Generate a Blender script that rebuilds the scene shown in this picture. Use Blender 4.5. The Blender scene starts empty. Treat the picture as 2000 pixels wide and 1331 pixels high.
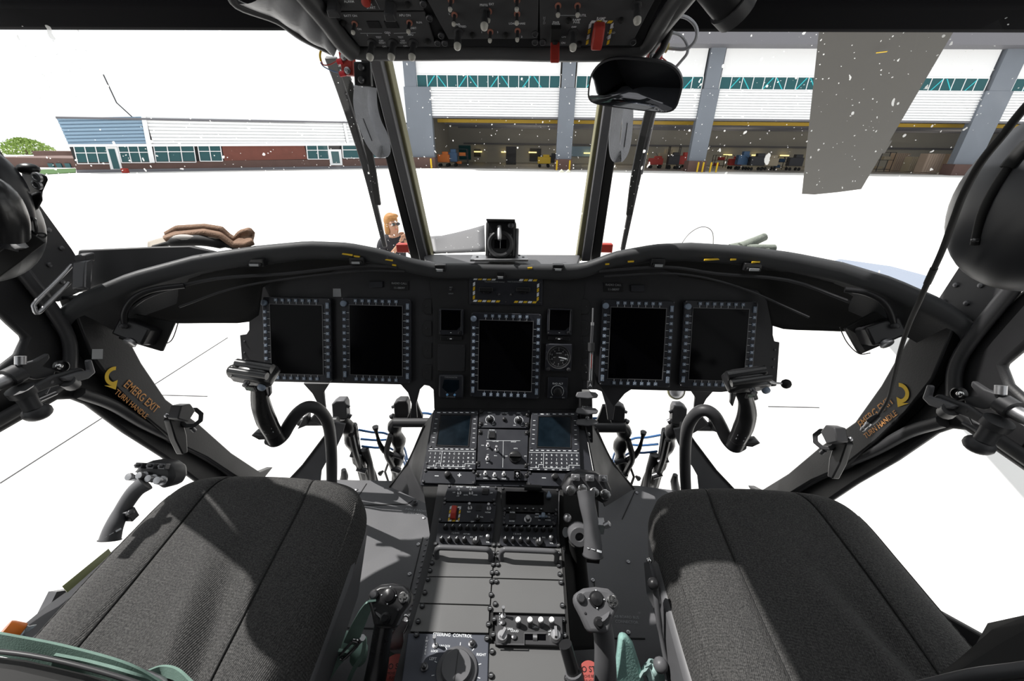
import bpy, math, random
from math import sin, cos, pi, radians, sqrt, atan2
from mathutils import Vector, Matrix
random.seed(7)
S = bpy.context.scene
COL = S.collection
V = Vector
# ------------------------------------------------------------------ camera, sky, sun, exposure
# metres; the camera eye is at height 0, the apron lies 2.5 m below it, x right, y forward
FPX, CX, CY = 770.0, 1000.0, 665.5
CAM = V((0.06, 0, 0))
ROT = (Matrix.Rotation(radians(2), 3, 'Z') @ Matrix.Rotation(radians(64), 3, 'X') @ Matrix.Rotation(radians(.7), 3, 'Z'))
cd = bpy.data.cameras.new('camera'); cam = bpy.data.objects.new('camera', cd); COL.objects.link(cam)
cam.location = CAM; cam.rotation_euler = ROT.to_euler()
cd.sensor_width = 36; cd.lens = 36 * FPX / 2000; cd.clip_start = .02; cd.clip_end = 2000
S.camera = cam
w = bpy.data.worlds.new('world'); S.world = w; w.use_nodes = True
bg = w.node_tree.nodes['Background']; bg.inputs[0].default_value = (.96, .985, 1, 1); bg.inputs[1].default_value = 1.12
SUND = V((-.55, .19, .81)).normalized()
sl = bpy.data.lights.new('sun', 'SUN'); sl.energy = 7.5; sl.angle = radians(.6); sl.color = (1, .975, .94)
so = bpy.data.objects.new('sun', sl); COL.objects.link(so); so.rotation_euler = SUND.to_track_quat('Z', 'Y').to_euler()
S.view_settings.view_transform = 'Standard'; S.view_settings.look = 'None'
S.view_settings.gamma = 1; S.view_settings.use_curve_mapping = False
S.view_settings.exposure = 0.0
S.cycles.max_bounces = 8; S.cycles.transparent_max_bounces = 16; S.cycles.use_denoising = True

def ray(x, y): return ROT @ V(((x - CX) / FPX, -(y - CY) / FPX, -1))
def onY(x, y, Y): d = ray(x, y); return CAM + d * (Y / d.y)
def onZ(x, y, Z): d = ray(x, y); return CAM + d * (Z / d.z)
def onX(x, y, X): d = ray(x, y); return CAM + d * ((X - CAM.x) / d.x)
def PY(pts):                      # [(px,py,Y)...] -> 3D points
    return [onY(*p) for p in pts]

# ------------------------------------------------------------------ materials
MATS = {}
def mat(name, col, rough=.5, metal=0, noise=0, nscale=20, bump=0, bscale=200, spec=.25, emit=0, coat=0):
    if name in MATS: return MATS[name]
    m = bpy.data.materials.new(name); m.use_nodes = True; nt = m.node_tree; b = nt.nodes['Principled BSDF']
    c = tuple(col) + (1,)
    b.inputs['Base Color'].default_value = c; b.inputs['Roughness'].default_value = rough
    b.inputs['Metallic'].default_value = metal; b.inputs['Specular IOR Level'].default_value = spec
    if coat: b.inputs['Coat Weight'].default_value = coat
    if emit:
        b.inputs['Emission Color'].default_value = c; b.inputs['Emission Strength'].default_value = emit
    if noise or bump:
        tc = nt.nodes.new('ShaderNodeTexCoord')
    if noise:
        n = nt.nodes.new('ShaderNodeTexNoise'); n.inputs['Scale'].default_value = nscale; n.inputs['Detail'].default_value = 5
        nt.links.new(tc.outputs['Object'], n.inputs['Vector'])
        mx = nt.nodes.new('ShaderNodeMix'); mx.data_type = 'RGBA'
        mx.inputs[6].default_value = tuple(v * (1 - noise) for v in col) + (1,)
        mx.inputs[7].default_value = tuple(min(1, v * (1 + noise)) for v in col) + (1,)
        nt.links.new(n.outputs['Fac'], mx.inputs[0]); nt.links.new(mx.outputs[2], b.inputs['Base Color'])
        mr = nt.nodes.new('ShaderNodeMapRange'); mr.inputs[3].default_value = max(.02, rough - .12); mr.inputs[4].default_value = min(1, rough + .12)
        nt.links.new(n.outputs['Fac'], mr.inputs[0]); nt.links.new(mr.outputs[0], b.inputs['Roughness'])
    if bump:
        n2 = nt.nodes.new('ShaderNodeTexNoise'); n2.inputs['Scale'].default_value = bscale; n2.inputs['Detail'].default_value = 4
        nt.links.new(tc.outputs['Object'], n2.inputs['Vector'])
        bp = nt.nodes.new('ShaderNodeBump'); bp.inputs['Strength'].default_value = bump; bp.inputs['Distance'].default_value = .002
        nt.links.new(n2.outputs['Fac'], bp.inputs['Height']); nt.links.new(bp.outputs[0], b.inputs['Normal'])
    MATS[name] = m; return m
M_panel = mat('panel_black', (.016, .016, .017), .55, noise=.25, nscale=14, bump=.15, bscale=500)
M_plate = mat('panel_plate', (.022, .022, .024), .5, noise=.15, nscale=12, bump=.1, bscale=600)
M_cdu = mat('unit_black', (.02, .021, .026), .42, noise=.15, nscale=30)
M_frame = mat('frame_paint', (.015, .015, .016), .45, noise=.3, nscale=9, bump=.12, bscale=300)
M_floor = mat('floor_grey', (.095, .095, .10), .5, noise=.18, nscale=6, bump=.1, bscale=150)
M_cons = mat('console_grey', (.10, .10, .10), .5, noise=.12, nscale=5, bump=.03, bscale=500)
M_grey = mat('grey_paint', (.09, .09, .095), .42, noise=.2, nscale=15)
M_dgrey = mat('dark_grey_paint', (.034, .034, .036), .45, noise=.2, nscale=15)
M_blk = mat('black_plastic', (.014, .014, .015), .35, noise=.2, nscale=30)
M_rub = mat('black_rubber', (.012, .012, .012), .7)
M_grip = mat('black_grip', (.014, .014, .015), .3, noise=.2, nscale=12, spec=.5, coat=.1)
M_scr = mat('screen_glass', (.0015, .0015, .002), .16, spec=.06)
M_scrb = mat('screen_glass_teal', (.004, .008, .012), .2, spec=.12, noise=.8, nscale=35)
M_key = mat('key_blue_grey', (.17, .21, .27), .5)
M_wht = mat('lettering_white', (.62, .64, .66), .6)
M_dimw = mat('lettering_grey', (.28, .29, .30), .6)
M_yel = mat('marking_yellow', (.62, .40, .02), .6)
M_ora = mat('marking_orange', (.52, .24, .07), .6, noise=.4, nscale=150)
M_red = mat('red_paint', (.33, .035, .025), .45, noise=.2, nscale=30)
M_pink = mat('red_tag', (.34, .075, .065), .6)
M_chr = mat('bright_metal', (.62, .62, .62), .25, metal=1)
M_alu = mat('worn_metal', (.35, .35, .36), .4, metal=.9, noise=.2, nscale=60)
M_bol = mat('dark_bolt', (.10, .10, .105), .35, metal=.7)
M_tip = mat('toggle_tip', (.42, .41, .37), .4)
M_orin = mat('toggle_ring', (.34, .14, .10), .5)
M_web = mat('green_webbing', (.13, .20, .17), .75, noise=.25, nscale=40, bump=.2, bscale=500)
M_web_lit = mat('sunlit_green_webbing', (.34, .50, .43), .75, noise=.2, nscale=40, bump=.2, bscale=500)  # lighter copy of the green webbing, sunlight put into its colour
M_cover = mat('quilted_cover_vinyl', (.30, .30, .31), .4, noise=.2, nscale=10, bump=.9, bscale=45)
M_hdr = mat('header_black', (.006, .006, .007), .9, spec=.05)
M_strap = mat('grey_webbing', (.50, .51, .54), .8, noise=.15, nscale=60, bump=.4, bscale=400)
M_blue = mat('blue_hose', (.04, .11, .26), .4)
M_olive = mat('olive_seal', (.17, .16, .09), .6, noise=.2, nscale=20)
M_quilt = mat('quilted_vinyl', (.06, .06, .062), .42, noise=.2, nscale=10, bump=.5, bscale=60)
M_brown = mat('brown_fleece', (.20, .125, .085), .95, noise=.35, nscale=120, bump=1, bscale=350)
M_tan = mat('pale_leather', (.26, .23, .19), .7, noise=.2, nscale=40)
M_oliv2 = mat('grey_green_cloth', (.20, .22, .19), .85, noise=.3, nscale=60, bump=.5, bscale=300)
M_paper = mat('grey_sheet', (.14, .14, .145), .5)
M_helm = mat('helmet_black', (.018, .019, .022), .4, noise=.1, nscale=5, spec=.5)
M_white = mat('white_metal_cladding', (.80, .81, .82), .4)
M_pil = mat('hangar_concrete_grey', (.165, .185, .215), .7, noise=.12, nscale=.4)
M_fas = mat('fascia_grey', (.15, .15, .165), .6)
M_teal = mat('teal_glass', (.02, .085, .095), .15)
M_tealb = mat('teal_brace', (.04, .45, .50), .4)
M_brick = mat('red_brick', (.17, .065, .05), .85, noise=.2, nscale=1.5)
M_brickd = mat('brown_brick', (.12, .075, .065), .85, noise=.2, nscale=1.2)
M_asph = mat('apron_concrete', (.72, .71, .69), .8, noise=.04, nscale=.3)
M_hin = mat('hangar_inside_wall', (.36, .35, .32), .8, noise=.08, nscale=.3)
M_hfl = mat('hangar_floor', (.22, .21, .20), .4)
M_ylw = mat('yellow_steel', (.42, .27, .03), .5)
M_lamp = mat('lamp_tube', (1, .78, .30), .5, emit=1.6)
M_leaf = mat('tree_leaf', (.22, .32, .08), .8, noise=.5, nscale=2)
M_bark = mat('tree_bark', (.20, .15, .11), .9)
M_grass = mat('grass_green', (.04, .10, .02), .9)
M_blade = mat('rotor_blade_grey', (.072, .070, .066), .8, noise=.1, nscale=3, spec=.1)
M_glsd = mat('louvre_blue', (.24, .35, .46), .3)

def glass_mat(name, spots, tint=(1, 1, 1), refl=.05):
    m = bpy.data.materials.new(name); m.use_nodes = True; nt = m.node_tree
    for n in list(nt.nodes): nt.nodes.remove(n)
    N = nt.nodes.new; L = nt.links.new
    out = N('ShaderNodeOutputMaterial'); tr = N('ShaderNodeBsdfTransparent'); tr.inputs[0].default_value = tuple(tint) + (1,)
    gl = N('ShaderNodeBsdfGlossy'); gl.inputs['Roughness'].default_value = .02
    mx = N('ShaderNodeMixShader'); mx.inputs[0].default_value = refl; L(tr.outputs[0], mx.inputs[1]); L(gl.outputs[0], mx.inputs[2])
    last = mx
    if spots:                      # splattered insects and dust specks dried on the outside of the pane
        tc = N('ShaderNodeTexCoord'); dfa = N('ShaderNodeBsdfDiffuse'); dfa.inputs[0].default_value = (.95, .95, .93, 1); dfb = N('ShaderNodeBsdfTranslucent'); dfb.inputs[0].default_value = (.95, .95, .93, 1); df = N('ShaderNodeMixShader'); df.inputs[0].default_value = .65; L(dfa.outputs[0], df.inputs[1]); L(dfb.outputs[0], df.inputs[2])
        nz = N('ShaderNodeTexNoise'); nz.inputs['Scale'].default_value = 60; L(tc.outputs['Object'], nz.inputs['Vector'])
        for scale, thr, stretch in ((24, .13, (1, 1, .40)), (60, .17, (1, 1, .7)), (13, .13, (1.0, 1.0, .35)), (110, .16, (1, 1, 1))):
            mp = N('ShaderNodeMapping'); mp.inputs['Scale'].default_value = stretch; mp.inputs['Rotation'].default_value = (0, .7 if scale != 60 else 0, scale)
            L(tc.outputs['Object'], mp.inputs['Vector'])
            av = N('ShaderNodeVectorMath'); av.operation = 'MULTIPLY_ADD'; L(nz.outputs['Color'], av.inputs[0]); av.inputs[1].default_value = (.012, .012, .012); L(mp.outputs[0], av.inputs[2])
            vo = N('ShaderNodeTexVoronoi'); vo.inputs['Scale'].default_value = scale; L(av.outputs[0], vo.inputs['Vector'])
            sp = N('ShaderNodeSeparateColor'); L(vo.outputs['Color'], sp.inputs[0])
            t = N('ShaderNodeMath'); t.operation = 'MULTIPLY'; L(sp.outputs[0], t.inputs[0]); t.inputs[1].default_value = thr * 1.6
            t2 = N('ShaderNodeMath'); t2.operation = 'SUBTRACT'; L(t.outputs[0], t2.inputs[0]); t2.inputs[1].default_value = thr * (.75 if scale < 50 else .55)
            lt = N('ShaderNodeMath'); lt.operation = 'LESS_THAN'; L(vo.outputs['Distance'], lt.inputs[0]); L(t2.outputs[0], lt.inputs[1])
            ml = N('ShaderNodeMath'); ml.operation = 'MULTIPLY'; L(lt.outputs[0], ml.inputs[0]); ml.inputs[1].default_value = .62
            m2 = N('ShaderNodeMixShader'); L(ml.outputs[0], m2.inputs[0]); L(last.outputs[0], m2.inputs[1]); L(df.outputs[0], m2.inputs[2]); last = m2
    L(last.outputs[0], out.inputs[0]); MATS[name] = m; return m
M_wind = glass_mat('windshield_glass', True, refl=.022)
M_clear = glass_mat('clear_glass', False)
M_bottle = mat('bottle_plastic', (.62, .72, .78), .12, spec=.6); _b = M_bottle.node_tree.nodes['Principled BSDF']; _b.inputs['Transmission Weight'].default_value = .75; _b.inputs['IOR'].default_value = 1.15

def fabric_mat():
    m = mat('seat_fabric', (.062, .061, .060), .95, spec=.15); nt = m.node_tree; N = nt.nodes.new; L = nt.links.new; b = nt.nodes['Principled BSDF']
    tc = N('ShaderNodeTexCoord')
    hs = []
    for rot, sc in ((0, 430), (pi / 2, 260)):
        mp = N('ShaderNodeMapping'); mp.inputs['Rotation'].default_value = (0, 0, rot + .2); L(tc.outputs['Object'], mp.inputs[0])
        wv = N('ShaderNodeTexWave'); wv.inputs['Scale'].default_value = sc / 4; wv.inputs['Distortion'].default_value = 1.2; wv.inputs['Detail Scale'].default_value = 4; L(mp.outputs[0], wv.inputs[0]); hs.append(wv)
    ad = N('ShaderNodeMath'); ad.operation = 'ADD'; L(hs[0].outputs['Fac'], ad.inputs[0]); L(hs[1].outputs['Fac'], ad.inputs[1])
    nz = N('ShaderNodeTexNoise'); nz.inputs['Scale'].default_value = 420; L(tc.outputs['Object'], nz.inputs[0])
    a2 = N('ShaderNodeMath'); a2.operation = 'ADD'; L(ad.outputs[0], a2.inputs[0]); L(nz.outputs['Fac'], a2.inputs[1])
    bp = N('ShaderNodeBump'); bp.inputs['Strength'].default_value = .5; bp.inputs['Distance'].default_value = .0014; L(a2.outputs[0], bp.inputs['Height']); L(bp.outputs[0], b.inputs['Normal'])
    rp = N('ShaderNodeValToRGB'); rp.color_ramp.elements[0].color = (.030, .030, .030, 1); rp.color_ramp.elements[1].color = (.085, .083, .081, 1)
    rp.color_ramp.elements[0].position = .35; rp.color_ramp.elements[1].position = .75; L(nz.outputs['Fac'], rp.inputs[0]); L(rp.outputs[0], b.inputs['Base Color'])
    return m
M_fab = fabric_mat()

# ------------------------------------------------------------------ mesh helpers
def axis_m(d):                     # matrix whose z points along d
    d = V(d).normalized(); return d.to_track_quat('Z', 'Y').to_matrix().to_4x4()
class MB:
    def __init__(s): s.v = []; s.f = []; s.m = []; s.mi = 0
    def add(s, vs, fs, M=None):
        k = len(s.v)
        s.v += [tuple(M @ V(p)) for p in vs] if M is not None else [tuple(p) for p in vs]
        s.f += [tuple(i + k for i in f) for f in fs]; s.m += [s.mi] * len(fs); return s
    def mat(s, i): s.mi = i; return s
    def box(s, c, d, M=None):
        x, y, z = d[0] / 2, d[1] / 2, d[2] / 2
        vs = [(c[0] + a * x, c[1] + b * y, c[2] + e * z) for e in (-1, 1) for b in (-1, 1) for a in (-1, 1)]
        return s.add(vs, [(0, 2, 3, 1), (4, 5, 7, 6), (0, 1, 5, 4), (2, 6, 7, 3), (0, 4, 6, 2), (1, 3, 7, 5)], M)
    def prism(s, poly, z0, z1, M=None):
        a = sum(poly[i][0] * poly[(i + 1) % len(poly)][1] - poly[(i + 1) % len(poly)][0] * poly[i][1] for i in range(len(poly)))
        if a < 0: poly = poly[::-1]
        n = len(poly); vs = [(p[0], p[1], z0) for p in poly] + [(p[0], p[1], z1) for p in poly]
        fs = [tuple(range(n - 1, -1, -1)), tuple(range(n, 2 * n))] + [(i, (i + 1) % n, n + (i + 1) % n, n + i) for i in range(n)]
        return s.add(vs, fs, M)
    def slab(s, pts, off):           # 3D polygon extruded by vector off
        n = len(pts); off = V(off); vs = [V(p) for p in pts] + [V(p) + off for p in pts]
        return s.add(vs, [tuple(range(n)), tuple(range(2 * n - 1, n - 1, -1))] + [(i, n + i, n + (i + 1) % n, (i + 1) % n) for i in range(n)])
    def tube(s, pts, r, n=8, cap=True):
        pts = [V(p) for p in pts]; k = len(pts); rs = r if isinstance(r, (list, tuple)) else [r] * k
        t0 = (pts[1] - pts[0]).normalized(); u = t0.orthogonal().normalized(); vs = []
        for i, p in enumerate(pts):
            a = pts[max(0, i - 1)]; b = pts[min(k - 1, i + 1)]; t = (b - a).normalized()
            u = (u - t * u.dot(t)); u = u.normalized() if u.length > 1e-6 else t.orthogonal().normalized(); q = t.cross(u)
            for j in range(n):
                an = 2 * pi * j / n; vs.append(p + (u * cos(an) + q * sin(an)) * rs[i])
        fs = [(i * n + j, i * n + (j + 1) % n, (i + 1) * n + (j + 1) % n, (i + 1) * n + j) for i in range(k - 1) for j in range(n)]
        if cap: fs += [tuple(range(n - 1, -1, -1)), tuple(range((k - 1) * n, k * n))]
        return s.add(vs, fs)
    def ribbon(s, pts, wid, th, side):   # flat strap; side = width direction or list of them
        pts = [V(p) for p in pts]; k = len(pts); vs = []
        for i, p in enumerate(pts):
            t = (pts[min(k - 1, i + 1)] - pts[max(0, i - 1)]).normalized(); sd = V(side[i] if isinstance(side, list) else side)
            sd = (sd - t * sd.dot(t)).normalized(); nn = t.cross(sd)
            w = wid[i] if isinstance(wid, (list, tuple)) else wid
            for a, b in ((-1, -1), (1, -1), (1, 1), (-1, 1)): vs.append(p + sd * a * w / 2 + nn * b * th / 2)
        fs = [(i * 4 + j, i * 4 + (j + 1) % 4, (i + 1) * 4 + (j + 1) % 4, (i + 1) * 4 + j) for i in range(k - 1) for j in range(4)]
        fs += [(3, 2, 1, 0), tuple(range((k - 1) * 4, k * 4))]
        return s.add(vs, fs)
    def lathe(s, prof, n=12, M=None, caps=True):    # prof [(r,z)]
        vs = [(r * cos(2 * pi * j / n), r * sin(2 * pi * j / n), z) for r, z in prof for j in range(n)]; k = len(prof)
        fs = [(i * n + j, i * n + (j + 1) % n, (i + 1) * n + (j + 1) % n, (i + 1) * n + j) for i in range(k - 1) for j in range(n)]
        if caps: fs += [tuple(range(n - 1, -1, -1)), tuple(range((k - 1) * n, k * n))]
        return s.add(vs, fs, M)
    def ball(s, c, r, n=10, M=None):
        r = r if isinstance(r, (tuple, list)) else (r, r, r); m = max(4, n // 2 + 1)
        T = Matrix.Translation(c) @ Matrix.Diagonal((r[0], r[1], r[2], 1))
        if M is not None: T = M @ T
        return s.lathe([(sin(pi * i / m) if 0 < i < m else .001, -cos(pi * i / m)) for i in range(m + 1)], n, T)
    def grid(s, fn, nu, nv, closed=False):
        vs = [fn(i / nu, j / nv) for i in range(nu + 1) for j in range(nv + 1)]
        return s.add(vs, [(i * (nv + 1) + j, (i + 1) * (nv + 1) + j, (i + 1) * (nv + 1) + j + 1, i * (nv + 1) + j + 1) for i in range(nu) for j in range(nv)])
    def mesh(s, name, mats, sharp=50):
        me = bpy.data.meshes.new(name); me.from_pydata(s.v, [], s.f)
        for m in (mats if isinstance(mats, (list, tuple)) else [mats]): me.materials.append(m)
        me.polygons.foreach_set('material_index', s.m); me.polygons.foreach_set('use_smooth', [True] * len(s.f))
        me.validate(); me.update(); me.set_sharp_from_angle(angle=radians(sharp)); return me
def mod(o, bevel=0, subd=0, solid=0, segs=2):
    if solid: m = o.modifiers.new('s', 'SOLIDIFY'); m.thickness = solid; m.offset = 0
    if bevel: m = o.modifiers.new('b', 'BEVEL'); m.width = bevel; m.segments = segs; m.limit_method = 'ANGLE'; m.angle_limit = radians(40)
    if subd: m = o.modifiers.new('d', 'SUBSURF'); m.levels = subd; m.render_levels = subd
    return o
def thing(name, label, cat, M=None, group=None, **kw):
    o = bpy.data.objects.new(name, None); o.empty_display_size = .05; COL.objects.link(o)
    if M is not None: o.matrix_world = M if isinstance(M, Matrix) else Matrix.Translation(M)
    o['label'] = label; o['category'] = cat
    if group: o['group'] = group
    return o
def part(name, mb, m, parent=None, label=None, M=None, bevel=0, subd=0, solid=0, sharp=50):
    me = mb if isinstance(mb, bpy.types.Mesh) else mb.mesh(name, m, sharp)
    o = bpy.data.objects.new(name, me); COL.objects.link(o)
    if parent is not None: o.parent = parent
    if M is not None: o.matrix_local = M if isinstance(M, Matrix) else Matrix.Translation(M)
    if label: o['label'] = label
    return mod(o, bevel, subd, solid)
def solo(name, mb, m, label, cat, group=None, **kw):
    o = part(name, mb, m, None, label, **kw); o['category'] = cat
    if group: o['group'] = group
    return o
def struct(name, mb, m, parent=None, **kw):
    o = part(name, mb, m, parent, **kw)
    if parent is None: o['kind'] = 'structure'
    return o
def fr(o, u, v):
    u = V(u).normalized(); v = V(v); v = (v - u * v.dot(u)).normalized(); n = u.cross(v)
    return Matrix(((u.x, v.x, n.x, o[0]), (u.y, v.y, n.y, o[1]), (u.z, v.z, n.z, o[2]), (0, 0, 0, 1)))
class Frame:
    def __init__(s, M): s.M = M; s.I = M.inverted(); s.n = M.col[2].to_3d(); s.o = M.col[3].to_3d()
    def uv(s, x, y, h=0):
        d = ray(x, y); q = s.o + s.n * h; p = CAM + d * ((q - CAM).dot(s.n) / d.dot(s.n)); l = s.I @ p; return (l.x, l.y)
    def poly(s, pts, h=0): return [s.uv(a, b, h) for a, b in pts]
    def at(s, x, y, h=0): u, v = s.uv(x, y, h); return s.M @ Matrix.Translation((u, v, h))
_txt = {}
def txt(mb, s, x, y, size, z=.0, rot=0, align='CENTER', M=None, sx=1, bold=.0):
    key = (s, align, bold)
    if key not in _txt:
        cu = bpy.data.curves.new('t', 'FONT'); cu.body = s; cu.align_x = align; cu.align_y = 'CENTER'; cu.resolution_u = 3; cu.size = 1; cu.offset = bold
        ob = bpy.data.objects.new('t', cu); me = ob.to_mesh(); _txt[key] = ([tuple(v.co) for v in me.vertices], [tuple(p.vertices) for p in me.polygons])
        ob.to_mesh_clear(); bpy.data.objects.remove(ob); bpy.data.curves.remove(cu)
    vs, fs = _txt[key]
    T = Matrix.Translation((x, y, z)) @ Matrix.Rotation(rot, 4, 'Z') @ Matrix.Diagonal((size * sx, size, 1, 1))
    if M is not None: T = M @ T
    mb.add(vs, fs, T)
def smooth_path(pts, k=6):           # Catmull-Rom
    P = [V(p) for p in pts]; P = [P[0] * 2 - P[1]] + P + [P[-1] * 2 - P[-2]]; out = []
    for i in range(1, len(P) - 2):
        for j in range(k):
            t = j / k; a, b, c, d = P[i - 1:i + 3]
            out.append(.5 * ((2 * b) + (c - a) * t + (2 * a - 5 * b + 4 * c - d) * t * t + (3 * b - a - 3 * c + d) * t ** 3))
    out.append(P[-2]); return out
def interp(tab, x):
    for (a, b), (c, d) in zip(tab, tab[1:]):
        if x <= c: return b + (d - b) * max(0, (x - a)) / (c - a)
    return tab[-1][1]
_mc = {}
def cached(name, fn, mats, sharp=50):
    if name not in _mc: _mc[name] = fn().mesh(name, mats, sharp)
    return _mc[name]
def screw_mesh(r=.0042):
    return cached('screw%.4f' % r, lambda: MB().lathe([(r, 0), (r, r * .5), (r * .7, r * .85), (r * .68, r * .85)], 10).box((0, 0, r * .86), (r * 1.1, r * .25, r * .1)).box((0, 0, r * .86), (r * .25, r * 1.1, r * .1)), M_bol)
def screws(parent, pts, r=.0042, z=0, name='screw'):
    for x, y in pts: part(name, screw_mesh(r), None, parent, M=V((x, y, z)))
exec_sections = []
del exec_sections
# ------------------------------------------------------------------ apron and buildings outside
GZ = -2.5
struct('floor_apron', MB().box((0, 60, GZ - .1), (400, 300, .2)), M_asph)
jm = MB()
for a, b in (((0, 945), (445, 660)), ((290, 772), (405, 775)), ((1500, 795), (1600, 797)), ((1000, 402), (1050, 420))):
    p, q = onZ(*a, GZ), onZ(*b, GZ); jm.ribbon([p + V((0, 0, .003)), q + V((0, 0, .003))], .012, .004, (q - p).cross(V((0, 0, 1))))
struct('trim_1', jm, M_dgrey)
# hangar
HY = 57.5
def hx(px, py): return onY(px, py, HY).x
def hz(px, py): return onY(px, py, HY).z
zt, z95, z147, z172, z232 = hz(1340, 60), hz(1340, 94), hz(1340, 150), hz(1340, 175), hz(1340, 232)
hang = thing('hangar', 'wide white and grey hangar with three open bays across the apron', 'building', V((20, HY, GZ)))
HI = Matrix.Translation(V((-20, -HY, -GZ)))
def hp(name, mb, m, parent=None, label=None, **k): return part(name, mb, m, parent or hang, label, M=HI if parent is None else None, **k)
X0 = hx(800, 250); XP = [hx(1104, 250), hx(1372, 250), hx(1915, 250)]
def wbox(mb, x0, x1, y0, y1, z0, z1): return mb.box(((x0 + x1) / 2, (y0 + y1) / 2, (z0 + z1) / 2), (abs(x1 - x0), abs(y1 - y0), abs(z1 - z0)))
pil = [(hx(797, 250), hx(846, 250)), (XP[0] - 1.0, XP[0] + 1.0), (XP[1] - 1.05, XP[1] + 1.05), (XP[2] - 1.6, XP[2] + 1.5), (XP[2] + 30, XP[2] + 33)]
for i, (a, b) in enumerate(pil):
    mb = MB(); wbox(mb, a, b, HY - .35, HY + .5, GZ + 1.3, z172 + .05)
    p = hp('pillar', mb, M_pil)
    mb = MB(); c = (a + b) / 2; n = .75 if i == 0 else (b - a) / 2 * .8
    if i == 0: c = a + .9
    wbox(mb, c - n, c + n, HY - .3, HY + .9, z172 + .05, z95); hp('upper_pillar', mb, M_pil)
    mb = MB(); wbox(mb, a - .1, b + .1, HY - .75, HY + .9, GZ, GZ + 1.3); hp('pillar_base', mb, M_brickd)
for (a, b) in zip(pil, pil[1:]):
    x0, x1 = a[1], b[0]
    mb = MB(); n = 11; dz = (z172 - z232) / n
    for k in range(n): mb.slab([(x0, HY + .1, z232 + k * dz), (x0, HY - .05, z232 + (k + .15) * dz), (x0, HY - .05, z232 + (k + .75) * dz), (x0, HY + .1, z232 + (k + 1) * dz)], (x1 - x0, 0, 0))
    hp('folded_door', mb, M_white)
    mb = MB(); wbox(mb, x0, x1, HY - .1, HY + .25, z232 - .18, z232); hp('door_rail', mb, M_fas)
    if a is pil[0]: x0 = a[0] + 1.65
    mb = MB(); wbox(mb, x0, x1, HY + .05, HY + .15, z172 + .05, z147)
    ws = hp('window_strip', mb, M_teal)
    mb = MB(); n = max(6, round((x1 - x0) / 1.3))
    for k in range(n + 1):
        x = x0 + (x1 - x0) * k / n; wbox(mb, x - .04, x + .04, HY, HY + .1, z172 + .05, z147)
    wbox(mb, x0, x1, HY - .02, HY + .1, z147, z147 + .12); wbox(mb, x0, x1, HY - .02, HY + .1, z172 - .02, z172 + .08)
    hp('window_frame', mb, M_white)
    mb = MB(); k = 0; x = x0 + 1.2
    while x < x1 - 1.6:
        if k % 2 == 0: mb.slab([(x, HY + .04, z172 + .1), (x + .14, HY + .04, z172 + .1), (x + 1.1, HY + .04, z147 - .05), (x + .94, HY + .04, z147 - .05)], (0, -.03, 0))
        else: mb.slab([(x + .94, HY + .04, z172 + .1), (x + 1.08, HY + .04, z172 + .1), (x + .14, HY + .04, z147 - .05), (x, HY + .04, z147 - .05)], (0, -.03, 0))
        x += 1.35 if k % 2 == 0 else 2.6; k += 1
    hp('brace', mb, M_tealb)
    mb = MB(); wbox(mb, x0, x1, HY + .05, HY + .3, z147 + .1, z95); hp('upper_wall', mb, M_white)
mb = MB(); wbox(mb, pil[0][0] + .1, pil[-1][1], HY - 2.2, HY + 3, z95, zt); hp('fascia', mb, M_fas)
mb = MB(); wbox(mb, pil[0][0] + .1, pil[-1][1], HY + .9, HY + 26, zt - .5, zt - .2); hp('roof', mb, M_fas)
mb = MB(); wbox(mb, pil[0][0], pil[-1][1], HY + 26, HY + 26.4, GZ, zt - .4); hp('back_wall', mb, M_hin)
mb = MB(); wbox(mb, pil[0][0] + .1, pil[0][0] + .5, HY + .9, HY + 26, GZ, zt - .4); hp('side_wall', mb, M_hin)
mb = MB(); wbox(mb, pil[-1][0] + .1, pil[-1][0] + .5, HY + .9, HY + 26, GZ, zt - .4); hp('side_wall', mb, M_hin)
mb = MB(); wbox(mb, pil[0][1], pil[-1][0], HY + .2, HY + 26, GZ, GZ + .03); hp('hall_floor', mb, M_hfl)
mb = MB(); wbox(mb, pil[0][1], pil[-1][0], HY + 3, HY + 3.5, z232 - .52, z232 - .12); hp('crane_beam', mb, M_ylw)
mb = MB()
for y in (HY + 8, HY + 14, HY + 20): wbox(mb, pil[0][1], pil[-1][0], y, y + .2, z232 - .5, z232 - .2)
wbox(mb, pil[0][1], pil[-1][0], HY + 25.7, HY + 25.95, .6, .9)
hp('roof_truss', mb, M_fas)
mb = MB(); lx = []
x = pil[0][1] + 2
while x < pil[3][0]:
    m2 = MB(); wbox(m2, x, x + 1.5, HY + 25.3, HY + 25.6, -.75, -.55); hp('tube_light', m2, M_lamp); x += 5.2
for xx in (0, 14, 32, 50, 66):   # the hall's own ceiling lamps
    l = bpy.data.lights.new('hall_lamp', 'AREA'); l.energy = 420; l.size = 6; l.color = (1, .9, .72)
    o = bpy.data.objects.new('hall_lamp', l); COL.objects.link(o); o.location = (xx, HY + 14, 5.5)
# dark doors and windows on the hangar's back wall
for px0, px1, py0, py1, m in ((896, 920, 284, 312, M_teal), (926, 939, 292, 306, M_dgrey), (1035, 1056, 290, 315, M_dgrey), (1116, 1156, 286, 306, M_glsd)):
    a = onY(px0, py0, HY + 25.9); b = onY(px1, py1, HY + 25.9); mb = MB(); wbox(mb, a.x, b.x, HY + 25.8, HY + 25.95, b.z, a.z); hp('back_door', mb, m)
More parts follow.
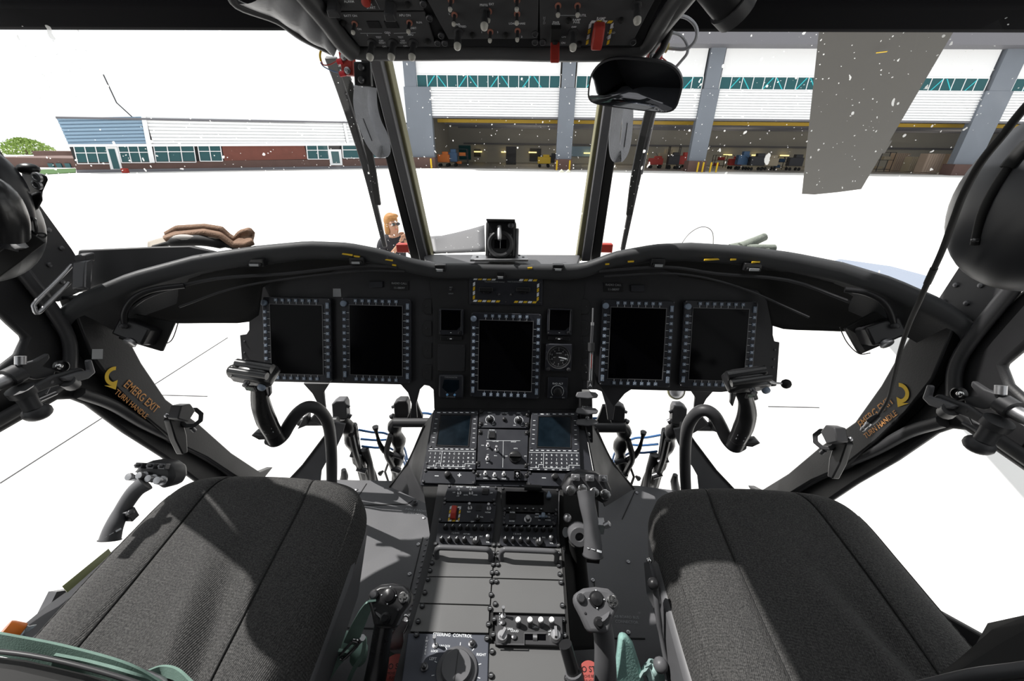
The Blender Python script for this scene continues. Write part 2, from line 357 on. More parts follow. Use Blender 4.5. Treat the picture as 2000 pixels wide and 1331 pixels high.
# stored equipment inside
M_eq = [mat('cart_orange', (.55, .16, .04), .6), mat('cart_blue', (.06, .12, .22), .5), mat('cart_dark', (.04, .04, .045), .6), mat('cart_beige', (.35, .30, .22), .7), mat('cart_red', (.40, .05, .04), .5), mat('cart_yellow', (.55, .36, .03), .5), mat('crate_tan', (.36, .28, .22), .8)]
eqn = [('tool_cart', 'cart'), ('ground_power_unit', 'machine'), ('storage_crate', 'crate'), ('work_stand', 'stand')]
EQ = [(868, 4, 0, 'orange tool cart just inside the left end of the hangar'), (884, 5, 1, 'blue machine beside the orange cart at the left end of the hangar'), (902, 6, 2, 'dark tall work stand next to the blue machine in the left bay'),
      (998, 16, 2, 'small dark crate alone at the back of the left bay'), (1062, 6, 5, 'yellow tug parked left of the second hangar pillar'), (1078, 9, 2, 'dark machine behind the yellow tug in the left bay'),
      (1278, 8, 4, 'red cart in the middle bay, leftmost behind the mirror side'), (1296, 11, 3, 'beige cart next to the red cart in the middle bay'), (1312, 6, 2, 'dark forklift with tall mast in the middle bay'), (1332, 7, 4, 'red machine beside the dark forklift mast'), (1342, 12, 0, 'orange cart close to the third hangar pillar'),
      (1402, 14, 2, 'dark stand right of the third hangar pillar'), (1432, 9, 4, 'red and black cart left in the right bay'), (1446, 7, 1, 'blue cart beside the red and black cart'), (1474, 6, 2, 'low dark tug in the right bay'), (1500, 7, 3, 'beige cart in the right bay'), (1520, 9, 2, 'dark frame stand right of the beige cart in the right bay'), (1548, 7, 2, 'dark machine in the right bay by the rotor blade edge'),
      (1720, 8, 2, 'dark rack seen right of the rotor blade'), (1748, 9, 6, 'brown wooden crate right of the rotor blade'), (1778, 6, 3, 'beige slatted crate between two darker brown crates'), (1810, 3, 6, 'large brown crate with slatted side at the right of the bay'), (1846, 9, 6, 'tan slatted crate nearest the last hangar pillar')]
for px, dy, mi, lab in EQ:
    Y = HY + dy; p = onY(px, 330, Y); x = p.x; h = random.uniform(1.7, 2.8) if mi != 6 else 2.4; wd = random.uniform(1.5, 2.4)
    nm, ct = eqn[2] if mi == 6 or 'crate' in lab else (eqn[3] if 'stand' in lab or 'rack' in lab else (eqn[1] if 'machine' in lab or 'tug' in lab or 'forklift' in lab else eqn[0]))
    t = thing(nm, lab, ct, V((x, Y, GZ + .03)))
    mb = MB()
    if nm == 'storage_crate':
        mb.box((0, 0, h / 2 + .1), (wd, 1.2, h - .1))
        for k in range(7): mb.box((-wd / 2 + wd * (k + .5) / 7, -.62, h / 2 + .1), (wd / 9, .05, h - .15))
        mb.box((0, 0, .05), (wd, 1.1, .1)); part('body', mb, M_eq[mi], t)
    elif nm == 'work_stand':
        for a in (-1, 1):
            for b in (-1, 1): mb.tube([(a * wd / 2, b * .5, 0), (a * wd / 2, b * .5, h)], .05, 6)
        for z in (.3, h * .6, h): mb.box((0, 0, z), (wd, 1.0, .06))
        part('frame', mb, M_eq[mi], t); mb = MB(); mb.box((wd * .1, 0, h * .6 + .25), (wd * .5, .5, .45)); mb.box((-wd * .2, 0, .5), (wd * .4, .6, .35)); part('load', mb, random.choice(M_eq), t)
    else:
        mb.box((0, 0, h * .45 + .15), (wd, .9, h * .5)); mb.box((wd * .15, 0, h * .8), (wd * .5, .7, h * .3)); part('body', mb, M_eq[mi], t, bevel=.06)
        if 'forklift' in lab:
            mb = MB(); mb.box((-wd * .5, -.3, 1.5), (.1, .1, 3)); mb.box((-wd * .5, .3, 1.5), (.1, .1, 3)); mb.box((-wd * .5, 0, 2.9), (.1, .6, .1)); part('mast', mb, M_blk, t)
        else: mb = MB(); mb.tube([(-wd / 2, 0, h * .5), (-wd / 2 - .5, 0, h * .75), (-wd / 2 - .5, .4, h * .75)], .03, 5); part('handle', mb, M_blk, t)
        for a in (-1, 1):
            for b in (-1, 1): part('wheel', MB().lathe([(.2, -.06), (.22, 0), (.2, .06)], 12, Matrix.Translation((a * wd * .33, b * .42, .21)) @ Matrix.Rotation(pi / 2, 4, 'X')), M_rub, t)
# bollards
for px, py, lab in ((843, 331, 'yellow bollard at the leftmost hangar pillar'), (1087, 331, 'yellow bollard left of the second hangar pillar'), (1112, 331, 'yellow bollard right of the second hangar pillar'), (1361, 336, 'leftmost of four yellow bollards at the third hangar pillar'), (1371, 336, 'second from left of four yellow bollards at the third hangar pillar'), (1386, 336, 'third from left of four yellow bollards at the third hangar pillar'), (1398, 336, 'rightmost of four yellow bollards at the third hangar pillar')):
    p = onY(px, py, HY - 1.4); solo('bollard', MB().lathe([(.11, 0), (.11, 1.1), (.07, 1.18), (.01, 1.2)], 10), M_yel, lab, 'bollard', 'yellow bollards in front of the hangar', M=V((p.x, HY - 1.4, GZ)))
p = onZ(1105, 337, GZ); ck = thing('wheel_chock', 'pair of pale chocks lying on the apron before the second pillar', 'chock', p)
for a in (-.5, .3): part('block', MB().slab([(a - .35, -.2, 0), (a + .35, -.2, 0), (a, -.2, .35)], (0, .5, 0)), mat('chock_pale', (.6, .6, .5), .7), ck, bevel=.02)
# low office building on the left
A, B = onZ(150, 338, GZ), onZ(800, 327.6, GZ)
FO = Frame(fr(A, (B - A), (0, 0, 1)))
off = thing('office_building', 'long low brick and white louvred building left of the hangar', 'building', FO.M)
def op(name, pts, m, z0=-.3, z1=0, parent=None, label=None, **k): return part(name, MB().prism(FO.poly(pts), z0, z1), m, parent or off, label, **k)
op('base_wall', [(146, 318), (800, 309), (800, 328), (150, 338)], M_brickd, -.4, 0)
op('footing', [(149, 332), (800, 323), (800, 328), (150, 338)], M_fas, -.3, .06)
op('upper_wall', [(114, 232), (800, 243), (800, 312), (146, 322)], M_dgrey, -12, -.35)
def louvre(pa, m, n):
    a, b, c, d = [V(p + (0,)) for p in FO.poly(pa)]; mb = MB()   # tl tr br bl
    mb.slab([a, b, c, d], (0, 0, -.1))
    for k in range(n):
        f, g = k / n, (k + .62) / n; l0, l1, r0, r1 = a.lerp(d, f), a.lerp(d, g), b.lerp(c, f), b.lerp(c, g)
        vs = [l0, l1, r1, r0]; mb.add([tuple(v) for v in vs] + [tuple(v + V((0, 0, .14))) for v in (l0, l1, r1, r0)], [(4, 5, 6, 7), (0, 4, 7, 3), (1, 2, 6, 5), (0, 1, 5, 4), (3, 7, 6, 2)])
    return mb
part('louvre_panel', louvre([(111, 231), (276, 228), (291, 283), (136, 286)], None, 8), M_glsd, off, 'blue tinted louvres')
part('louvre_panel', louvre([(284, 228), (668, 238), (676, 282), (300, 283)], None, 8), M_white, off)
part('louvre_panel', louvre([(672, 238), (800, 242), (800, 281), (680, 282)], None, 8), M_white, off)
op('mullion', [(276, 227), (285, 227), (303, 318), (293, 318)], M_white, 0, .25)
op('mullion', [(668, 237), (673, 237), (682, 283), (677, 283)], M_white, 0, .25)
op('soffit', [(134, 282), (800, 279), (800, 284), (136, 287)], M_white, -.3, .3)
op('parapet', [(110, 228), (800, 240), (800, 243), (111, 232)], M_fas, -12, .3)
op('brick_panel', [(433, 283), (594, 282), (600, 311), (438, 314)], M_brick, -.3, .02)
def windowp(x0, x1, y0, y1, n, lean=6):
    w = op('window', [(x0, y0), (x1, y0), (x1 + lean, y1), (x0 + lean, y1)], M_teal, -.3, -.02)
    mb = MB(); pts = []
    for k in range(n + 1):
        x = x0 + (x1 - x0) * k / n; q = FO.poly([(x - .9, y0), (x + .9, y0), (x + .9 + lean, y1), (x - .9 + lean, y1)]); mb.prism(q, -.02, .08)
    for y, t in ((y0, 1), (y0 + (y1 - y0) * .38, 1), (y1, 1)):
        q = FO.poly([(x0 + lean * (y - y0) / (y1 - y0), y - .7), (x1 + lean * (y - y0) / (y1 - y0), y - .7), (x1 + lean * (y - y0) / (y1 - y0), y + .7), (x0 + lean * (y - y0) / (y1 - y0), y + .7)]); mb.prism(q, -.02, .09)
    part('window_frame', mb, M_white, w)
for a in ((144, 207, 286, 320, 3, 8), (230, 288, 285, 318, 3, 8), (300, 378, 284, 317, 3, 5), (386, 430, 284, 315, 2, 5), (598, 640, 283, 311, 2, 3), (668, 700, 283, 309, 1, 2), (702, 795, 283, 308, 4, 2)): windowp(*a)
for q, lab in (([(206, 287), (229, 287), (240, 334), (217, 334)], None), ([(641, 292), (666, 292), (669, 323), (645, 323)], None)):
    d = op('door', q, M_white, -.2, .05); (a, b), (c, e) = q[0], q[2]
    op('door_glass', [(a + 5, b + 4), (q[1][0] - 5, b + 4), (q[2][0] - 5, e - 4), (q[3][0] + 5, e - 4)], M_teal, .05, .08, parent=d)
tw = FO.at(255, 228); part('antenna', MB().tube([(0, 0, 0), (-.8, 1.2, 0), (-1.0, 3.4, 0)], .05, 5), M_dgrey, off, M=Matrix.Translation((*FO.uv(257, 229), -1)))
rb = onZ(246, 338, GZ); solo('red_box', MB().box((0, 0, .2), (.5, .35, .42)), M_red, 'small red box on the apron by the office door', 'box', M=rb, bevel=.05)
# far low building, tree, grass
p0 = onY(30, 300, 46)
fb = thing('low_building', 'distant flat brown building behind the tree at the far left', 'building', V((p0.x, 46, GZ)))
mb = MB(); x0, x1 = onY(-60, 320, 46).x, onY(150, 320, 46).x
wbox(mb, x0 - p0.x, x1 - p0.x, 0, 10, 0, onY(100, 309, 46).z - GZ); part('wall', mb, M_brickd, fb)
mb = MB(); wbox(mb, onY(80, 300, 58).x - p0.x, onY(160, 300, 58).x - p0.x, 11, 18, 0, onY(100, 295, 58).z - GZ); part('wall', mb, M_brickd, fb)
for px in (101, 117, 134): mb = MB(); q = onY(px, 324, 46); wbox(mb, q.x - p0.x - .3, q.x - p0.x + .3, -.1, 0, q.z - GZ - .25, q.z - GZ + .25); part('window', mb, M_teal, fb)
g = MB(); a, b, c, d = onZ(60, 343, GZ), onZ(148, 338, GZ), onZ(148, 330, GZ), onZ(60, 333, GZ); g.slab([a, b, c, d], (0, 0, .06)); o = solo('grass_strip', g, M_grass, 'green grass verge at the corner of the office building', 'grass'); o['kind'] = 'stuff'
TY = 95; ta, tz = onY(4, 290, TY), onY(92, 290, TY); zt1, zt0 = onY(45, 270, TY).z - GZ, onY(45, 312, TY).z - GZ
tb = V(((ta.x + tz.x) / 2, TY, GZ)); zm = (zt1 + zt0) / 2; rx = (tz.x - ta.x) / 2; rz = (zt1 - zt0) / 2
tr = thing('tree', 'round green tree at the far left behind the apron', 'tree', tb)
part('trunk', MB().tube([(0, 0, 0), (.1, 0, zm * .5), (0, 0, zm)], [.35, .28, .15], 7), M_bark, tr)
lf = MB()
for k in range(2200):
    a = random.uniform(0, 2 * pi); z = random.uniform(-1, 1); r = random.random() ** .4 * sqrt(1 - z * z) * (1 - .35 * max(0, z)) * (1 + .15 * sin(5 * a + 4 * z))
    c = V((r * cos(a) * rx, r * sin(a) * rx * .8, zm + z * rz)); s_ = .14 + random.random() * .2
    u = V((random.gauss(0, 1), random.gauss(0, 1), random.gauss(0, 1))).normalized(); v = u.orthogonal().normalized()
    lf.add([c - u * s_, c + v * s_ * .6, c + u * s_, c - v * s_ * .6], [(0, 1, 2, 3)])
part('crown', lf, M_leaf, tr)
# rotor blade drooping ahead on the right
bl = thing('rotor_blade', 'broad grey rotor blade drooping in front of the right windshield', 'blade')
tip0, tip1 = onY(1566, 379, 7.2), onY(1682, 369, 7.6); r0, r1 = onY(1612, -60, 2.9), onY(1950, -90, 3.0)
mb = MB(); n = 14; vs = []
for k in range(n + 1):
    f = k / n; a = tip0.lerp(r0, f); b = tip1.lerp(r1, f); c = (b - a)
    up = c.cross(r0 - tip0).normalized(); up = up if up.z > 0 else -up; th = .05
    for q, h in ((0, 0), (.1, th), (.35, th * 1.3), (.7, th * .7), (1, .006), (1, -.006), (.6, -th * .5), (.2, -th * .6)): vs.append(a + c * q + up * h)
mb.add(vs, [(i * 8 + j, i * 8 + (j + 1) % 8, (i + 1) * 8 + (j + 1) % 8, (i + 1) * 8 + j) for i in range(n) for j in range(8)] + [tuple(range(8)), tuple(range(n * 8 + 7, n * 8 - 1, -1))])
part('blade_body', mb, M_blade, bl)
cc = tip1.lerp(r1, .36); dd = (r1 - tip1).normalized(); ee = (tip1 - tip0).normalized()
part('trim_tab', MB().slab([cc - ee * .02, cc + dd * .5 - ee * .02, cc + dd * .5 + ee * .05, cc + ee * .05], (0, 0, .01)), M_blade, bl)
q = onY(1720, 103, 4.0); 
up2 = (tip1 - tip0).cross(r0 - tip0).normalized(); up2 = -up2 if up2.dot(CAM - tip0) < 0 else up2
_d = ray(1722, 102); _pp = tip0 + up2 * .085; _t = (_pp - CAM).dot(up2) / _d.dot(up2); q = CAM + _d * _t
part('orange_mark', MB().ribbon([q - ee * .05 - dd * .01, q + ee * .05 + dd * .01], .008, .003, dd), M_yel, bl, 'short orange stripe')
# ------------------------------------------------------------------ cockpit shell
FZ = -1.18                                     # cockpit floor
XS = 1.0                                       # side wall
LBASE = [(0, 860), (0, 725), (28, 690), (0, 650)]
def side(sx, name, yz, m=M_frame, th=.02, x=XS, **k):
    pts = [V((sx * x, y, z)) for y, z in yz]; mb = MB().slab(pts, (sx * th, 0, 0)); return struct(name, mb, m, **k)
for sx, nm in ((-1, 'wall_left'), (1, 'wall_right')):
    # forward door frame and middle sash: a C around the upper door window corner and the tall lower window
    side(sx, nm + '_door_frame', [(-1.2, .5), (.70, .42), (.72, .22), (.70, .0), (.74, -.19), (.79, -.34), (.84, -.44), (.86, -.53), (.89, -.66), (.98, -.80), (1.04, -.92), (1.10, -1.12), (1.10, -1.2), (1.02, -1.2), (.92, -1.0), (.86, -.84),
                     (.80, -.70), (.755, -.575), (.735, -.545), (.71, -.53), (.59, -.535), (.3, -.56), (-.2, -.58), (-.2, -.47), (.3, -.45), (.63, -.42), (.69, -.40), (.715, -.375), (.705, -.34), (.68, -.24), (.65, .1), (.6, .26), (-.2, .3), (-.2, .42), (-1.2, .42)], bevel=.008)
    side(sx, nm + '_sill', [(-1.2, -1.0), (.2, -1.02), (.45, -.98), (.52, -.93), (.62, -1.05), (.95, -1.16), (1.1, -1.2), (-1.2, -1.25)], M_grey)
    side(sx, nm + '_aft', [(-1.2, .45), (-.2, .45), (-.2, -1.2), (-1.2, -1.2)])
    # raised inner window seal tube along the frame
    mb = MB(); mb.tube(smooth_path([(sx * .985, y, z) for y, z in ((.71, .2), (.71, 0), (.75, -.2), (.775, -.38), (.75, -.46), (.72, -.49), (.6, -.5), (.2, -.52))]), .013, 8); struct(nm + '_seal', mb, M_dgrey)
    mb = MB(); mb.tube(smooth_path([(sx * .985, y, z) for y, z in ((.74, -.53), (.79, -.60), (.84, -.70), (.92, -.84), (1.0, -1.0), (1.06, -1.15))]), .014, 8); struct(nm + '_seal', mb, M_dgrey)
    # forward pillar with rows of rivets (continues up to the header)
    pl = [(.79, -.32), (.875, -.31), (.865, -.22), (.82, .0), (.84, .25), (.70, .25), (.70, .0), (.755, -.2)]
    p = side(sx, 'trim_2' if sx < 0 else 'trim_3', pl, M_dgrey, .02, x=.985)
    mb = MB()
    for k in range(9):
        f = k / 8; y = .81 - .06 * f; z = -.28 + .33 * f
        for dy in (.005, .05): mb.lathe([(.006, 0), (.005, .003), (.001, .004)], 8, Matrix.Translation((sx * .985, y + dy, z - dy * .3)) @ Matrix.Rotation(-sx * pi / 2, 4, 'Y'))
    part('rivets', mb, M_bol, p)
    # lower forward beam carrying the emergency exit lettering
    bm_ = [(.80, -.31), (.87, -.33), (.88, -.44), (.885, -.53), (.905, -.66), (.97, -.80), (1.04, -.98), (1.13, -1.16), (1.2, -1.2), (1.09, -1.2), (1.02, -1.07), (.95, -.92), (.88, -.80), (.83, -.66), (.80, -.55), (.785, -.45)]
    side(sx, 'trim_4' if sx < 0 else 'trim_5', bm_, M_frame, .03, x=.965, bevel=.004)
# floor, aft bulkhead, roof with overhead windows, header
struct('floor', MB().slab([(-1.05, -1.2, FZ), (1.05, -1.2, FZ), (1.05, 1.09, FZ), (.52, 1.155, FZ), (-.68, 1.125, FZ), (-1.05, 1.09, FZ)], (0, 0, -.04)), M_floor)
struct('wall_back', MB().box((0, -1.2, -.4), (2.2, .04, 1.9)), M_frame)
rm = MB()
rm.box((0, -.55, .47), (2.1, 1.3, .04)); rm.box((0, .45, .47), (.62, 1.0, .04)); rm.box((-1.02, .45, .45), (.03, .9, .04)); rm.box((1.02, .45, .45), (.03, .9, .04)); rm.slab([(-.31, .92, .33), (.31, .92, .33), (.31, .8, .45), (-.31, .8, .45)], (0, 0, .04)); rm.box((-1.03, .45, .40), (.02, .98, .10)); rm.box((1.03, .45, .40), (.02, .98, .10))
struct('ceiling', rm, M_hdr)
for sx, i in ((-1, 1), (1, 2)): struct('window_%d' % i, MB().slab([(sx * .31, .0, .455), (sx * .97, .0, .455), (sx * .97, .75, .44), (sx * .97, .92, .35), (sx * .31, .92, .35), (sx * .31, .75, .44)][:3] + [(sx * .31, .75, .44)], (0, 0, .005)).slab([(sx * .31, .75, .44), (sx * .97, .75, .44), (sx * .97, .92, .35), (sx * .31, .92, .35)], (0, 0, .005)), M_clear)
hd = MB(); prof = [(.945, .20), (.99, .23), (.99, .33), (.96, .355), (.915, .345), (.905, .235)]
hd.slab([(-1.05, y, z) for y, z in prof], (2.1, 0, 0)); hh_ = struct('trim_6', hd, M_hdr, bevel=.01)
# windshields
def blin(a, b, c, d, bulge):
    def f(u, v):
        p = (a.lerp(b, u)).lerp(d.lerp(c, u), v); return p + V((0, bulge * 4 * u * (1 - u) * (.4 + .6 * 4 * v * (1 - v)), 0))
    return f
pbl, pbr = onY(832, 497, 1.27), onY(1131, 500, 1.27); ptl, ptr = onY(742, 118, .97), onY(1204, 128, .97)
pane = MB().grid(blin(pbl, pbr, V((ptr.x, .97, .24)), V((ptl.x, .97, .24)), 0), 2, 2); struct('window_3', pane, M_wind)
for sx, i, b, t in ((-1, 4, pbl, ptl), (1, 5, pbr, ptr)):
    f0 = blin(V((b.x, 1.29, b.z)), V((sx * 1.02, .87, -.33)), V((sx * 1.02, .85, .26)), V((t.x, .99, .26)), .16)
    struct('window_%d' % i, MB().grid(f0, 16, 8), M_wind)
# windshield posts: seal, frame and olive strip running together
for sx, i, tops, bots in ((-1, 7, (701, 716, 738, 753), (800, 817, 832, 842)), (1, 8, (1232, 1212, 1196, 1186), (1174, 1156, 1138, 1127))):
    ty, by = (100, 498); root = None
    for k, (m, d0, nmz) in enumerate(((M_rub, .0, 'seal'), (M_grey, -.015, 'post'), (M_olive, .012, 'sealant_strip'))):
        a, b = onY(tops[k], ty, .96 + d0), onY(tops[k + 1], ty, .96 + d0); c, d = onY(bots[k + 1], by, 1.25 + d0), onY(bots[k], by, 1.25 + d0)
        dirn = (c - b).normalized(); a, b = a - dirn * .08, b - dirn * .08; c, d = c + dirn * .03, d + dirn * .03
        o = part(nmz if root else 'trim_%d' % i, MB().slab([a, b, c, d], (0, .035, .012)), m, root, bevel=.003)
        if root is None: root = o; o['kind'] = 'structure'
# ------------------------------------------------------------------ glareshield
RIM = [(-1.0, -.352), (-.958, -.312), (-.865, -.272), (-.745, -.243), (-.623, -.230), (-.51, -.224), (-.415, -.232), (-.34, -.25), (-.263, -.277), (-.194, -.293), (0, -.293), (.189, -.288), (.23, -.277), (.293, -.247), (.392, -.221), (.474, -.211), (.585, -.209), (.685, -.214), (.776, -.225), (.859, -.245), (.939, -.278), (.979, -.306), (1.0, -.33)]
gY = lambda x: 1.08 - .31 * abs(x) ** 2.2
def rimp(x): return V((x, gY(x), interp(RIM, x)))
xs = [-1.0 + 2.0 * i / 80 for i in range(81)]
def nrm(x):                          # outward (forward) direction in plan
    t = V((1, (gY(x + .01) - gY(x - .01)) / .02, 0)).normalized(); return V((-t.y, t.x, 0))
def drop(x): return -.47 if abs(x) > .33 else (-.47 + .12 * (1 - abs(x) / .33) * 2 if abs(x) > .16 else -.35)
gl = thing('glareshield', 'wide arched black glareshield hood over the whole instrument panel', 'glareshield', V((0, 1.08, -.3)))
GI = Matrix.Translation(V((0, -1.08, .3)))
prof = [(.0, -.040), (-.004, -.030), (-.008, -.014), (-.002, -.003), (.012, .0), (.05, -.010), (.20, None), (.20, None), (.014, -.046)]
mb = MB(); vs = []
for x in xs:
    p = rimp(x); n = nrm(x); dz = drop(x)
    for k, (o_, z) in enumerate(prof):
        if z is None:
            q = p + n * (.2 if abs(x) < .55 else max(.05, .2 - (abs(x) - .55) * .5)); q.z = p.z + dz * .2 + (.0 if k == 6 else -.02)
        else: q = p + n * o_ + V((0, 0, z + (dz * .04 if k == 5 else 0)))
        vs.append(q)
m = len(prof); fs = [(i * m + j, i * m + (j + 1) % m, (i + 1) * m + (j + 1) % m, (i + 1) * m + j) for i in range(80) for j in range(m)] + [tuple(range(m)), tuple(range(80 * m + m - 1, 80 * m - 1, -1))]
mb.add(vs, fs); part('hood', mb, mat('glareshield_paint', (.036, .037, .039), .55, noise=.15, nscale=10, bump=.1, bscale=200), gl, M=GI)
# dark underside shroud, from the lip down to the edge of the panel
SB = [(-1.0, -.50), (-.99, -.475), (-.93, -.40), (-.845, -.434), (-.725, -.457), (-.685, -.457), (-.675, -.44), (-.663, -.37), (-.63, -.345), (-.5, -.33), (.5, -.32), (.65, -.335), (.675, -.36), (.69, -.425), (.73, -.432), (.83, -.41), (.93, -.375), (.99, -.42), (1.0, -.48)]
def shr(u, v):
    x = -1 + 2 * u; p = rimp(x); n = nrm(x); zb = interp(SB, x); v2 = v
    return p + n * (.012 + .07 * sin(v2 * pi / 2) + .0 * v) + V((0, 0, -.035 * (1 - v) + (zb - p.z) * v))
part('shroud', MB().grid(shr, 80, 8), M_rub, gl, M=GI, solid=.004)
def lip(px, py, h=.0): # a point on the underside by picture position
    Y = 1.0
    for _ in range(40):
        p = onY(px, py, Y); Y = .5 * Y + .5 * (gY(max(-1, min(1, p.x))) + h)
    return onY(px, py, Y)
for pts, r in ((((245, 610), (300, 575), (420, 545), (560, 535), (700, 520), (775, 522)), .0045), (((350, 600), (450, 565), (560, 545), (700, 530), (790, 530)), .003), (((1170, 530), (1300, 522), (1400, 535), (1540, 548), (1660, 590)), .0045), (((1180, 540), (1320, 535), (1440, 560), (1580, 620)), .003), (((860, 528), (950, 533), (1110, 528)), .004)):
    part('wire_bundle', MB().tube(smooth_path([lip(a, b, .0) for a, b in pts], 4), r, 6), M_dgrey, gl, M=GI)
for (x, y, w_, h_) in ((500, 513, 30, 14), (697, 509, 28, 14), (1285, 514, 26, 16), (1470, 522, 30, 14), (978, 538, 18, 14), (1090, 523, 22, 12), (860, 524, 22, 14)):
    p = lip(x, y, -.004); w2 = w_ * .0014; h2 = h_ * .0014; part('flood_light', MB().box((0, .006, 0), (w2, .02, h2)).box((0, -.006, -h2 * .2), (w2 * .8, .006, h2 * .4)), M_blk, gl, M=GI @ Matrix.Translation(p), bevel=.002)
    part('placard', MB().box((0, -.0102, -h2 * .2), (w2 * .55, .002, h2 * .3)), M_dimw, gl, M=GI @ Matrix.Translation(p), label='small pale placard')
for (x, y, w_) in ((678, 497, 22), (697, 501, 12), (760, 508, 16), (770, 518, 8), (1186, 516, 8), (1232, 511, 12), (1390, 507, 28), (1432, 507, 10), (1476, 512, 14), (1035, 524, 10)):
    p = lip(x, y, -.006); part('yellow_tie', MB().box((0, 0, 0), (w_ * .0013, .004, .004)), M_yel, gl, M=GI @ Matrix.Translation(p) @ Matrix.Rotation(.15 if x < 1000 else -.1, 4, 'Y'), label='yellow tie')
# curled cable conduits at both ends of the hood
for pts in (((245, 640), (243, 610), (262, 582), (300, 566), (360, 558)), ((1745, 655), (1742, 620), (1725, 590), (1690, 572), (1650, 566))):
    part('conduit', MB().tube(smooth_path([lip(a, b, -.01) for a, b in pts], 6), .007, 8), M_blk, gl, M=GI)
for x0, lab in ((270, 'black map light box under the left end of the glareshield'), (1718, 'black map light box under the right end of the glareshield')):
    s_ = 1 if x0 < 1000 else -1
    c = lip(x0, 648, -.0); t = thing('map_light', lab, 'lamp', Matrix.Translation(c) @ Matrix.Rotation(s_ * .45, 4, 'Y') @ Matrix.Rotation(-.5, 4, 'X'))
    part('housing', MB().box((0, 0, 0), (.07, .05, .045)), M_blk, t, bevel=.005); part('bracket', MB().slab([(-.05, .02, .03), (.05, .02, .05), (.055, .02, -.03), (-.045, .02, -.04)], (0, .01, 0)), M_rub, t, bevel=.003)
    part('lens', MB().lathe([(.001, -.003), (.012, -.003), (.014, .004), (.012, .006)], 12, Matrix.Translation((s_ * .01, -.022, -.024)) @ Matrix.Rotation(pi * .8, 4, 'X')), M_alu, t); part('knob', MB().lathe([(.006, 0), (.006, .012), (.004, .014)], 10, Matrix.Translation((-s_ * .015, -.025, .006)) @ Matrix.Rotation(pi / 2, 4, 'X')), M_dgrey, t)
    a = (350, 625) if s_ > 0 else (1640, 640); b = (335, 665) if s_ > 0 else (1655, 670); e = (285, 672) if s_ > 0 else (1700, 690)
    solo('loose_wire', MB().tube(smooth_path([lip(*a, 0), lip(*b, 0), lip((b[0] + e[0]) / 2, e[1] + 1, 0), lip(*e, -.005)]), .0013, 5), M_rub, 'thin black wire looping below the %s map light' % ('left' if s_ > 0 else 'right'), 'wire')
# centre sill behind the lip
q = [onY(838, 516, 1.10), onY(1128, 518, 1.10), onY(1134, 498, 1.27), onY(826, 497, 1.27)]
struct('trim_9', MB().slab(q, (0, 0, -.03)), M_grey, bevel=.004)
# chin and nose glazing below the panel
for sx, i in ((-1, 6), (1, 7)):
    f0 = blin(V((sx * .22, 1.62, -1.2)), V((sx * 1.0, 1.22, -1.2)), V((sx * 1.02, .9, -.42)), V((sx * .2, 1.42, -.42)), .12)
    struct('window_%d' % (i + 4), MB().grid(f0, 10, 6), M_clear)
# ------------------------------------------------------------------ instrument panel
t_ = radians(21)
F1 = Frame(fr(onY(987, 696, 1.01), (1, 0, 0), (0, sin(t_), cos(t_))))
ip = thing('instrument_panel', 'black sheet metal instrument panel carrying the displays across the cockpit', 'panel', F1.M)
pts = [(467, 655), (480, 653), (485, 645), (485, 528), (560, 512), (700, 508), (840, 522), (1140, 524), (1240, 510), (1420, 506), (1511, 530), (1511, 655), (1514, 667), (1524, 669), (1518, 755), (1410, 767), (1233, 762),
       (1221, 770), (1202, 793), (1198, 822), (1188, 822), (1184, 793), (1176, 766), (1166, 762), (1135, 762), (1135, 812), (848, 806), (846, 762), (838, 755), (828, 753), (819, 762), (812, 790), (814, 818), (800, 818), (803, 790), (796, 768), (782, 752), (650, 749), (474, 745)]
part('panel_sheet', MB().prism(F1.poly(pts), -.012, -.002), M_plate, ip, bevel=.002)
cp = [(838, 535), (1145, 538), (1135, 612), (1137, 800), (848, 798), (846, 612)]
part('centre_section', MB().prism(F1.poly(cp), -.002, .001), M_panel, ip, bevel=.001)
for s_ in (-1, 1):                        # wavy mounting tabs on both sides of the centre section
    for k in range(4):
        y = 598 + k * 43; x = (835 if s_ < 0 else 1143)
        q = [(x - s_ * 8, y - 14), (x + s_ * 4, y - 14), (x + s_ * 9, y - 6), (x + s_ * 9, y + 8), (x + s_ * 4, y + 16), (x - s_ * 8, y + 16)]
        part('mounting_tab', MB().prism(F1.poly(q), -.002, .0015), M_panel, ip, bevel=.001); screws(ip, [F1.uv(x + s_ * 2, y + 1)], .002, .0015)
screws(ip, [F1.uv(*p) for p in ((477, 668), (477, 690), (478, 712), (479, 734), (1514, 684), (1512, 702), (1510, 718), (1507, 735), (484, 735))], .0032, -.002)
part('pale_sticker', MB().prism(F1.poly([(650, 564), (665, 564), (666, 580), (650, 580)]), -.002, -.001), M_dimw, ip, 'pale square sticker')
for x0, y0, bx in ((780, 558, 735), (1198, 561, 1245)):
    mb = MB(); mb.prism(F1.poly([(x0 - 18, y0 - 8), (x0 + 18, y0 - 8), (x0 + 18, y0 + 9), (x0 - 18, y0 + 9)]), -.002, .001); pl_ = part('radio_call_plate', mb, M_blk, ip, 'small black plate reading RADIO CALL')
    mb = MB(); u, v = F1.uv(x0, y0 - 4); txt(mb, 'RADIO CALL', u, v, .0078, .0014); u, v = F1.uv(x0, y0 + 5); txt(mb, '11-08097', u, v, .0085, .0014); part('lettering', mb, M_dimw, pl_)
    q = [(bx - 13, 550), (bx + 13, 550), (bx + 13, 562), (bx - 13, 562)] if bx < 1000 else [(bx - 13, 557), (bx + 13, 557), (bx + 13, 570), (bx - 13, 570)]
    part('blank_cover', MB().prism(F1.poly(q), -.002, .004), M_cdu, ip, bevel=.001)

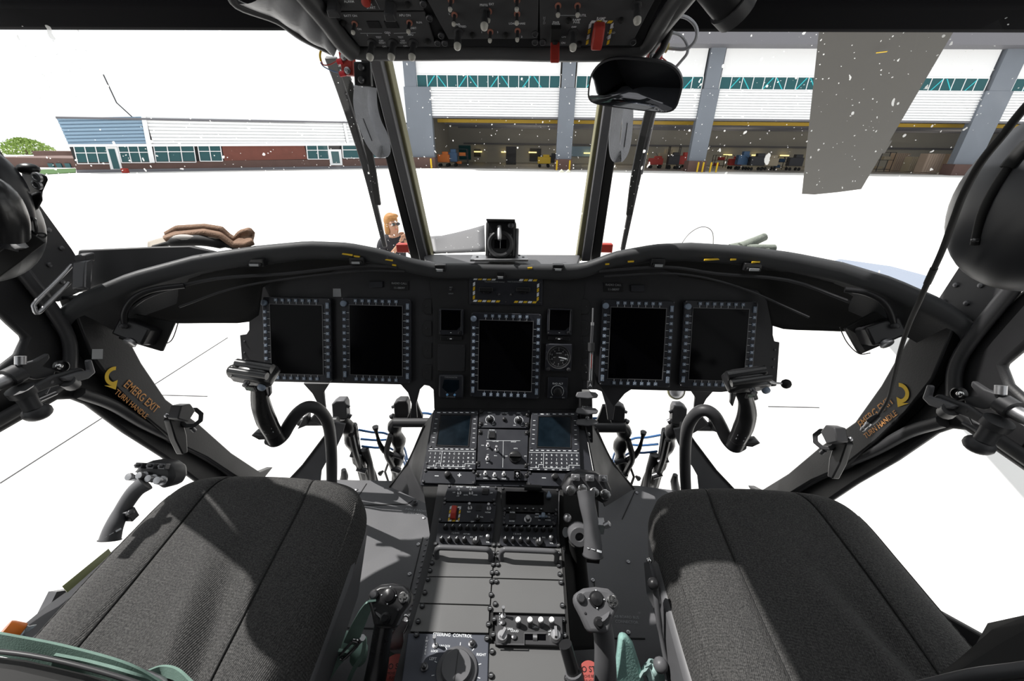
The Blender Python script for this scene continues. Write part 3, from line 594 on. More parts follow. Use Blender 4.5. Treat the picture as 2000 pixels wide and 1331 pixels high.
def key_mesh():
    mb = MB().box((0, 0, .002), (.0082, .0082, .004)); mb.mat(1)
    mb.box((0, 0, .0041), (.004, .0008, .0004), Matrix.Rotation(.78, 4, 'Z')); mb.box((0, 0, .0041), (.004, .0008, .0004), Matrix.Rotation(-.78, 4, 'Z')); return mb
def mfd(px, py, lab, sw=.152, sh=.201):
    u, v = F1.uv(px, py, .016); t = thing('multifunction_display', lab, 'display', F1.M @ Matrix.Translation((u, v, 0)), 'multifunction displays on the instrument panel')
    W, H = .2015, .246; y0 = .0
    mb = MB(); c = .006
    mb.prism([(-W / 2 + c, -H / 2), (W / 2 - c, -H / 2), (W / 2, -H / 2 + c), (W / 2, H / 2 - c), (W / 2 - c, H / 2), (-W / 2 + c, H / 2), (-W / 2, H / 2 - c), (-W / 2, -H / 2 + c)], -.0015, .013)
    part('bezel', mb, M_cdu, t, bevel=.0015)
    part('screen', MB().box((0, y0, .0135), (sw, sh, .002)), M_scr, t, bevel=.0004)
    mb = MB()                                  # raised light edge round the screen
    for a, b, c_, d in ((0, sh / 2 + .0015, sw + .006, .002), (0, -sh / 2 - .0015, sw + .006, .0012), (-sw / 2 - .0015, 0, .0012, sh), (sw / 2 + .0015, 0, .002, sh)): mb.box((a, b + y0, .0143), (c_, d, .0025))
    part('screen_edge', mb, M_grey, t)
    km = cached('mfd_key', key_mesh, [M_key, M_wht]); pos = []; mk = MB(); dx = .0196
    for k in range(7):
        x = (k - 3) * dx
        for s_ in (-1, 1):
            if s_ < 0: pos.append((x, -H / 2 + .009)); mk.box((x, -sh / 2 - .0055, .0133), (.0011, .008, .0005))
            else: pos.append((x, H / 2 - .009)); mk.box((x, sh / 2 + .0055, .0133), (.0011, .008, .0005))
    for k in range(9):
        y = sh / 2 - .0215 - k * dx
        for s_ in (-1, 1): pos.append((s_ * (W / 2 - .0085), y)); mk.box((s_ * (sw / 2 + .0065), y, .0133), (.009, .0011, .0005))
    for p in pos: part('button', km, None, t, M=V((p[0], p[1], .013)))
    for a, b in ((W / 2 - .0085, H / 2 - .022), (W / 2 - .0085, -H / 2 + .022), (-W / 2 + .0085, -H / 2 + .022)):
        part('rocker_key', cached('mfd_rock', lambda: MB().box((0, 0, .002), (.0085, .017, .004)).mat(1).box((0, .003, .0042), (.004, .0008, .0003)).box((0, 0, .0042), (.004, .0008, .0003)).box((0, -.003, .0042), (.004, .0008, .0003)), [M_key, M_wht]), None, t, M=V((a, b, .013)))
    part('knob', cached('mfd_knob', lambda: MB().lathe([(.0085, 0), (.0085, .008), (.006, .0095)], 14), M_key), None, t, M=V((-W / 2 + .008, H / 2 - .018, .013)))
    part('marking', mk, M_wht, t); screws(t, [(a * (W / 2 - .004), b * (H / 2 - .004)) for a in (-1, 1) for b in (-1, 1)] + [(a * (W / 2 - .003), -.015) for a in (-1, 1)], .0025, .013)
    return t
mfd(579, 664, 'leftmost portrait display on the instrument panel, behind the left stick')
mfd(734, 666, 'portrait display second from left, below the left RADIO CALL plate')
mfd(987, 696, 'centre portrait display, the lowest of the five, below the striped handle panel')
mfd(1244, 672, 'portrait display fourth from left, below the right RADIO CALL plate')
mfd(1404, 674, 'rightmost portrait display on the instrument panel, behind the right stick')
# fire handle panel with hazard border
t = thing('fire_handle_panel', 'black panel with yellow and white striped border above the centre display', 'panel', F1.M)
q = F1.poly([(916, 538), (1060, 540), (1059, 597), (917, 595)], .006); part('plate', MB().prism(q, .0, .006), M_cdu, t, bevel=.002)
(ax, ay), (bx, by) = F1.uv(924, 543, .008), F1.uv(1052, 593, .008)
my, mw = MB(), MB(); th = .0058
def haz(my, mw, x0, y0, x1, y1, th, z, step=.0085, skip=()):
    n = max(2, round(abs(x1 - x0) / step)); 
    for k in range(n):
        a = x0 + (x1 - x0) * k / n; b = x0 + (x1 - x0) * (k + .8) / n
        if any(s0 < k / n < s1 for s0, s1 in skip): continue
        (my if k % 2 else mw).prism([(a, y0), (b, y0), (b + th * .6, y0 + th), (a + th * .6, y0 + th)], z, z + .0004)
def hazv(my, mw, x0, y0, y1, th, z, step=.0085):
    n = max(2, round(abs(y1 - y0) / step))
    for k in range(n):
        a = y0 + (y1 - y0) * k / n; b = y0 + (y1 - y0) * (k + .8) / n
        (mw if k % 2 else my).prism([(x0, a), (x0 + th, a + th * .6), (x0 + th, b + th * .6), (x0, b)], z, z + .0004)
hazx = dict(step=.0135)
haz(my, mw, ax, ay - th, bx - th, ay - th, th, .0062, skip=((.33, .67),), **hazx); haz(my, mw, ax, by, bx - th, by, th, .0062, skip=((.42, .58),), **hazx)
hazv(my, mw, ax, by + th, ay - th * 2, th, .0062, .0135); hazv(my, mw, bx - th, by + th, ay - th * 2, th, .0062, .0135)
part('yellow_stripe', my, M_yel, t); part('white_stripe', mw, M_wht, t)
for x in (950, 1022):
    u, v = F1.uv(x, 566, .008); h = part('pull_handle', MB().box((0, 0, .008), (.040, .012, .012)).box((0, -.008, .004), (.016, .006, .006)), M_blk, t, M=V((u, v, .006)), bevel=.002)
mb = MB()
for s, x, y in (('FIRE HANDLE', 987, 544), ('FULL EXTINGUISHER HANDLE', 966, 551), ('PUSH TO EXTINGUISH', 1006, 551)): u, v = F1.uv(x, y, .006); txt(mb, s, u, v, .0042, .0064)
part('lettering', mb, M_dimw, t)
for x in (975, 998): part('toggle', MB().lathe([(.004, 0), (.003, .003), (.0022, .004), (.0028, .014), (.001, .016)], 8), M_bol, t, M=V((*F1.uv(x, 576, .006), .006)))
screws(t, [F1.uv(a, b, .006) for a, b in ((921, 551), (921, 591), (1055, 552), (1055, 592), (988, 591))], .003, .006)
# small square displays
for x, y, lab in ((881, 629, 'small square display with clipped corner left of the centre display'), (1093, 629, 'small square display with clipped corner right of the centre display')):
    t = thing('standby_display', lab, 'display', F1.M @ Matrix.Translation((*F1.uv(x, y, .01), 0)))
    part('housing', MB().box((0, 0, .006), (.070, .075, .012)), M_cdu, t, bevel=.002)
    a = .0275; part('screen', MB().prism([(-a, -a - .000), (a - .011, -a), (a, -a + .011), (a, a + .002), (-a, a + .002)], .012, .0135), M_scr, t, M=V((0, .004, 0)))
    part('edge', MB().box((-a - .002, .004, .013), (.0015, .058, .002)).box((a + .002, .004, .013), (.0015, .058, .002)), M_grey, t); part('knob', MB().lathe([(.005, 0), (.005, .006), (.003, .007)], 12), M_blk, t, M=V((.026, -.031, .012)))
    part('marking', MB().box((0, -.031, .0122), (.004, .0015, .0004)), M_wht, t); screws(t, [(-.031, .033), (.031, .033), (-.031, -.033)], .0022, .012)
    b = part('lower_bracket', MB().box((0, -.0475, .004), (.062, .012, .010)).box((0, -.049, .010), (.02, .006, .003)), M_blk, t, bevel=.0015); part('marking', MB().box((0, -.049, .0118), (.006, .003, .0004)), M_wht, t)
q = F1.poly([(855, 672), (909, 673), (908, 726), (855, 725)]); t = thing('blank_panel', 'plain square blanking plate left of the centre display', 'panel', F1.M)
part('plate', MB().prism(q, .001, .004), M_plate, t, bevel=.001); screws(t, [F1.uv(a, b) for a, b in ((858, 675), (905, 676), (905, 723), (858, 722))], .002, .004)
# chronometer
t = thing('chronometer', 'square clock with two blue buttons at the lower left of the centre display', 'clock', F1.M @ Matrix.Translation((*F1.uv(881, 755, .008), 0)))
part('housing', MB().box((0, 0, .006), (.074, .070, .012)), M_cdu, t, bevel=.006); part('window', MB().prism([(-.025, -.004), (-.02, .020), (.024, .02), (.024, -.004), (.010, -.018), (-.010, -.018)], .012, .0128), M_scrb, t)
for x in (-.010, .012): part('blue_button', MB().lathe([(.0036, 0), (.0036, .003), (.002, .004)], 12), mat('button_blue', (.16, .36, .62), .4), t, 'blue button', M=V((x, -.024, .012)))
mb = MB(); txt(mb, 'CHRONOMETER', 0, .027, .005, .0124); txt(mb, 'CTRL', -.012, -.016, .003, .0124); txt(mb, 'SELECT', .012, -.016, .003, .0124); txt(mb, 'GMT LOCAL ET', 0, -.031, .004, .0124); part('lettering', mb, M_dimw, t)
# altimeter
t = thing('altimeter', 'round white-marked altimeter dial right of the centre display', 'gauge', F1.M @ Matrix.Translation((*F1.uv(1091, 699, .01), 0)))
part('housing', MB().box((0, 0, .006), (.076, .080, .012)), M_cdu, t, bevel=.003)
part('dial', MB().lathe([(.031, 0), (.031, .001), (.001, .001)], 32), M_blk, t, M=V((0, .002, .012))); part('bezel_ring', MB().lathe([(.031, 0), (.034, 0), (.034, .004), (.031, .003), (.031, 0)], 40), M_dgrey, t, M=V((0, .002, .012)))
mk = MB()
for k in range(50):
    a = 2 * pi * k / 50; r = .0275 if k % 5 else .026; mk.box((0, r, 0), (.0007, .002 if k % 5 else .005, .0004), Matrix.Translation((0, .002, .0135)) @ Matrix.Rotation(-a, 4, 'Z'))
for k, s in enumerate('0123456789'):
    a = 2 * pi * k / 10 + pi; txt(mk, s, sin(a) * .020, .002 + cos(a) * .020, .006, .0135)
txt(mk, '100 FEET', 0, .013, .0045, .0135); txt(mk, 'ALT', -.012, .001, .004, .0135); mk.box((.010, -.007, .0135), (.010, .004, .0004)); part('marking', mk, M_dimw, t)
part('needle', MB().prism([(-.001, 0), (.001, 0), (.0016, .02), (0, .026), (-.0016, .02)], 0, .0006), M_wht, t, M=Matrix.Translation((0, .002, .0146)) @ Matrix.Rotation(-1.75, 4, 'Z'))
for x in (-.029, .029): part('knob', MB().lathe([(.0055, 0), (.0055, .008), (.004, .009)], 12), M_dgrey, t, M=V((x, -.033, .012)))
# rad alt dimmer
t = thing('dimmer_panel', 'RAD ALT dimmer knob panel below the altimeter', 'panel', F1.M @ Matrix.Translation((*F1.uv(1089, 758, .006), 0)))
part('plate', MB().box((0, 0, .004), (.058, .062, .008)), M_cdu, t, bevel=.0015); part('knob', MB().lathe([(.0125, 0), (.0125, .012), (.010, .014)], 20), M_blk, t, M=V((0, -.010, .008)))
mk = MB(); 
for k in range(26): a = -2.2 + 4.4 * k / 25; mk.box((0, .0175, 0), (.0034, .0013, .0004), Matrix.Translation((0, -.010, .0083)) @ Matrix.Rotation(-a, 4, 'Z'))
txt(mk, 'RAD ALT', 0, .0125, .0075, .0084); txt(mk, 'OFF', -.018, -.028, .004, .0084); txt(mk, 'BRT', .018, -.028, .004, .0084); part('lettering', mk, M_wht, t)
mk = MB(); u, v = F1.uv(881, 566); txt(mk, 'MIC', u, v + .006, .005, .0014); txt(mk, 'INPUT', u, v - .012, .005, .0014); part('lettering', mk, M_dimw, ip); part('toggle', MB().lathe([(.004, 0), (.003, .003), (.002, .004), (.003, .012)], 8), M_bol, ip, M=V((u, v, .001)))
# pencil shaped gauge clipped to the right of the centre section
FP = Frame(fr(onY(1155, 690, .985), (1, 0, 0), (0, sin(t_), cos(t_))))
t = thing('pressure_gauge', 'long slim tube gauge with white and red scale hanging beside the centre section', 'gauge', FP.M)
def cyl2(a, b, r, n=12): 
    return MB().tube([V((*FP.uv(*a), 0)), V((*FP.uv(*b), 0))], r, n)
part('tip', cyl2((1158, 602), (1157, 632), .002), M_alu, t); part('collar', cyl2((1157, 630), (1157, 636), .005), M_alu, t); part('barrel', cyl2((1157, 636), (1155, 670), .0045), M_bol, t)
part('clamp', cyl2((1155, 670), (1155, 686), .0095), M_dgrey, t); part('scale_tube', cyl2((1155, 686), (1153, 745), .0062), M_dgrey, t)
(u0, v0), (u1, v1) = FP.uv(1155, 688), FP.uv(1153, 743)
part('scale', MB().box(((u0 + u1) / 2 - .0025, (v0 + v1) / 2, .0062), (.001, v0 - v1, .001)).box(((u0 + u1) / 2 + .0025, (v0 + v1) / 2, .0062), (.001, v0 - v1, .001)), M_wht, t)
part('red_band', MB().box(((u0 + u1) / 2, (v0 + v1) / 2 + .015, .0063), (.0012, (v0 - v1) * .5, .0012)), M_red, t, 'red band on the scale')
part('end_cap', MB().box((FP.uv(1152, 752)[0], FP.uv(1152, 752)[1], 0), (.014, .022, .014)), M_dgrey, t, bevel=.002); mk = MB(); u, v = FP.uv(1152, 752); txt(mk, 'A', u, v, .013, .0074); part('lettering', mk, M_wht, t)
# ------------------------------------------------------------------ rudder pedal gear and supports under the panel
def struts():
    for sx, lab in ((-1, 'left'), (1, 'right')):
        X = (lambda a: a) if sx < 0 else (lambda a: 1985 - a + 5)
        # X mirrors picture columns of the left gear onto the right
        dy = 0 if sx < 0 else 10
        t = thing('pedal_adjuster', 'dark cross tube with rudder pedal hangers below the %s displays' % lab, 'pedals', onY(X(700), 822 + dy, 1.15))
        I = t.matrix_world.inverted(); B = t.matrix_world.copy(); T0 = Matrix.Translation(-B.to_translation())
        def pp(n, mb, m, **k): return part(n, mb, m, t, M=T0, **k)
        def P(a, b, Y): return onY(X(a), b + dy, Y)
        pp('cross_tube', MB().tube([P(584, 824, 1.12), P(660, 823, 1.12)], .016, 14), M_dgrey); pp('cross_tube', MB().tube([P(770, 826, 1.12), P(850, 826, 1.12)], .017, 14), M_dgrey)
        pp('tube_bracket', MB().slab([P(580, 840, 1.10), P(592, 816, 1.10), P(600, 812, 1.10), P(600, 832, 1.10)], (0, .03, 0)), M_dgrey, bevel=.003)
        pp('support_leg', MB().slab([P(592, 750, 1.09), P(643, 751, 1.09), P(632, 768, 1.1), P(634, 792, 1.1), P(640, 840, 1.1), P(606, 820, 1.1), P(616, 808, 1.1), P(618, 785, 1.1), P(610, 770, 1.1)], (0, .012, .004)), M_dgrey, bevel=.002)
        pp('support_leg', MB().slab([P(795, 818, 1.09), P(803, 800, 1.09), P(804, 785, 1.09), P(813, 785, 1.09), P(818, 800, 1.09), P(826, 818, 1.09)], (0, .012, .004)), M_dgrey, bevel=.002)
        # two hanging pedals
        for k, (x0, x1) in enumerate(((664, 718), (785, 772))):
            j = -1 if k else 1
            p = pp('pedal', MB().slab([P(x0 - 17, 790, 1.16), P(x0 - 8, 784, 1.16), P(x0 + 8, 784, 1.16), P(x0 + 12, 792, 1.16), P(x0 + 14, 825, 1.15), P(x0 - 14, 828, 1.15)], (0, .035, 0)), M_grey if k == 0 else M_dgrey, bevel=.004)
            pp('pedal_arm', MB().tube(smooth_path([P(x0 + j * 5, 815, 1.16), P(x0 + j * 14, 835, 1.17), P(x0 + (x1 - x0) * .45, 865, 1.19), P(x0 + (x1 - x0) * .75, 905, 1.21), P(x1, 945, 1.22)]), [.022, .022, .021, .020, .024, .027, .028, .025, .021, .020, .024, .028, .027, .022, .019, .022, .026, .028, .023, .018, .018, .017, .017, .017, .017][:25], 9), M_blk)
            pp('link_rod', MB().tube(smooth_path([P(x0 + j * 22, 850, 1.14), P(x0 + j * 30, 885, 1.15), P(x0 + (x1 - x0) * .5 + j * 12, 912, 1.17), P(x1 - j * 5, 948, 1.2)]), .011, 7), M_blk)
            pp('clevis', MB().tube([P(x0 + (x1 - x0) * .55 - 9, 888, 1.17), P(x0 + (x1 - x0) * .55 + 11, 894, 1.17)], .011, 8).tube([P(x0 + (x1 - x0) * .8 - 10, 915, 1.17), P(x0 + (x1 - x0) * .8 + 8, 921, 1.17)], .012, 8), M_bol)
            pp('pivot_bolt', MB().tube([P(x0 + j * 13, 793, 1.165), P(x0 + j * 19, 796, 1.165)], .006, 7), M_bol); pp('pivot_bolt', MB().tube([P(x0 + j * 16, 812, 1.165), P(x0 + j * 22, 815, 1.165)], .009, 8), M_bol)
        pp('lever_arm', MB().tube(smooth_path([P(733, 834, 1.15), P(736, 848, 1.15), P(742, 868, 1.15), P(752, 882, 1.16), P(765, 890, 1.17)]), [.012, .011, .010, .008, .007, .006, .006, .006, .006, .007, .007, .008, .008, .009, .009, .01, .01, .011, .011, .011, .011, .012, .012, .012, .012][:25], 8), M_blk)
        pp('spring_strut', MB().tube([P(712, 878, 1.2), P(722, 905, 1.2), P(728, 940, 1.2)], [.018, .013, .015], 8).tube([P(712, 878, 1.2), P(732, 925, 1.22), P(738, 945, 1.22)], .006, 6).tube([P(760, 900, 1.2), P(752, 922, 1.2), P(758, 940, 1.2)], .005, 6).tube([P(690, 830, 1.18), P(700, 900, 1.19), P(712, 945, 1.2)], .015, 7), M_blk)
        pp('rod_end', MB().tube([P(671, 918, 1.2), P(673, 930, 1.2), P(670, 945, 1.2)], [.010, .016, .018], 8), M_blk); pp('rod_end', MB().tube([P(748, 921, 1.2), P(742, 926, 1.2)], [.005, .011], 6), M_blk)
        for a, b in (((700, 840), (755, 848)), ((704, 858), (768, 861)), ((706, 872), (762, 876))):
            pp('blue_hose', MB().tube(smooth_path([P(a[0], a[1], 1.2), P((a[0] + b[0]) / 2, (a[1] + b[1]) / 2 + 1, 1.22), P(b[0], b[1], 1.24), P(786, b[1] + 22, 1.26), P(796, b[1] + 50, 1.28)]), .0045, 6), M_blue, label='blue hose')
        pp('blue_hose', MB().tube(smooth_path([P(815, 808, 1.2), P(835, 808, 1.2), P(860, 815, 1.2)]), .0045, 6), M_blue, label='blue hose')
        # bright sloping bracket web beside the stick and rim of the console flank
        solo('bracket_web', MB().slab([P(556, 947, 1.06), P(591, 910, 1.06), P(634, 853, 1.06), P(652, 826, 1.07), P(674, 830, 1.07), P(668, 852, 1.06), P(655, 880, 1.06), P(638, 902, 1.06), P(628, 920, 1.06), P(624, 956, 1.06)], (0, .006, .002)), M_grey, 'sloping grey bracket web beside the %s stick tube' % lab, 'bracket', bevel=.001)
        solo('stiffener', MB().tube([P(556, 947, 1.055), P(591, 910, 1.055), P(634, 853, 1.055), P(652, 826, 1.065)], .0038, 6), M_rub, 'black edge strip along the %s bracket web' % lab, 'strip')
struts()
# ------------------------------------------------------------------ centre console
def slope_frame(o, deg): a = radians(deg); return Frame(fr(o, (1, 0, 0), (0, cos(a), sin(a))))
F2 = slope_frame(V((0, .957, -.70)), 30); F3 = slope_frame(V((0, .757, -.80)), 21.6); F4 = slope_frame(V((0, .631, -.85)), 2)
cb = thing('centre_console', 'grey riveted centre console body between the two seats', 'console', F2.M)
I2 = F2.I
def W3(F, x, y, h=0): u, v = F.uv(x, y, h); return F.M @ V((u, v, h))
def slabw(pts3, off, M): return MB().slab([M @ p for p in pts3], M.to_3x3() @ V(off))
part('upper_body', MB().prism(F2.poly([(846, 800), (1137, 802), (1165, 952), (820, 948)]), -.05, -.004), M_cdu, cb, bevel=.002)
# side skins of the upper body flaring down to the floor, with black rim
for sx, pts in ((-1, [(848, 806, .95), (830, 832, .98), (797, 905, 1.04), (762, 951, 1.08), (836, 985, .93), (824, 946, .78)]), (1, [(1137, 806, .95), (1163, 838, .98), (1196, 905, 1.04), (1237, 955, 1.1), (1180, 990, .95), (1165, 952, .80)])):
    w3 = [onY(*p) for p in pts]
    part('side_skin', slabw(w3, (sx * .004, 0, 0), I2), M_dgrey, cb)
    part('rim', MB().tube([I2 @ p for p in smooth_path(w3[1:4], 5)], .006, 6), M_rub, cb)
for q_ in ([(826, 951), (873, 951), (858, 1000), (851, 1062), (842, 1062)], [(1093, 956), (1110, 956), (1104, 1075), (1092, 1068)]): part('recess_shade', MB().slab([I2 @ W3(F3, a, b, -.012) for a, b in q_], (0, 0, -.01)), M_rub, cb)  # flat black plates paint in the shade beside the radio columns
lb = [(-.155, .76), (.155, .77), (.155, .05), (-.155, .05)]
part('lower_body', MB().slab([I2 @ V((x, y, z)) for x, y, z in ((-.158, .765, -.805), (-.158, .631, -.858), (-.158, -.1, -.875), (-.158, -.1, -1.175), (-.158, .765, -1.175))], I2.to_3x3() @ V((.316, 0, 0))), M_dgrey, cb)
def plate(px4, F, m, name, label, cat, z0=-.002, z1=.003, bevel=.0012, scr=True, r=.0038):
    t = thing(name, label, cat, F.M); part('plate', MB().prism(F.poly(px4, z1), z0, z1), m, t, bevel=bevel)
    if scr:
        c = [F.uv(*p) for p in px4]; cx_ = sum(p[0] for p in c) / 4; cy_ = sum(p[1] for p in c) / 4
        screws(t, [(cx_ + (p[0] - cx_) * .93, cy_ + (p[1] - cy_) * .86) for p in c], r, z1)
    return t
def T(t, F, m, items, z):
    mb = MB()
    for it in items:
        s, x, y, sz = it[:4]; u, v = F.uv(x, y); txt(mb, s, u, v, sz, z, sx=it[4] if len(it) > 4 else 1, bold=.01)
    part('lettering', mb, m, t)
def knob_m(r=.0065, h=.014, idx=True, c=M_blk):
    def f():
        mb = MB().lathe([(r * 1.1, 0), (r * 1.1, .002), (r * .9, .003), (r * .82, h), (r * .6, h + .001)], 14); mb.mat(1)
        if idx: mb.box((0, r * .45, h + .0008), (r * .22, r * .9, .0008))
        return mb
    return cached('knob%s%s%s' % (r, h, c.name), f, [c, M_wht])
def tog_m(h=.018, m=M_alu): return cached('tog%s%s' % (h, m.name), lambda: MB().lathe([(.0055, 0), (.0055, .002), (.0035, .003), (.0035, .004)], 10).tube([(0, 0, .003), (0, .002, h * .7), (0, .003, h)], [.0016, .0024, .0034], 8), m)
def ats(t, F, me, pts, name, h=0, rot=0, label=None, z=.003):
    for x, y in pts: u, v = F.uv(x, y, h); part(name, me, None, t, M=Matrix.Translation((u, v, z)) @ Matrix.Rotation(rot, 4, 'Z'), label=label)
# two keyboard display units
for k, (tl, tr_, br, bl_, lab) in enumerate((((849, 803), (934, 803), (929, 918), (831, 916), 'left keypad and screen unit at the top of the centre console'), ((1038, 806), (1129, 806), (1134, 921), (1031, 919), 'right keypad and screen unit at the top of the centre console'))):
    t = plate([tl, tr_, br, bl_], F2, M_cdu, 'control_display_unit', lab, 'control unit', z1=.010, scr=False); t['group'] = 'keypad units on the centre console'
    def L(fx, fy): a = V(tl + (0,)).lerp(V(tr_ + (0,)), fx); b = V(bl_ + (0,)).lerp(V(br + (0,)), fx); p = a.lerp(b, fy); return (p.x, p.y)
    def U(fx, fy, h=.010): return F2.uv(*L(fx, fy), h)
    sq = [U(.17, .085), U(.83, .085), U(.81, .595), U(.17, .585)]; part('screen', MB().prism(sq, .0098, .0106), M_scrb, t)
    mb = MB(); 
    for a, b in zip([U(.15, .07), U(.85, .07), U(.83, .61), U(.15, .60)], [U(.85, .07), U(.83, .61), U(.15, .60), U(.15, .07)]): mb.tube([(a[0], a[1], .0105), (b[0], b[1], .0105)], .0016, 6)
    part('screen_frame', mb, M_blk, t)
    mk = MB()
    for i in range(7): u, v = U(.10 + .13 * i, .03); mk.box((u, v, .0103), (.009, .0022, .0004))
    for i in range(6):
        for fx in (.07, .93): u, v = U(fx, .14 + .08 * i); mk.box((u, v, .0103), (.007, .0013, .0004))
    for i in range(9): u, v = U(.05 + .108 * i, .655); mk.box((u, v, .0103), (.008, .0018, .0004))
    rows = ['123ABCDEFG', '456HIJKLMN', '789OPQRSTU', ' 0.VWXYZ  ']; 
    for r_, row in enumerate(rows):
        for c_, ch in enumerate(row):
            if ch != ' ': u, v = U(.055 + .098 * c_, .735 + .068 * r_); txt(mk, ch, u, v, .0068, .0103, bold=.01)
    u, v = U(.86, .94); txt(mk, 'SP', u, v, .0062, .0103); 
    for i in range(7): u, v = U(.06 + .14 * i, .985); mk.box((u, v, .0103), (.007, .0015, .0004))
    for pth in ([(.0, .69), (.98, .69)], [(.29, .69), (.29, .90), (.2, .90), (.2, .955), (.04, .955)], [(.29, .955), (.78, .955), (.78, .90), (.99, .90)], [(.29, .9), (.29, .955)]):
        for p, q in zip(pth, pth[1:]): a, b = U(*p), U(*q); mk.ribbon([(a[0], a[1], .0103), (b[0], b[1], .0103)], .0009, .0003, (-(b[1] - a[1]), b[0] - a[0], 0))
    part('marking', mk, M_wht, t)
    kk = MB(); 
    for r_ in range(4):
        for c_ in range(10): u, v = U(.055 + .098 * c_, .735 + .068 * r_)
    screws(t, [U(.03, .62), U(.97, .64), U(.985, .05), U(.01, .9)], .003, .010)
t1 = plate([(829, 920), (929, 922), (929, 947), (824, 944)], F2, M_cdu, 'keypad_brightness_panel', 'slim panel with knob between minus and plus below the left keypad', 'panel', z1=.008)
t2 = plate([(1031, 924), (1134, 926), (1138, 952), (1030, 949)], F2, M_cdu, 'keypad_brightness_panel', 'slim panel with knob between minus and plus below the right keypad', 'panel', z1=.008)
for t, xs_ in ((t1, (854, 875, 898)), (t2, (1062, 1084, 1106))):
    T(t, F2, M_wht, (('–', xs_[0], 931 if t is t1 else 935, .02), ('+', xs_[2], 931 if t is t1 else 935, .02)), .0084); ats(t, F2, knob_m(.009, .016, False), [(xs_[1], 929 if t is t1 else 933)], 'knob', z=.008, h=.008)
t = plate([(936, 803), (1036, 804), (1032, 837), (934, 836)], F2, M_cdu, 'lighting_panel', 'dimmer panel with two arc-marked knobs between the keypads', 'panel', z1=.006)
ats(t, F2, knob_m(.0085, .014), [(957, 820), (1013, 822)], 'knob', h=.006, z=.006, rot=.5); ats(t, F2, cached('lampb', lambda: MB().lathe([(.006, 0), (.006, .003), (.0045, .004), (.0045, .007), (.003, .008)], 14), M_blk), [(985, 820)], 'lamp_test_button', z=.006, h=.006)
mk = MB()
for x, y in ((957, 820), (1013, 822)):
    u, v = F2.uv(x, y, .006)
    for k in range(20): a = -2.3 + 4.6 * k / 19; mk.box((0, .0125, 0), (.0035, .001, .0004), Matrix.Translation((u, v, .0063)) @ Matrix.Rotation(-a, 4, 'Z'))
for s, x, y in (('CDU 1', 957, 808), ('LAMP TEST', 985, 809), ('CDU 2', 1013, 809), ('DIM', 949, 831), ('BRT', 964, 831), ('DIM', 1005, 833), ('BRT', 1020, 833)): u, v = F2.uv(x, y); txt(mk, s, u, v, .0042, .0064)
part('marking', mk, M_wht, t)
t = plate([(934, 838), (1032, 840), (1030, 918), (931, 916)], F2, M_cdu, 'backup_control_panel', 'switch panel with large rotary knob and square button between the keypads', 'panel', z1=.006)
part('push_button', MB().box((0, 0, .0025), (.018, .018, .005)), M_blk, t, M=V((*F2.uv(961, 851, .006), .006)), bevel=.001); q = F2.uv(961, 851)
part('button_frame', MB().tube([(q[0] + a, q[1] + b, .0065) for a, b in ((-.0105, -.0105), (.0105, -.0105), (.0105, .0105), (-.0105, .0105), (-.0105, -.0105))], .0007, 5), M_dimw, t)
ats(t, F2, tog_m(.014), [(953, 872), (952, 898)], 'toggle_switch', z=.006, h=.006); ats(t, F2, tog_m(.024), [(970, 880)], 'toggle_switch', z=.006, h=.006)
part('rotary_knob', MB().lathe([(.017, 0), (.017, .004), (.014, .006)], 22).slab([(-.015, -.004, .005), (.015, -.004, .005), (.018, 0, .005), (.015, .004, .005), (-.015, .004, .005)], (0, 0, .012)), M_blk, t, M=V((*F2.uv(1006, 893, .008), .006)), bevel=.001)
T(t, F2, M_wht, (('PLT ENG', 961, 842, .004), ('STBY CMD', 968, 864, .0038), ('BACKUP', 1003, 865, .0038), ('AUTO', 1007, 878, .004), ('OFF', 989, 893, .004), ('GPS', 1026, 893, .004), ('FWD', 943, 872, .0035), ('AFT', 953, 879, .0035), ('MAN', 968, 892, .0035), ('RST', 953, 890, .0035), ('SET', 952, 906, .0035)), .0064)
a, b, c, d = F2.uv(950, 863), F2.uv(1016, 863), F2.uv(983, 863), F2.uv(982, 915); part('line', MB().ribbon([(a[0], a[1], .0063), (b[0], b[1], .0063)], .0008, .0003, (0, 1, 0)).ribbon([(c[0], c[1], .0063), (d[0], d[1], .0063)], .0008, .0003, (1, 0, 0)), M_wht, t)
t = plate([(931, 919), (1030, 921), (1030, 940), (928, 938)], F2, M_cdu, 'switch_strip', 'narrow strip of toggles below the middle switch panel', 'panel', z1=.006, scr=False)
ats(t, F2, tog_m(.014), [(948, 927), (966, 930), (984, 928)], 'toggle_switch', z=.006, h=.006); part('guard', MB().box((-.008, 0, .006), (.0015, .018, .012)).box((.008, 0, .006), (.0015, .018, .012)).box((0, .009, .006), (.017, .0015, .012)), M_blk, t, M=V((*F2.uv(1010, 929, .006), .006)))
ats(t, F2, tog_m(.018), [(1010, 931)], 'toggle_switch', z=.006, h=.006); T(t, F2, M_wht, (('RMPN', 948, 936, .004), ('EMERG', 966, 937, .004), ('HOLD', 984, 937, .004), ('SET', 938, 929, .004)), .0064)
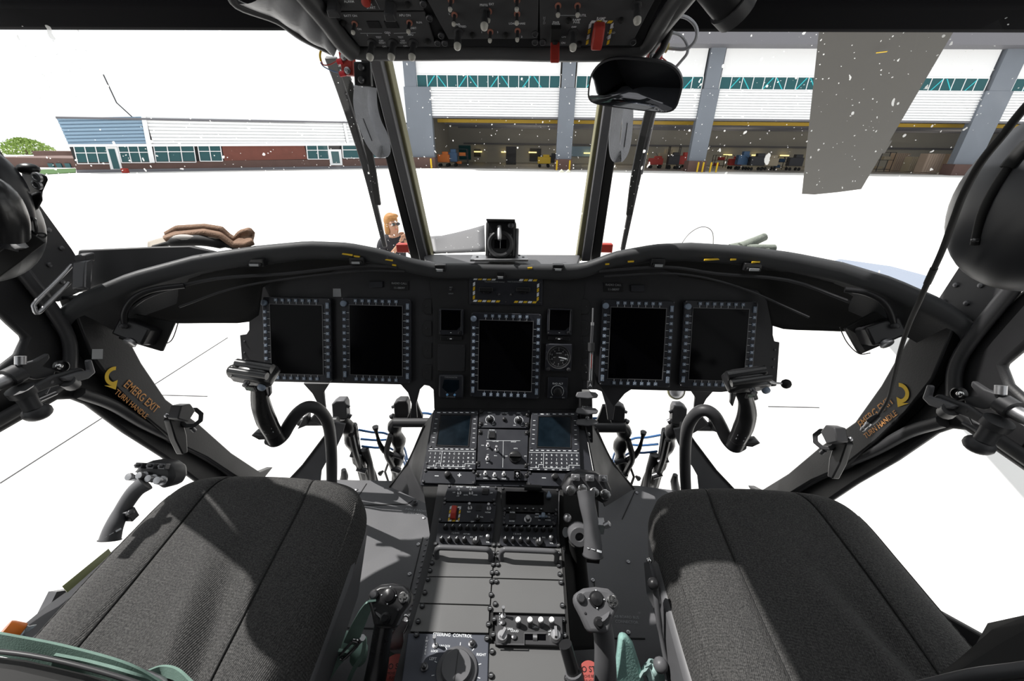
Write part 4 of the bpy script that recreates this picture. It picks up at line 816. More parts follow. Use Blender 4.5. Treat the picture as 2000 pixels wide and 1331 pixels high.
# quarter turn fasteners between the units: black lugs with ring screws
lug = cached('lug', lambda: MB().prism([(-.006, -.006), (.006, -.006), (.006, .006), (-.006, .006)], 0, .004).lathe([(.0045, .004), (.0045, .007), (.003, .008)], 10), M_blk)
def lugs(t, F, pts, z=.002):
    for x, y in pts: part('fastener', lug, None, t, M=V((*F.uv(x, y, .004), z)))
lg = thing('fastener_rail', 'pair of black rails with fasteners between the keypad units', 'rail', F2.M)
for xa, xb in ((936, 928), (1037, 1030)): part('rail', MB().prism(F2.poly([(xa - 1.5, 804), (xa + 1.5, 804), (xb + 2, 946), (xb - 2, 946)]), -.002, .0025), M_rub, lg)
lugs(lg, F2, [(940, 806), (939, 829), (938, 846), (1030, 812), (1029, 830), (1029, 847), (933, 906), (1028, 910), (932, 928), (1029, 930)], .003)
# -- radio columns, sloped
t = plate([(875, 950), (972, 953), (968, 981), (866, 979)], F3, M_cdu, 'toggle_panel', 'small panel with two toggles and square button at the head of the left radio column', 'panel', z1=.005)
ats(t, F3, tog_m(.018), [(897, 964), (920, 964)], 'toggle_switch', h=.005, z=.005); part('push_button', MB().box((0, 0, .0015), (.017, .016, .003)), M_blk, t, M=V((*F3.uv(948, 961, .005), .005)), bevel=.001)
T(t, F3, M_wht, (('SYS TEST', 898, 953, .0045), ('MAP & ALIGN', 921, 954, .0045), ('CDNT TEST', 948, 953, .004), ('OFF', 887, 964, .004), ('OFF', 895, 971, .004), ('AUTO', 910, 969, .004), ('NORM', 928, 969, .004), ('OFF', 960, 965, .004)), .0053)
t = plate([(866, 982), (970, 984), (965, 1021), (856, 1020)], F3, M_cdu, 'emergency_power_panel', 'panel with red guarded switch inside a striped border on the left radio column', 'panel', z1=.005)
(ax, ay), (bx, by) = F3.uv(879, 989, .005), F3.uv(897, 1020, .005); my, mw = MB(), MB()
haz(my, mw, ax, ay - .004, bx, 0, .004, .0053); haz(my, mw, ax, by, bx, 0, .004, .0053); hazv(my, mw, ax, by, ay, .004, .0053); hazv(my, mw, bx - .004, by, ay, .004, .0053)
part('yellow_stripe', my, M_yel, t); part('white_stripe', mw, M_wht, t)
part('switch_guard', MB().slab([(-.006, -.016, 0), (-.006, .014, 0), (-.006, .016, .012), (-.006, -.004, .017), (-.006, -.016, .010)], (.013, 0, 0)), M_red, t, 'red switch guard', M=V((*F3.uv(886, 1002, .010), .005)), bevel=.002)
ats(t, F3, tog_m(.024), [(918, 993), (955, 994)], 'toggle_switch', h=.005, z=.005); part('push_button', MB().box((0, 0, .001), (.014, .013, .002)), M_blk, t, M=V((*F3.uv(935, 993, .005), .005))); ats(t, F3, knob_m(.007, .012), [(933, 1015)], 'knob', h=.005, z=.005)
T(t, F3, M_wht, (('TEST', 916, 1002, .0045), ('NORM', 953, 1003, .0045), ('VOL', 941, 1012, .0045), ('OFF', 923, 1021, .0045)), .0053)
t = plate([(856, 1022), (965, 1023), (961, 1066), (850, 1064)], F3, M_cdu, 'intercom_panel', 'rows of black knobs on the left radio column, in front of the left handle', 'panel', z1=.005, scr=False)
ats(t, F3, knob_m(.0055, .016), [(870 + 14.2 * k, 1031 + .3 * k) for k in range(7)], 'knob', h=.008, z=.005, rot=-.5); ats(t, F3, knob_m(.0055, .016), [(863 + 14.7 * k, 1055 + .3 * k) for k in range(4)], 'knob', h=.008, z=.005, rot=-.3)
ats(t, F3, knob_m(.009, .009), [(930, 1058)], 'selector_knob', h=.005, z=.005); ats(t, F3, knob_m(.006, .010, False, M_alu), [(953, 1050)], 'knob', h=.005, z=.005)
T(t, F3, M_wht, (('1 2 3 4 5', 890, 1043, .005), ('ICS', 921, 1051, .0045), ('PVT', 940, 1050, .0045), ('VOL', 953, 1061, .0045), ('HOT MIC', 912, 1045, .004)), .0053)
t = plate([(978, 953), (1092, 957), (1090, 1002), (982, 1000)], F3, M_blk, 'radio_display_panel', 'radio control head with wide black readout on the right radio column', 'radio', z1=.005)
part('readout', MB().prism(F3.poly([(988, 960), (1062, 962), (1062, 985), (988, 984)], .010), .005, .010), M_scr, t); part('hood', MB().tube([(*F3.uv(1024, 953, .02), .020), (*F3.uv(1058, 954, .02), .020)], .007, 10).box((*F3.uv(1041, 953, .01), .010), (.035, .008, .02)), M_blk, t)
part('pointer_knob', MB().prism([(-.006, -.006), (.006, -.006), (.006, 0), (0, .012), (-.006, 0)], 0, .012), M_key, t, M=V((*F3.uv(1072, 969, .010), .005)), bevel=.002)
ats(t, F3, cached('softkey', lambda: MB().box((0, 0, .002), (.011, .007, .004)).mat(1).box((0, -.001, .0042), (.003, .002, .0004)), [M_blk, M_wht]), [(995 + 15.5 * k, 993 + .4 * k) for k in range(5)], 'push_button', h=.005, z=.005)
t = plate([(982, 1003), (1089, 1005), (1086, 1027), (981, 1025)], F3, M_cdu, 'transponder_panel', 'narrow panel with round cap knob and lever switch on the right radio column', 'panel', z1=.005)
part('round_knob', MB().lathe([(.009, 0), (.009, .002), (.006, .003), (.0065, .016), (.005, .018)], 18), M_alu, t, M=V((*F3.uv(1031, 1014, .01), .005))); part('lever_switch', MB().box((0, 0, .008), (.009, .012, .016)).box((0, 0, .003), (.022, .006, .004)), M_key, t, M=V((*F3.uv(1061, 1009, .01), .005)), bevel=.002)
part('push_button', MB().box((0, 0, .001), (.016, .014, .002)), M_blk, t, M=V((*F3.uv(1001, 1009, .005), .005))); T(t, F3, M_wht, (('ENTER', 1001, 1003, .0045), ('ENTER', 1000, 1020, .0045), ('EMER', 1049, 1006, .004), ('NORM', 1049, 1012, .004), ('VC', 1072, 1006, .004), ('VG', 1072, 1012, .004), ('CH', 1053, 1018, .004), ('POWER', 1070, 1018, .004)), .0053)
screws(t, [F3.uv(a, b, .005) for a, b in ((985, 1007), (985, 1014), (985, 1021), (1080, 1007), (1080, 1014), (1080, 1021))], .0028, .005)
t = plate([(980, 1028), (1086, 1030), (1090, 1069), (974, 1067)], F3, M_cdu, 'intercom_panel', 'rows of sunlit knobs on the right radio column, in front of the right handle', 'panel', z1=.005, scr=False)
ats(t, F3, knob_m(.0055, .016), [(989 + 14.4 * k, 1033 + .3 * k) for k in range(7)], 'knob', h=.008, z=.005, rot=-.6); ats(t, F3, knob_m(.0055, .016), [(987 + 14.8 * k, 1056 + .4 * k) for k in range(4)], 'knob', h=.008, z=.005, rot=0)
ats(t, F3, knob_m(.009, .009), [(1054, 1060)], 'selector_knob', h=.005, z=.005); ats(t, F3, knob_m(.006, .010, False, M_alu), [(1076, 1052)], 'knob', h=.005, z=.005)
T(t, F3, M_wht, (('1 2 3 4 5', 1010, 1045, .005), ('ICS', 1044, 1053, .0045), ('PVT', 1062, 1052, .0045), ('VOL', 1077, 1063, .0045)), .0053)
# carry handles
for a, b, lab in (((852, 1071), (958, 1078), 'left grey bar handle across the console behind the radios'), ((979, 1075), (1088, 1079), 'right grey bar handle across the console behind the radios')):
    (u0, v0), (u1, v1) = F4.uv(*a, .03), F4.uv(*b, .03); h = .033
    t = solo('carry_handle', MB().tube(smooth_path([(u0, v0 - .004, 0), (u0, v0, h * .55), (u0 + .006, v0, h * .93), (u0 + .018, v0, h), (u1 - .018, v0, h), (u1 - .006, v0, h * .93), (u1, v0, h * .55), (u1, v0 - .004, 0)], 4), .0062, 10), M_grey, lab, 'handle', M=F4.M)
# flat blanking panels behind the radios
def fplate(pts, lab, name='blanking_plate'):
    return plate(pts, F4, M_cons, name, lab, 'plate', z0=-.004, z1=.001, bevel=.0008, scr=False)
fplate([(850, 1067), (967, 1069), (960, 1128), (834, 1126)], 'grey blanking plate under the left bar handle'); fplate([(969, 1069), (1096, 1072), (1100, 1133), (963, 1129)], 'grey blanking plate under the right bar handle')
fplate([(833, 1127.5), (960, 1129.5), (957, 1182), (819, 1178)], 'grey blanking plate second from the top in the left console column'); fplate([(818, 1180), (956, 1184), (954, 1237), (801, 1234)], 'grey blanking plate directly above the steering control panel')
fplate([(962, 1131), (1100, 1135), (1104, 1200), (958, 1196)], 'grey blanking plate directly above the white-knobbed panel'); fplate([(957, 1258), (1107, 1261), (1112, 1345), (950, 1345)], 'grey blanking plate below the white-knobbed panel')
F4x = thing('console_edge', 'black mounting rails with ring screws along the rear console', 'rail', F4.M)
part('centre_rail', MB().prism(F4.poly([(966, 1068), (969, 1068), (957, 1345), (949, 1345)]), -.006, .0005), M_rub, F4x)
part('right_rail', MB().prism(F4.poly([(1097, 1070), (1100, 1070), (1120, 1345), (1112, 1345)]), -.02, .0005), M_rub, F4x)
sm = cached('ringscrew', lambda: MB().lathe([(.0052, 0), (.0052, .004), (.0045, .0055), (.0036, .0055), (.0032, .0045)], 12).mat(1).box((0, 0, .005), (.005, .0012, .0008)), [M_dgrey, M_dimw])
for x, y in [(964, 1067), (974, 1067), (963, 1083), (973, 1083), (962, 1090), (973, 1090), (963, 1105), (972, 1105), (961, 1121), (970, 1121), (960, 1138), (969, 1138), (959, 1164), (967, 1182), (957, 1191), (965, 1212), (954, 1222), (963, 1242), (961, 1275), (959, 1322), (1090, 1068), (1090, 1083), (1091, 1107), (1093, 1124), (1095, 1140), (1098, 1185), (1099, 1214), (1102, 1244),
             (849, 1085), (844, 1102), (840, 1117), (836, 1134), (830, 1160), (825, 1186), (817, 1216), (851, 1065), (1107, 1327)]:
    part('ring_screw', sm, None, F4x, M=V((*F4.uv(x, y), .001)))
# steering control panel
t = plate([(797, 1237), (955, 1240), (953, 1345), (782, 1345)], F4, mat('panel_blue_grey', (.055, .06, .075), .5, noise=.1), 'steering_control_panel', 'blue-grey STEERING CONTROL panel with big round knob at the bottom of the console', 'panel', z0=-.004, z1=.004, bevel=.002, scr=False)
u, v = F4.uv(892, 1307, .010)
part('steering_knob', MB().lathe([(.037, 0), (.037, .004), (.034, .006), (.0285, .007), (.0275, .015), (.026, .017)], 48), M_grey, t, M=V((u, v, .004))); part('knob_ridge', MB().box((0, 0, .0172), (.0012, .050, .0010)), M_dgrey, t, M=V((u, v, .004)))
mk = MB(); uk, vk = F4.uv(892, 1311, .004)
for a_ in (-102, -74, -37, 0, 37, 74, 102): a = radians(a_); mk.box((0, .0425, 0), (.0012, .005, .0004), Matrix.Translation((uk, vk, .0043)) @ Matrix.Rotation(-a, 4, 'Z'))
for s, x, y, z_ in (('STEERING  CONTROL', 884, 1244, .0078), ('UNLOCK', 869, 1265, .005), ('LOCK', 849, 1275, .005), ('LEFT', 846, 1290, .0065), ('RIGHT', 940, 1282, .0062)): u, v = F4.uv(x, y); txt(mk, s, u, v, z_, .0044, bold=.012)
for k, s in enumerate('SWIVEL'): u, v = F4.uv(834 - .6 * k, 1249 + 6.1 * k); txt(mk, s, u, v, .0052, .0044)
part('lettering', mk, M_wht, t); ats(t, F4, tog_m(.026), [(850, 1262)], 'toggle_switch', h=.004, z=.004)
for x, y in ((922, 1259), (829, 1305)): part('lamp', MB().lathe([(.007, 0), (.007, .003), (.0045, .004), (.0045, .009), (.002, .011)], 14), M_bol, t, M=V((*F4.uv(x, y, .004), .004)))
for x, y in ((814, 1244), (951, 1251)): part('ring_screw', sm, None, t, M=V((*F4.uv(x, y), .004)))
# white knobbed panel
t = plate([(972, 1202), (1098, 1205), (1100, 1262), (967, 1258)], F4, M_dgrey, 'mission_control_panel', 'panel with four white-topped knobs standing proud on the right console column', 'panel', z0=.0, z1=.012, bevel=.001, scr=False)
wk = cached('wknob', lambda: MB().lathe([(.006, 0), (.0055, .018)], 14).mat(1).lathe([(.0055, .018), (.0045, .021), (.0015, .0215)], 14), [M_grey, mat('knob_white', (.7, .7, .7), .4)])
ats(t, F4, wk, [(1012, 1217), (1035, 1217), (1056, 1217), (1077, 1217)], 'white_topped_knob', h=.020, z=.012)
kw = cached('pknob', lambda: MB().lathe([(.0105, 0), (.0105, .010), (.009, .012)], 18).box((0, .003, .015), (.005, .017, .007)), M_alu)
ats(t, F4, kw, [(981, 1243)], 'pointer_knob', h=.02, z=.012, rot=-.5); ats(t, F4, kw, [(1085, 1242)], 'pointer_knob', h=.02, z=.012, rot=0)
ats(t, F4, tog_m(.026), [(983, 1204)], 'toggle_switch', h=.012, z=.012); ats(t, F4, cached('pb2', lambda: MB().lathe([(.005, 0), (.005, .004), (.003, .005)], 12), M_bol), [(982, 1218), (1004, 1246)], 'push_button', h=.012, z=.012)
part('counter_window', MB().prism(F4.poly([(1026, 1238), (1066, 1239), (1066, 1252), (1025, 1251)], .012), .0118, .0124), M_scr, t); part('counter_wheel', MB().lathe([(.006, -.004), (.006, .004)], 14, Matrix.Rotation(pi / 2, 4, 'Y')), M_alu, t, M=V((*F4.uv(1045, 1245, .014), .011)))
part('rib', MB().tube([(*F4.uv(969, 1259, .014), .014), (*F4.uv(1024, 1260, .014), .014), (*F4.uv(1024, 1238, .014), .014), (*F4.uv(1066, 1238, .014), .014)], .0012, 6), M_grey, t)
T(t, F4, M_wht, (('POINT', 1044, 1232, .0055), ('SAN', 996, 1236, .0055), ('LOUD', 1005, 1240, .0055), ('OF', 1073, 1240, .005), ('PL', 1073, 1247, .005)), .0125)
for k, s in enumerate('PLAIN'): u, v = F4.uv(976, 1200 + 5 * k, .012); mk = MB(); txt(mk, s, u, v, .0045, .0125); part('letter', mk, M_wht, t)
# throttle lever quadrant on the right flank
FQ = Frame(fr(onY(1145, 815, .93), (1, 0, 0), (0, .36, .93)))
t = thing('brake_lever_box', 'black box with flat grey paddle levers on the right flank of the upper console', 'lever box', FQ.M)
part('box', MB().prism(FQ.poly([(1132, 768), (1157, 768), (1159, 866), (1134, 864)]), -.05, 0), M_blk, t, bevel=.003)
for y in (776, 807, 829): part('paddle', MB().prism([(-.035, -.002), (-.03, .010), (.0, .013), (.022, .011), (.03, .004), (.026, -.005), (0, -.009), (-.03, -.007)], .004, .010, Matrix.Rotation(-.5, 4, 'X')), M_grey, t, M=V((*FQ.uv(1148, y, .012), .006)), bevel=.0025)
ats(t, FQ, tog_m(.018), [(1147, 817), (1149, 848)], 'toggle_switch', h=0, z=0); T(t, FQ, M_dimw, (('PUSH PEDALS', 1146, 795, .0045), ('TO RELEASE', 1146, 799, .0045), ('BRKS BL', 1145, 823, .005), ('OFFSET', 1145, 828, .005), ('LAMP-ON', 1147, 857, .005)), .0006)
part('hook', MB().tube(smooth_path([V((*FQ.uv(1135, 858), .002)), V((*FQ.uv(1138, 872), .004)), V((*FQ.uv(1142, 868), .004))], 4), .0012, 5), M_blk, t)
# ------------------------------------------------------------------ sticks
def Pt(l): return [onY(*p) for p in l]
def cyc(side_, tube, grip, head, label):
    P = smooth_path(Pt(tube), 7); base = P[0].copy(); t = thing('cyclic_stick', label, 'control stick', base); T0 = Matrix.Translation(-base)
    G = Pt(grip)
    part('tube', MB().tube(P, .0165, 14), M_dgrey, t, M=T0); part('collar', MB().tube([G[0] + (G[0] - G[1]) * .25, G[0].lerp(G[1], .2)], .022, 14), M_blk, t, M=T0)
    gp = smooth_path(G, 6); n = len(gp); rr = [interp([(0, .021), (.25, .024), (.5, .022), (.75, .018), (1, .020)], i / (n - 1)) for i in range(n)]
    part('grip', MB().tube(gp, rr, 14), M_grip, t, M=T0)
    part('palm_rest', MB().prism([(-.016, -.006), (.02, -.01), (.038, .004), (.03, .010), (.0, .006)], -.012, .012, Matrix.Rotation(pi / 2, 4, 'X')), M_grip, t, M=T0 @ Matrix.Translation(G[0] + V((side_ * .018, 0, .004))) @ Matrix.Diagonal((side_, 1, 1, 1)), bevel=.002)
    mk = MB(); a, b = G[0].lerp(G[1], .55), G[0].lerp(G[1], .75)
    for k in range(9):
        for q in range(2): c = G[0].lerp(G[1], .5 + .22 * q) + V((-.016 + .004 * k, -.0225 + .0016 * abs(k - 4), .002 * sin(k))); mk.box(tuple(c), (.0025, .0008, .0035))
    part('marking', mk, M_dimw, t, M=T0)
    H = onY(*head); HM = T0 @ Matrix.Translation(H) @ Matrix.Rotation(-side_ * .18, 4, 'Y') @ Matrix.Rotation(.35, 4, 'X')
    hd_ = part('head', MB().slab([(-.050, -.02, -.016), (-.046, -.026, .006), (-.03, -.028, .018), (.03, -.028, .020), (.044, -.026, .008), (.046, -.02, -.014), (.02, -.02, -.024), (-.03, -.02, -.022)], (0, .055, .004)), M_grip, t, M=HM, bevel=.008)
    part('top_housing', MB().tube([(-.045, .012, .014), (.040, .012, .018)], .012, 10).tube([(-.045, -.012, .016), (.040, -.012, .02)], .009, 10), M_grip, t, M=HM)
    part('thumb_button', MB().lathe([(.009, 0), (.009, .005), (.007, .008), (.002, .009)], 14, Matrix.Rotation(pi / 2, 4, 'X')), M_key, t, 'pale round button', M=HM @ Matrix.Translation((.030, -.026, -.004)))
    part('trim_switch', MB().lathe([(.007, 0), (.006, .006), (.004, .008), (.006, .010), (.005, .013)], 12, Matrix.Rotation(pi / 2, 4, 'X')), M_bol, t, M=HM @ Matrix.Translation((-.002, -.026, .004)))
    part('trigger', MB().slab([(0, 0, .03), (.010, 0, .02), (.014, 0, 0), (.008, 0, -.03), (0, 0, -.04)], (0, .012, 0)), M_bol, t, M=T0 @ Matrix.Translation(G[-1].lerp(G[-2], .35)) @ Matrix.Diagonal((-1 if side_ > 0 else 1, 1, 1, 1)) @ Matrix.Translation((.018, -.006, 0)), bevel=.003)
    for k in range(3): part('side_button', MB().lathe([(.006, 0), (.006, .004), (.004, .010), (.002, .011)], 10, Matrix.Rotation(side_ * pi / 2, 4, 'Y')), M_blk, t, M=T0 @ Matrix.Translation(G[-2].lerp(G[-1], .2 + .16 * k) + V((side_ * .019, 0, 0))))
    part('release_plate', MB().box((0, 0, 0), (.024, .004, .020)), M_blk, t, M=HM @ Matrix.Translation((0, -.029, -.016)), bevel=.001); mk = MB(); txt(mk, 'HOOK', 0, .002, .0055, 0); txt(mk, 'REL', 0, -.005, .0055, 0)
    part('lettering', mk, mat('lettering_pale_green', (.35, .5, .4), .6), t, M=HM @ Matrix.Translation((0, -.0315, -.016)) @ Matrix.Rotation(pi / 2, 4, 'X'))
    return t, HM
t, HM = cyc(-1, [(648, 962, .95), (648, 905, .93), (646, 862, .92), (640, 826, .90), (624, 802, .885), (603, 795, .87), (583, 806, .855), (566, 828, .84), (553, 850, .83), (538, 862, .82), (526, 858, .81)],
       [(537, 852, .81), (521, 822, .80), (510, 790, .79), (506, 760, .79), (502, 742, .79)], (498, 732, .78), 'black cyclic stick with curved grip in front of the left seat')
part('beeper_pod', MB().ball((0, 0, 0), (.018, .018, .020), 12), M_grip, t, M=HM @ Matrix.Translation((-.052, .004, -.010)))
t, HM = cyc(1, [(1340, 962, .97), (1338, 915, .95), (1339, 862, .93), (1345, 830, .92), (1360, 808, .91), (1378, 802, .90), (1395, 812, .89), (1408, 834, .88), (1420, 858, .87), (1435, 873, .86), (1448, 868, .85)],
       [(1438, 864, .85), (1452, 835, .84), (1459, 808, .83), (1457, 782, .83), (1450, 760, .83)], (1460, 745, .82), 'black cyclic stick with curved grip in front of the right seat')
part('microphone_boom', MB().tube([(.035, 0, .0), (.062, -.006, -.012), (.083, -.008, -.016)], [.007, .003, .0025], 8), M_alu, t, M=HM); part('foam_tip', MB().ball((0, 0, 0), .0115, 12), M_rub, t, M=HM @ Matrix.Translation((.088, -.008, -.018)))
# ------------------------------------------------------------------ thrust levers
def lever(label, pts, head, s_):
    P = smooth_path(Pt(pts), 6); t = thing('thrust_lever', label, 'control lever', P[0].copy()); T0 = Matrix.Translation(-P[0]); n = len(P)
    part('arm', MB().tube(P, [interp([(0, .021), (.5, .0165), (.85, .0185), (1, .021)], i / (n - 1)) for i in range(n)], 16), M_grey, t, M=T0)
    part('end_ring', MB().tube([P[0], P[0].lerp(P[1], .35)], .0225, 16), M_dgrey, t, M=T0)
    H = onY(*head); HM = T0 @ Matrix.Translation(H)
    part('head', MB().slab([(-.052, 0, -.018), (-.056, 0, .0), (-.044, 0, .024), (-.018, 0, .036), (.022, 0, .034), (.046, 0, .022), (.056, 0, -.002), (.050, 0, -.026), (.034, 0, -.030), (.0, 0, -.014)], (0, .05, .01)), M_dgrey, t, M=HM @ Matrix.Rotation(-.8, 4, 'X'), bevel=.010)
    R = HM @ Matrix.Rotation(-.8, 4, 'X') @ Matrix.Translation((0, -.004, 0))
    for x, z, r in ((-.038, -.004, .011), (-.012, .0, .0105), (.014, -.006, .0105), (.038, -.010, .0115)):
        part('hat_switch', MB().lathe([(r, 0), (r, .004), (r * .6, .006), (r * .55, .012), (r * .9, .014), (r * .8, .020), (r * .3, .021)], 10, Matrix.Rotation(pi / 2, 4, 'X')), M_chr if s_ else M_alu, t, M=R @ Matrix.Translation((x, 0, z)))
    for x in (-.028, .004, .034): part('toggle_block', MB().box((0, -.006, .0), (.018, .014, .014)).lathe([(.005, 0), (.004, .010), (.001, .011)], 8, Matrix.Translation((0, -.012, 0)) @ Matrix.Rotation(pi / 2, 4, 'X')), M_alu if s_ else M_bol, t, M=R @ Matrix.Translation((x, 0, .024)), bevel=.001)
    q = P[int(n * .45)]
    part('push_switch', MB().box((0, 0, 0), (.018, .020, .030)).lathe([(.007, 0), (.007, .012), (.005, .014)], 10, Matrix.Translation((.008, -.008, .01)) @ Matrix.Rotation(.9, 4, 'Y')), M_alu if s_ else M_bol, t, M=T0 @ Matrix.Translation(q + V((.019, .004, -.006))), bevel=.003)
    mk = MB(); mk.box((0, 0, 0), (.008, .001, .001)); mk.box((.013, 0, 0), (.010, .001, .004)); mk.box((-.010, 0, 0), (.004, .001, .001)); dv = (CAM - P[3]).normalized(); part('marking', mk, M_wht, t, M=T0 @ Matrix.Translation(P[3] + dv * .0208) @ dv.to_track_quat('-Y', 'Z').to_matrix().to_4x4())
    return t
lever('grey thrust lever with bright switches beside the centre console', [(1158, 1086, .56), (1158, 1060, .575), (1154, 1020, .60), (1147, 985, .625), (1144, 960, .645)], (1147, 956, .66), 1)
part_b = thing('lever_pivot', 'grey pivot boss and boot below the thrust lever by the console', 'fitting', onY(1132, 1045, .63)); T0 = Matrix.Translation(-part_b.matrix_world.to_translation())
q = onY(1130, 1045, .63)
part('boss', MB().lathe([(.024, -.02), (.024, .012), (.021, .016), (.010, .016), (.009, .004)], 20, Matrix.Translation(q) @ Matrix.Rotation(1.0, 4, 'X')), M_grey, part_b, M=T0); part('boot', MB().tube(Pt([(1128, 1055, .64), (1130, 1100, .64), (1133, 1160, .60), (1135, 1230, .58)]), [.022, .02, .024, .03], 12), M_rub, part_b, M=T0)
part('slot_cover', MB().slab(Pt([(1102, 1080, .60), (1128, 1090, .66), (1160, 1200, .60), (1165, 1260, .56), (1115, 1262, .48)]), (0, 0, -.02)), M_rub, part_b, M=T0); part('boot_housing', MB().slab(Pt([(1101, 955, .74), (1168, 958, .76), (1172, 1092, .66), (1104, 1084, .62)]), (0, 0, -.02)), M_rub, part_b, M=T0); part('bright_ball', MB().ball((0, 0, 0), .010, 10), M_alu, part_b, M=T0 @ Matrix.Translation(onY(1108, 1012, .66)))
part('oval_tag', MB().lathe([(.010, 0), (.010, .001)], 16, Matrix.Rotation(1.2, 4, 'X') @ Matrix.Diagonal((.8, 1.3, 1, 1))), M_dimw, part_b, M=T0 @ Matrix.Translation(onY(1105, 1040, .65)))
lever('black thrust lever with knobbed head left of the left seat', [(214, 1056, .60), (222, 1030, .62), (238, 998, .65), (262, 962, .68), (284, 944, .70)], (296, 930, .72), 0)
# ------------------------------------------------------------------ seats
def seat(name_lab, cx, yf, z, skew, W, sx):
    t = thing('pilot_seat', name_lab, 'seat', V((cx, yf - .25, FZ)))
    B = Matrix.Translation(V((cx, yf, z))) ; T0 = Matrix.Translation(-t.matrix_world.to_translation())
    def f(u, v):                      # u across -1..1, v front 0 .. back 1
        x = -1 + 2 * u
        y = -.56 * v; wv = W * (1 + .04 * sin(v * 3)) 
        ex = (1 - abs(x) ** 7) ** .4 if abs(x) < 1 else 0
        if v < .25: wv *= (1 - ((.25 - v) / .25) ** 3 * .22)
        ev = (1 - max(0, (.16 - v) / .16) ** 2.6) ** .55 if v < .16 else 1
        zz = .085 * (min(ex, 1)) * ev - .085
        zz += .018 * cos(x * 1.4) * (1 - v * .5) - .05 * v + .012 * abs(x) ** 2 * (v > .3) * (v - .3)
        for s0 in (-.47, .47):
            d = (x - s0 - .06 * s0 * v) / .022; zz -= .006 * math.exp(-d * d)
        zz += .0035 * sin(9 * x + 4 * v * v + 2 * sin(5 * v)) * min(1, v * 2) + .003 * sin(14 * v - 6 * x) * max(0, v - .4)
        zz += (.010 * math.exp(-((x * 1.4 - .1 - (v - .55)) / .13) ** 2) - .012 * math.exp(-((x * 1.4 - .38 - (v - .55)) / .12) ** 2)) * max(0, min(1, (v - .35) * 4))
        return V((x * wv + skew * (v - .0) * .5, y, zz))
    cush = MB().grid(f, 72, 60)
    cu = part('seat_cushion', cush, M_fab, t, M=T0 @ B, sharp=80)
    for s0 in (-.47, .47):                # stitched seams
        pts = [f((s0 + .06 * s0 * v + 1) / 2, v) + V((0, 0, .0035)) for v in [i / 30 for i in range(1, 31)]]; part('seam', MB().tube(pts, .0016, 5), M_rub, cu)
    for s1 in (-.93, .93):
        pts = [f((s1 + 1) / 2, v) + V((0, 0, .001)) for v in [i / 30 for i in range(4, 31)]]; part('piping', MB().tube(pts, .0018, 5), M_fab, cu)
    part('seat_pan', MB().slab([(-W * .9 + 0, -.03, -.075), (W * .9, -.03, -.075), (W * 1.06 + skew * .1, -.2, -.08), (W * 1.06 + skew * .3, -.58, -.12), (-W * 1.06 + skew * .3, -.58, -.12), (-W * 1.06 + skew * .1, -.2, -.08)], (0, 0, -.10)), M_grey, t, M=T0 @ B, bevel=.015)
    part('seat_base', MB().box((0, -.3, -.27), (.34, .36, .26)), M_dgrey, t, M=T0 @ B, bevel=.01)
    if sx < 0: part('armour_side', MB().slab([(sx * -.30, -.15, -.16), (sx * -.31, -.58, .10), (sx * -.31, -.75, .12), (sx * -.30, -.75, -.25), (sx * -.29, -.2, -.25)], (sx * -.012, 0, 0)), M_dgrey, t, M=T0 @ B, bevel=.003)
    return t, B
sL, BL = seat('left pilot seat with sunlit dark woven cushion', -.543, .715, -.715, .02, .240, 1)
sR, BR = seat('right pilot seat with shaded dark woven cushion', .612, .745, -.725, .02, .245, -1)
# seat backs at the bottom corners
def back(t, pts, m=M_quilt, h=.10, name='seat_back'):
    T0 = Matrix.Translation(-t.matrix_world.to_translation()); part(name, MB().slab(Pt(pts), (0, -h, 0)), m, t, M=T0, bevel=.02)
back(sL, [(-40, 1262, .27), (60, 1275, .27), (180, 1303, .265), (300, 1338, .26), (380, 1400, .25), (300, 1700, .2), (-100, 1600, .2)], M_rub)
T0 = Matrix.Translation(-sL.matrix_world.to_translation())
part('back_rim', MB().tube(smooth_path(Pt([(-60, 1268, .262), (60, 1281, .262), (180, 1308, .257), (290, 1343, .25), (330, 1370, .25)]), 5), .003, 8), M_dgrey, sL, M=T0)
back(sR, [(2060, 1150, .30), (2000, 1182, .30), (1930, 1222, .30), (1860, 1268, .29), (1805, 1310, .28), (1780, 1345, .27), (1790, 1700, .2), (2200, 1500, .2)], M_rub)
T0 = Matrix.Translation(-sR.matrix_world.to_translation()); part('back_rim', MB().tube(smooth_path(Pt([(2060, 1300, .24), (1990, 1310, .24), (1900, 1322, .24), (1800, 1345, .24)]), 5), .007, 8), M_dgrey, sR, M=T0)
# seat lever with black ball on the right seat's inner side
t = thing('seat_adjust_lever', 'slim lever with black ball on the inner side of the right seat', 'lever', onY(1275, 1140, .52)); T0 = Matrix.Translation(-t.matrix_world.to_translation())
part('ball', MB().ball(onY(1276, 1141, .50), .0115, 14), M_blk, t, M=T0); part('bracket', MB().slab(Pt([(1256, 1098, .55), (1268, 1096, .55), (1290, 1180, .50), (1276, 1190, .50), (1262, 1160, .52)]), (.01, 0, -.01)), M_grey, t, M=T0, bevel=.002)
part('rod', MB().tube(smooth_path(Pt([(1280, 1150, .50), (1284, 1190, .48), (1290, 1235, .46), (1300, 1290, .43), (1310, 1340, .40)]), 4), [.006] * 8 + [.0045] * 9, 8), M_grey, t, M=T0); part('joint', MB().ball(onY(1290, 1300, .42), .014, 12), M_grey, t, M=T0)
part('end_bolt', MB().ball(onY(1268, 1096, .55), .006, 8), M_chr, t, M=T0)
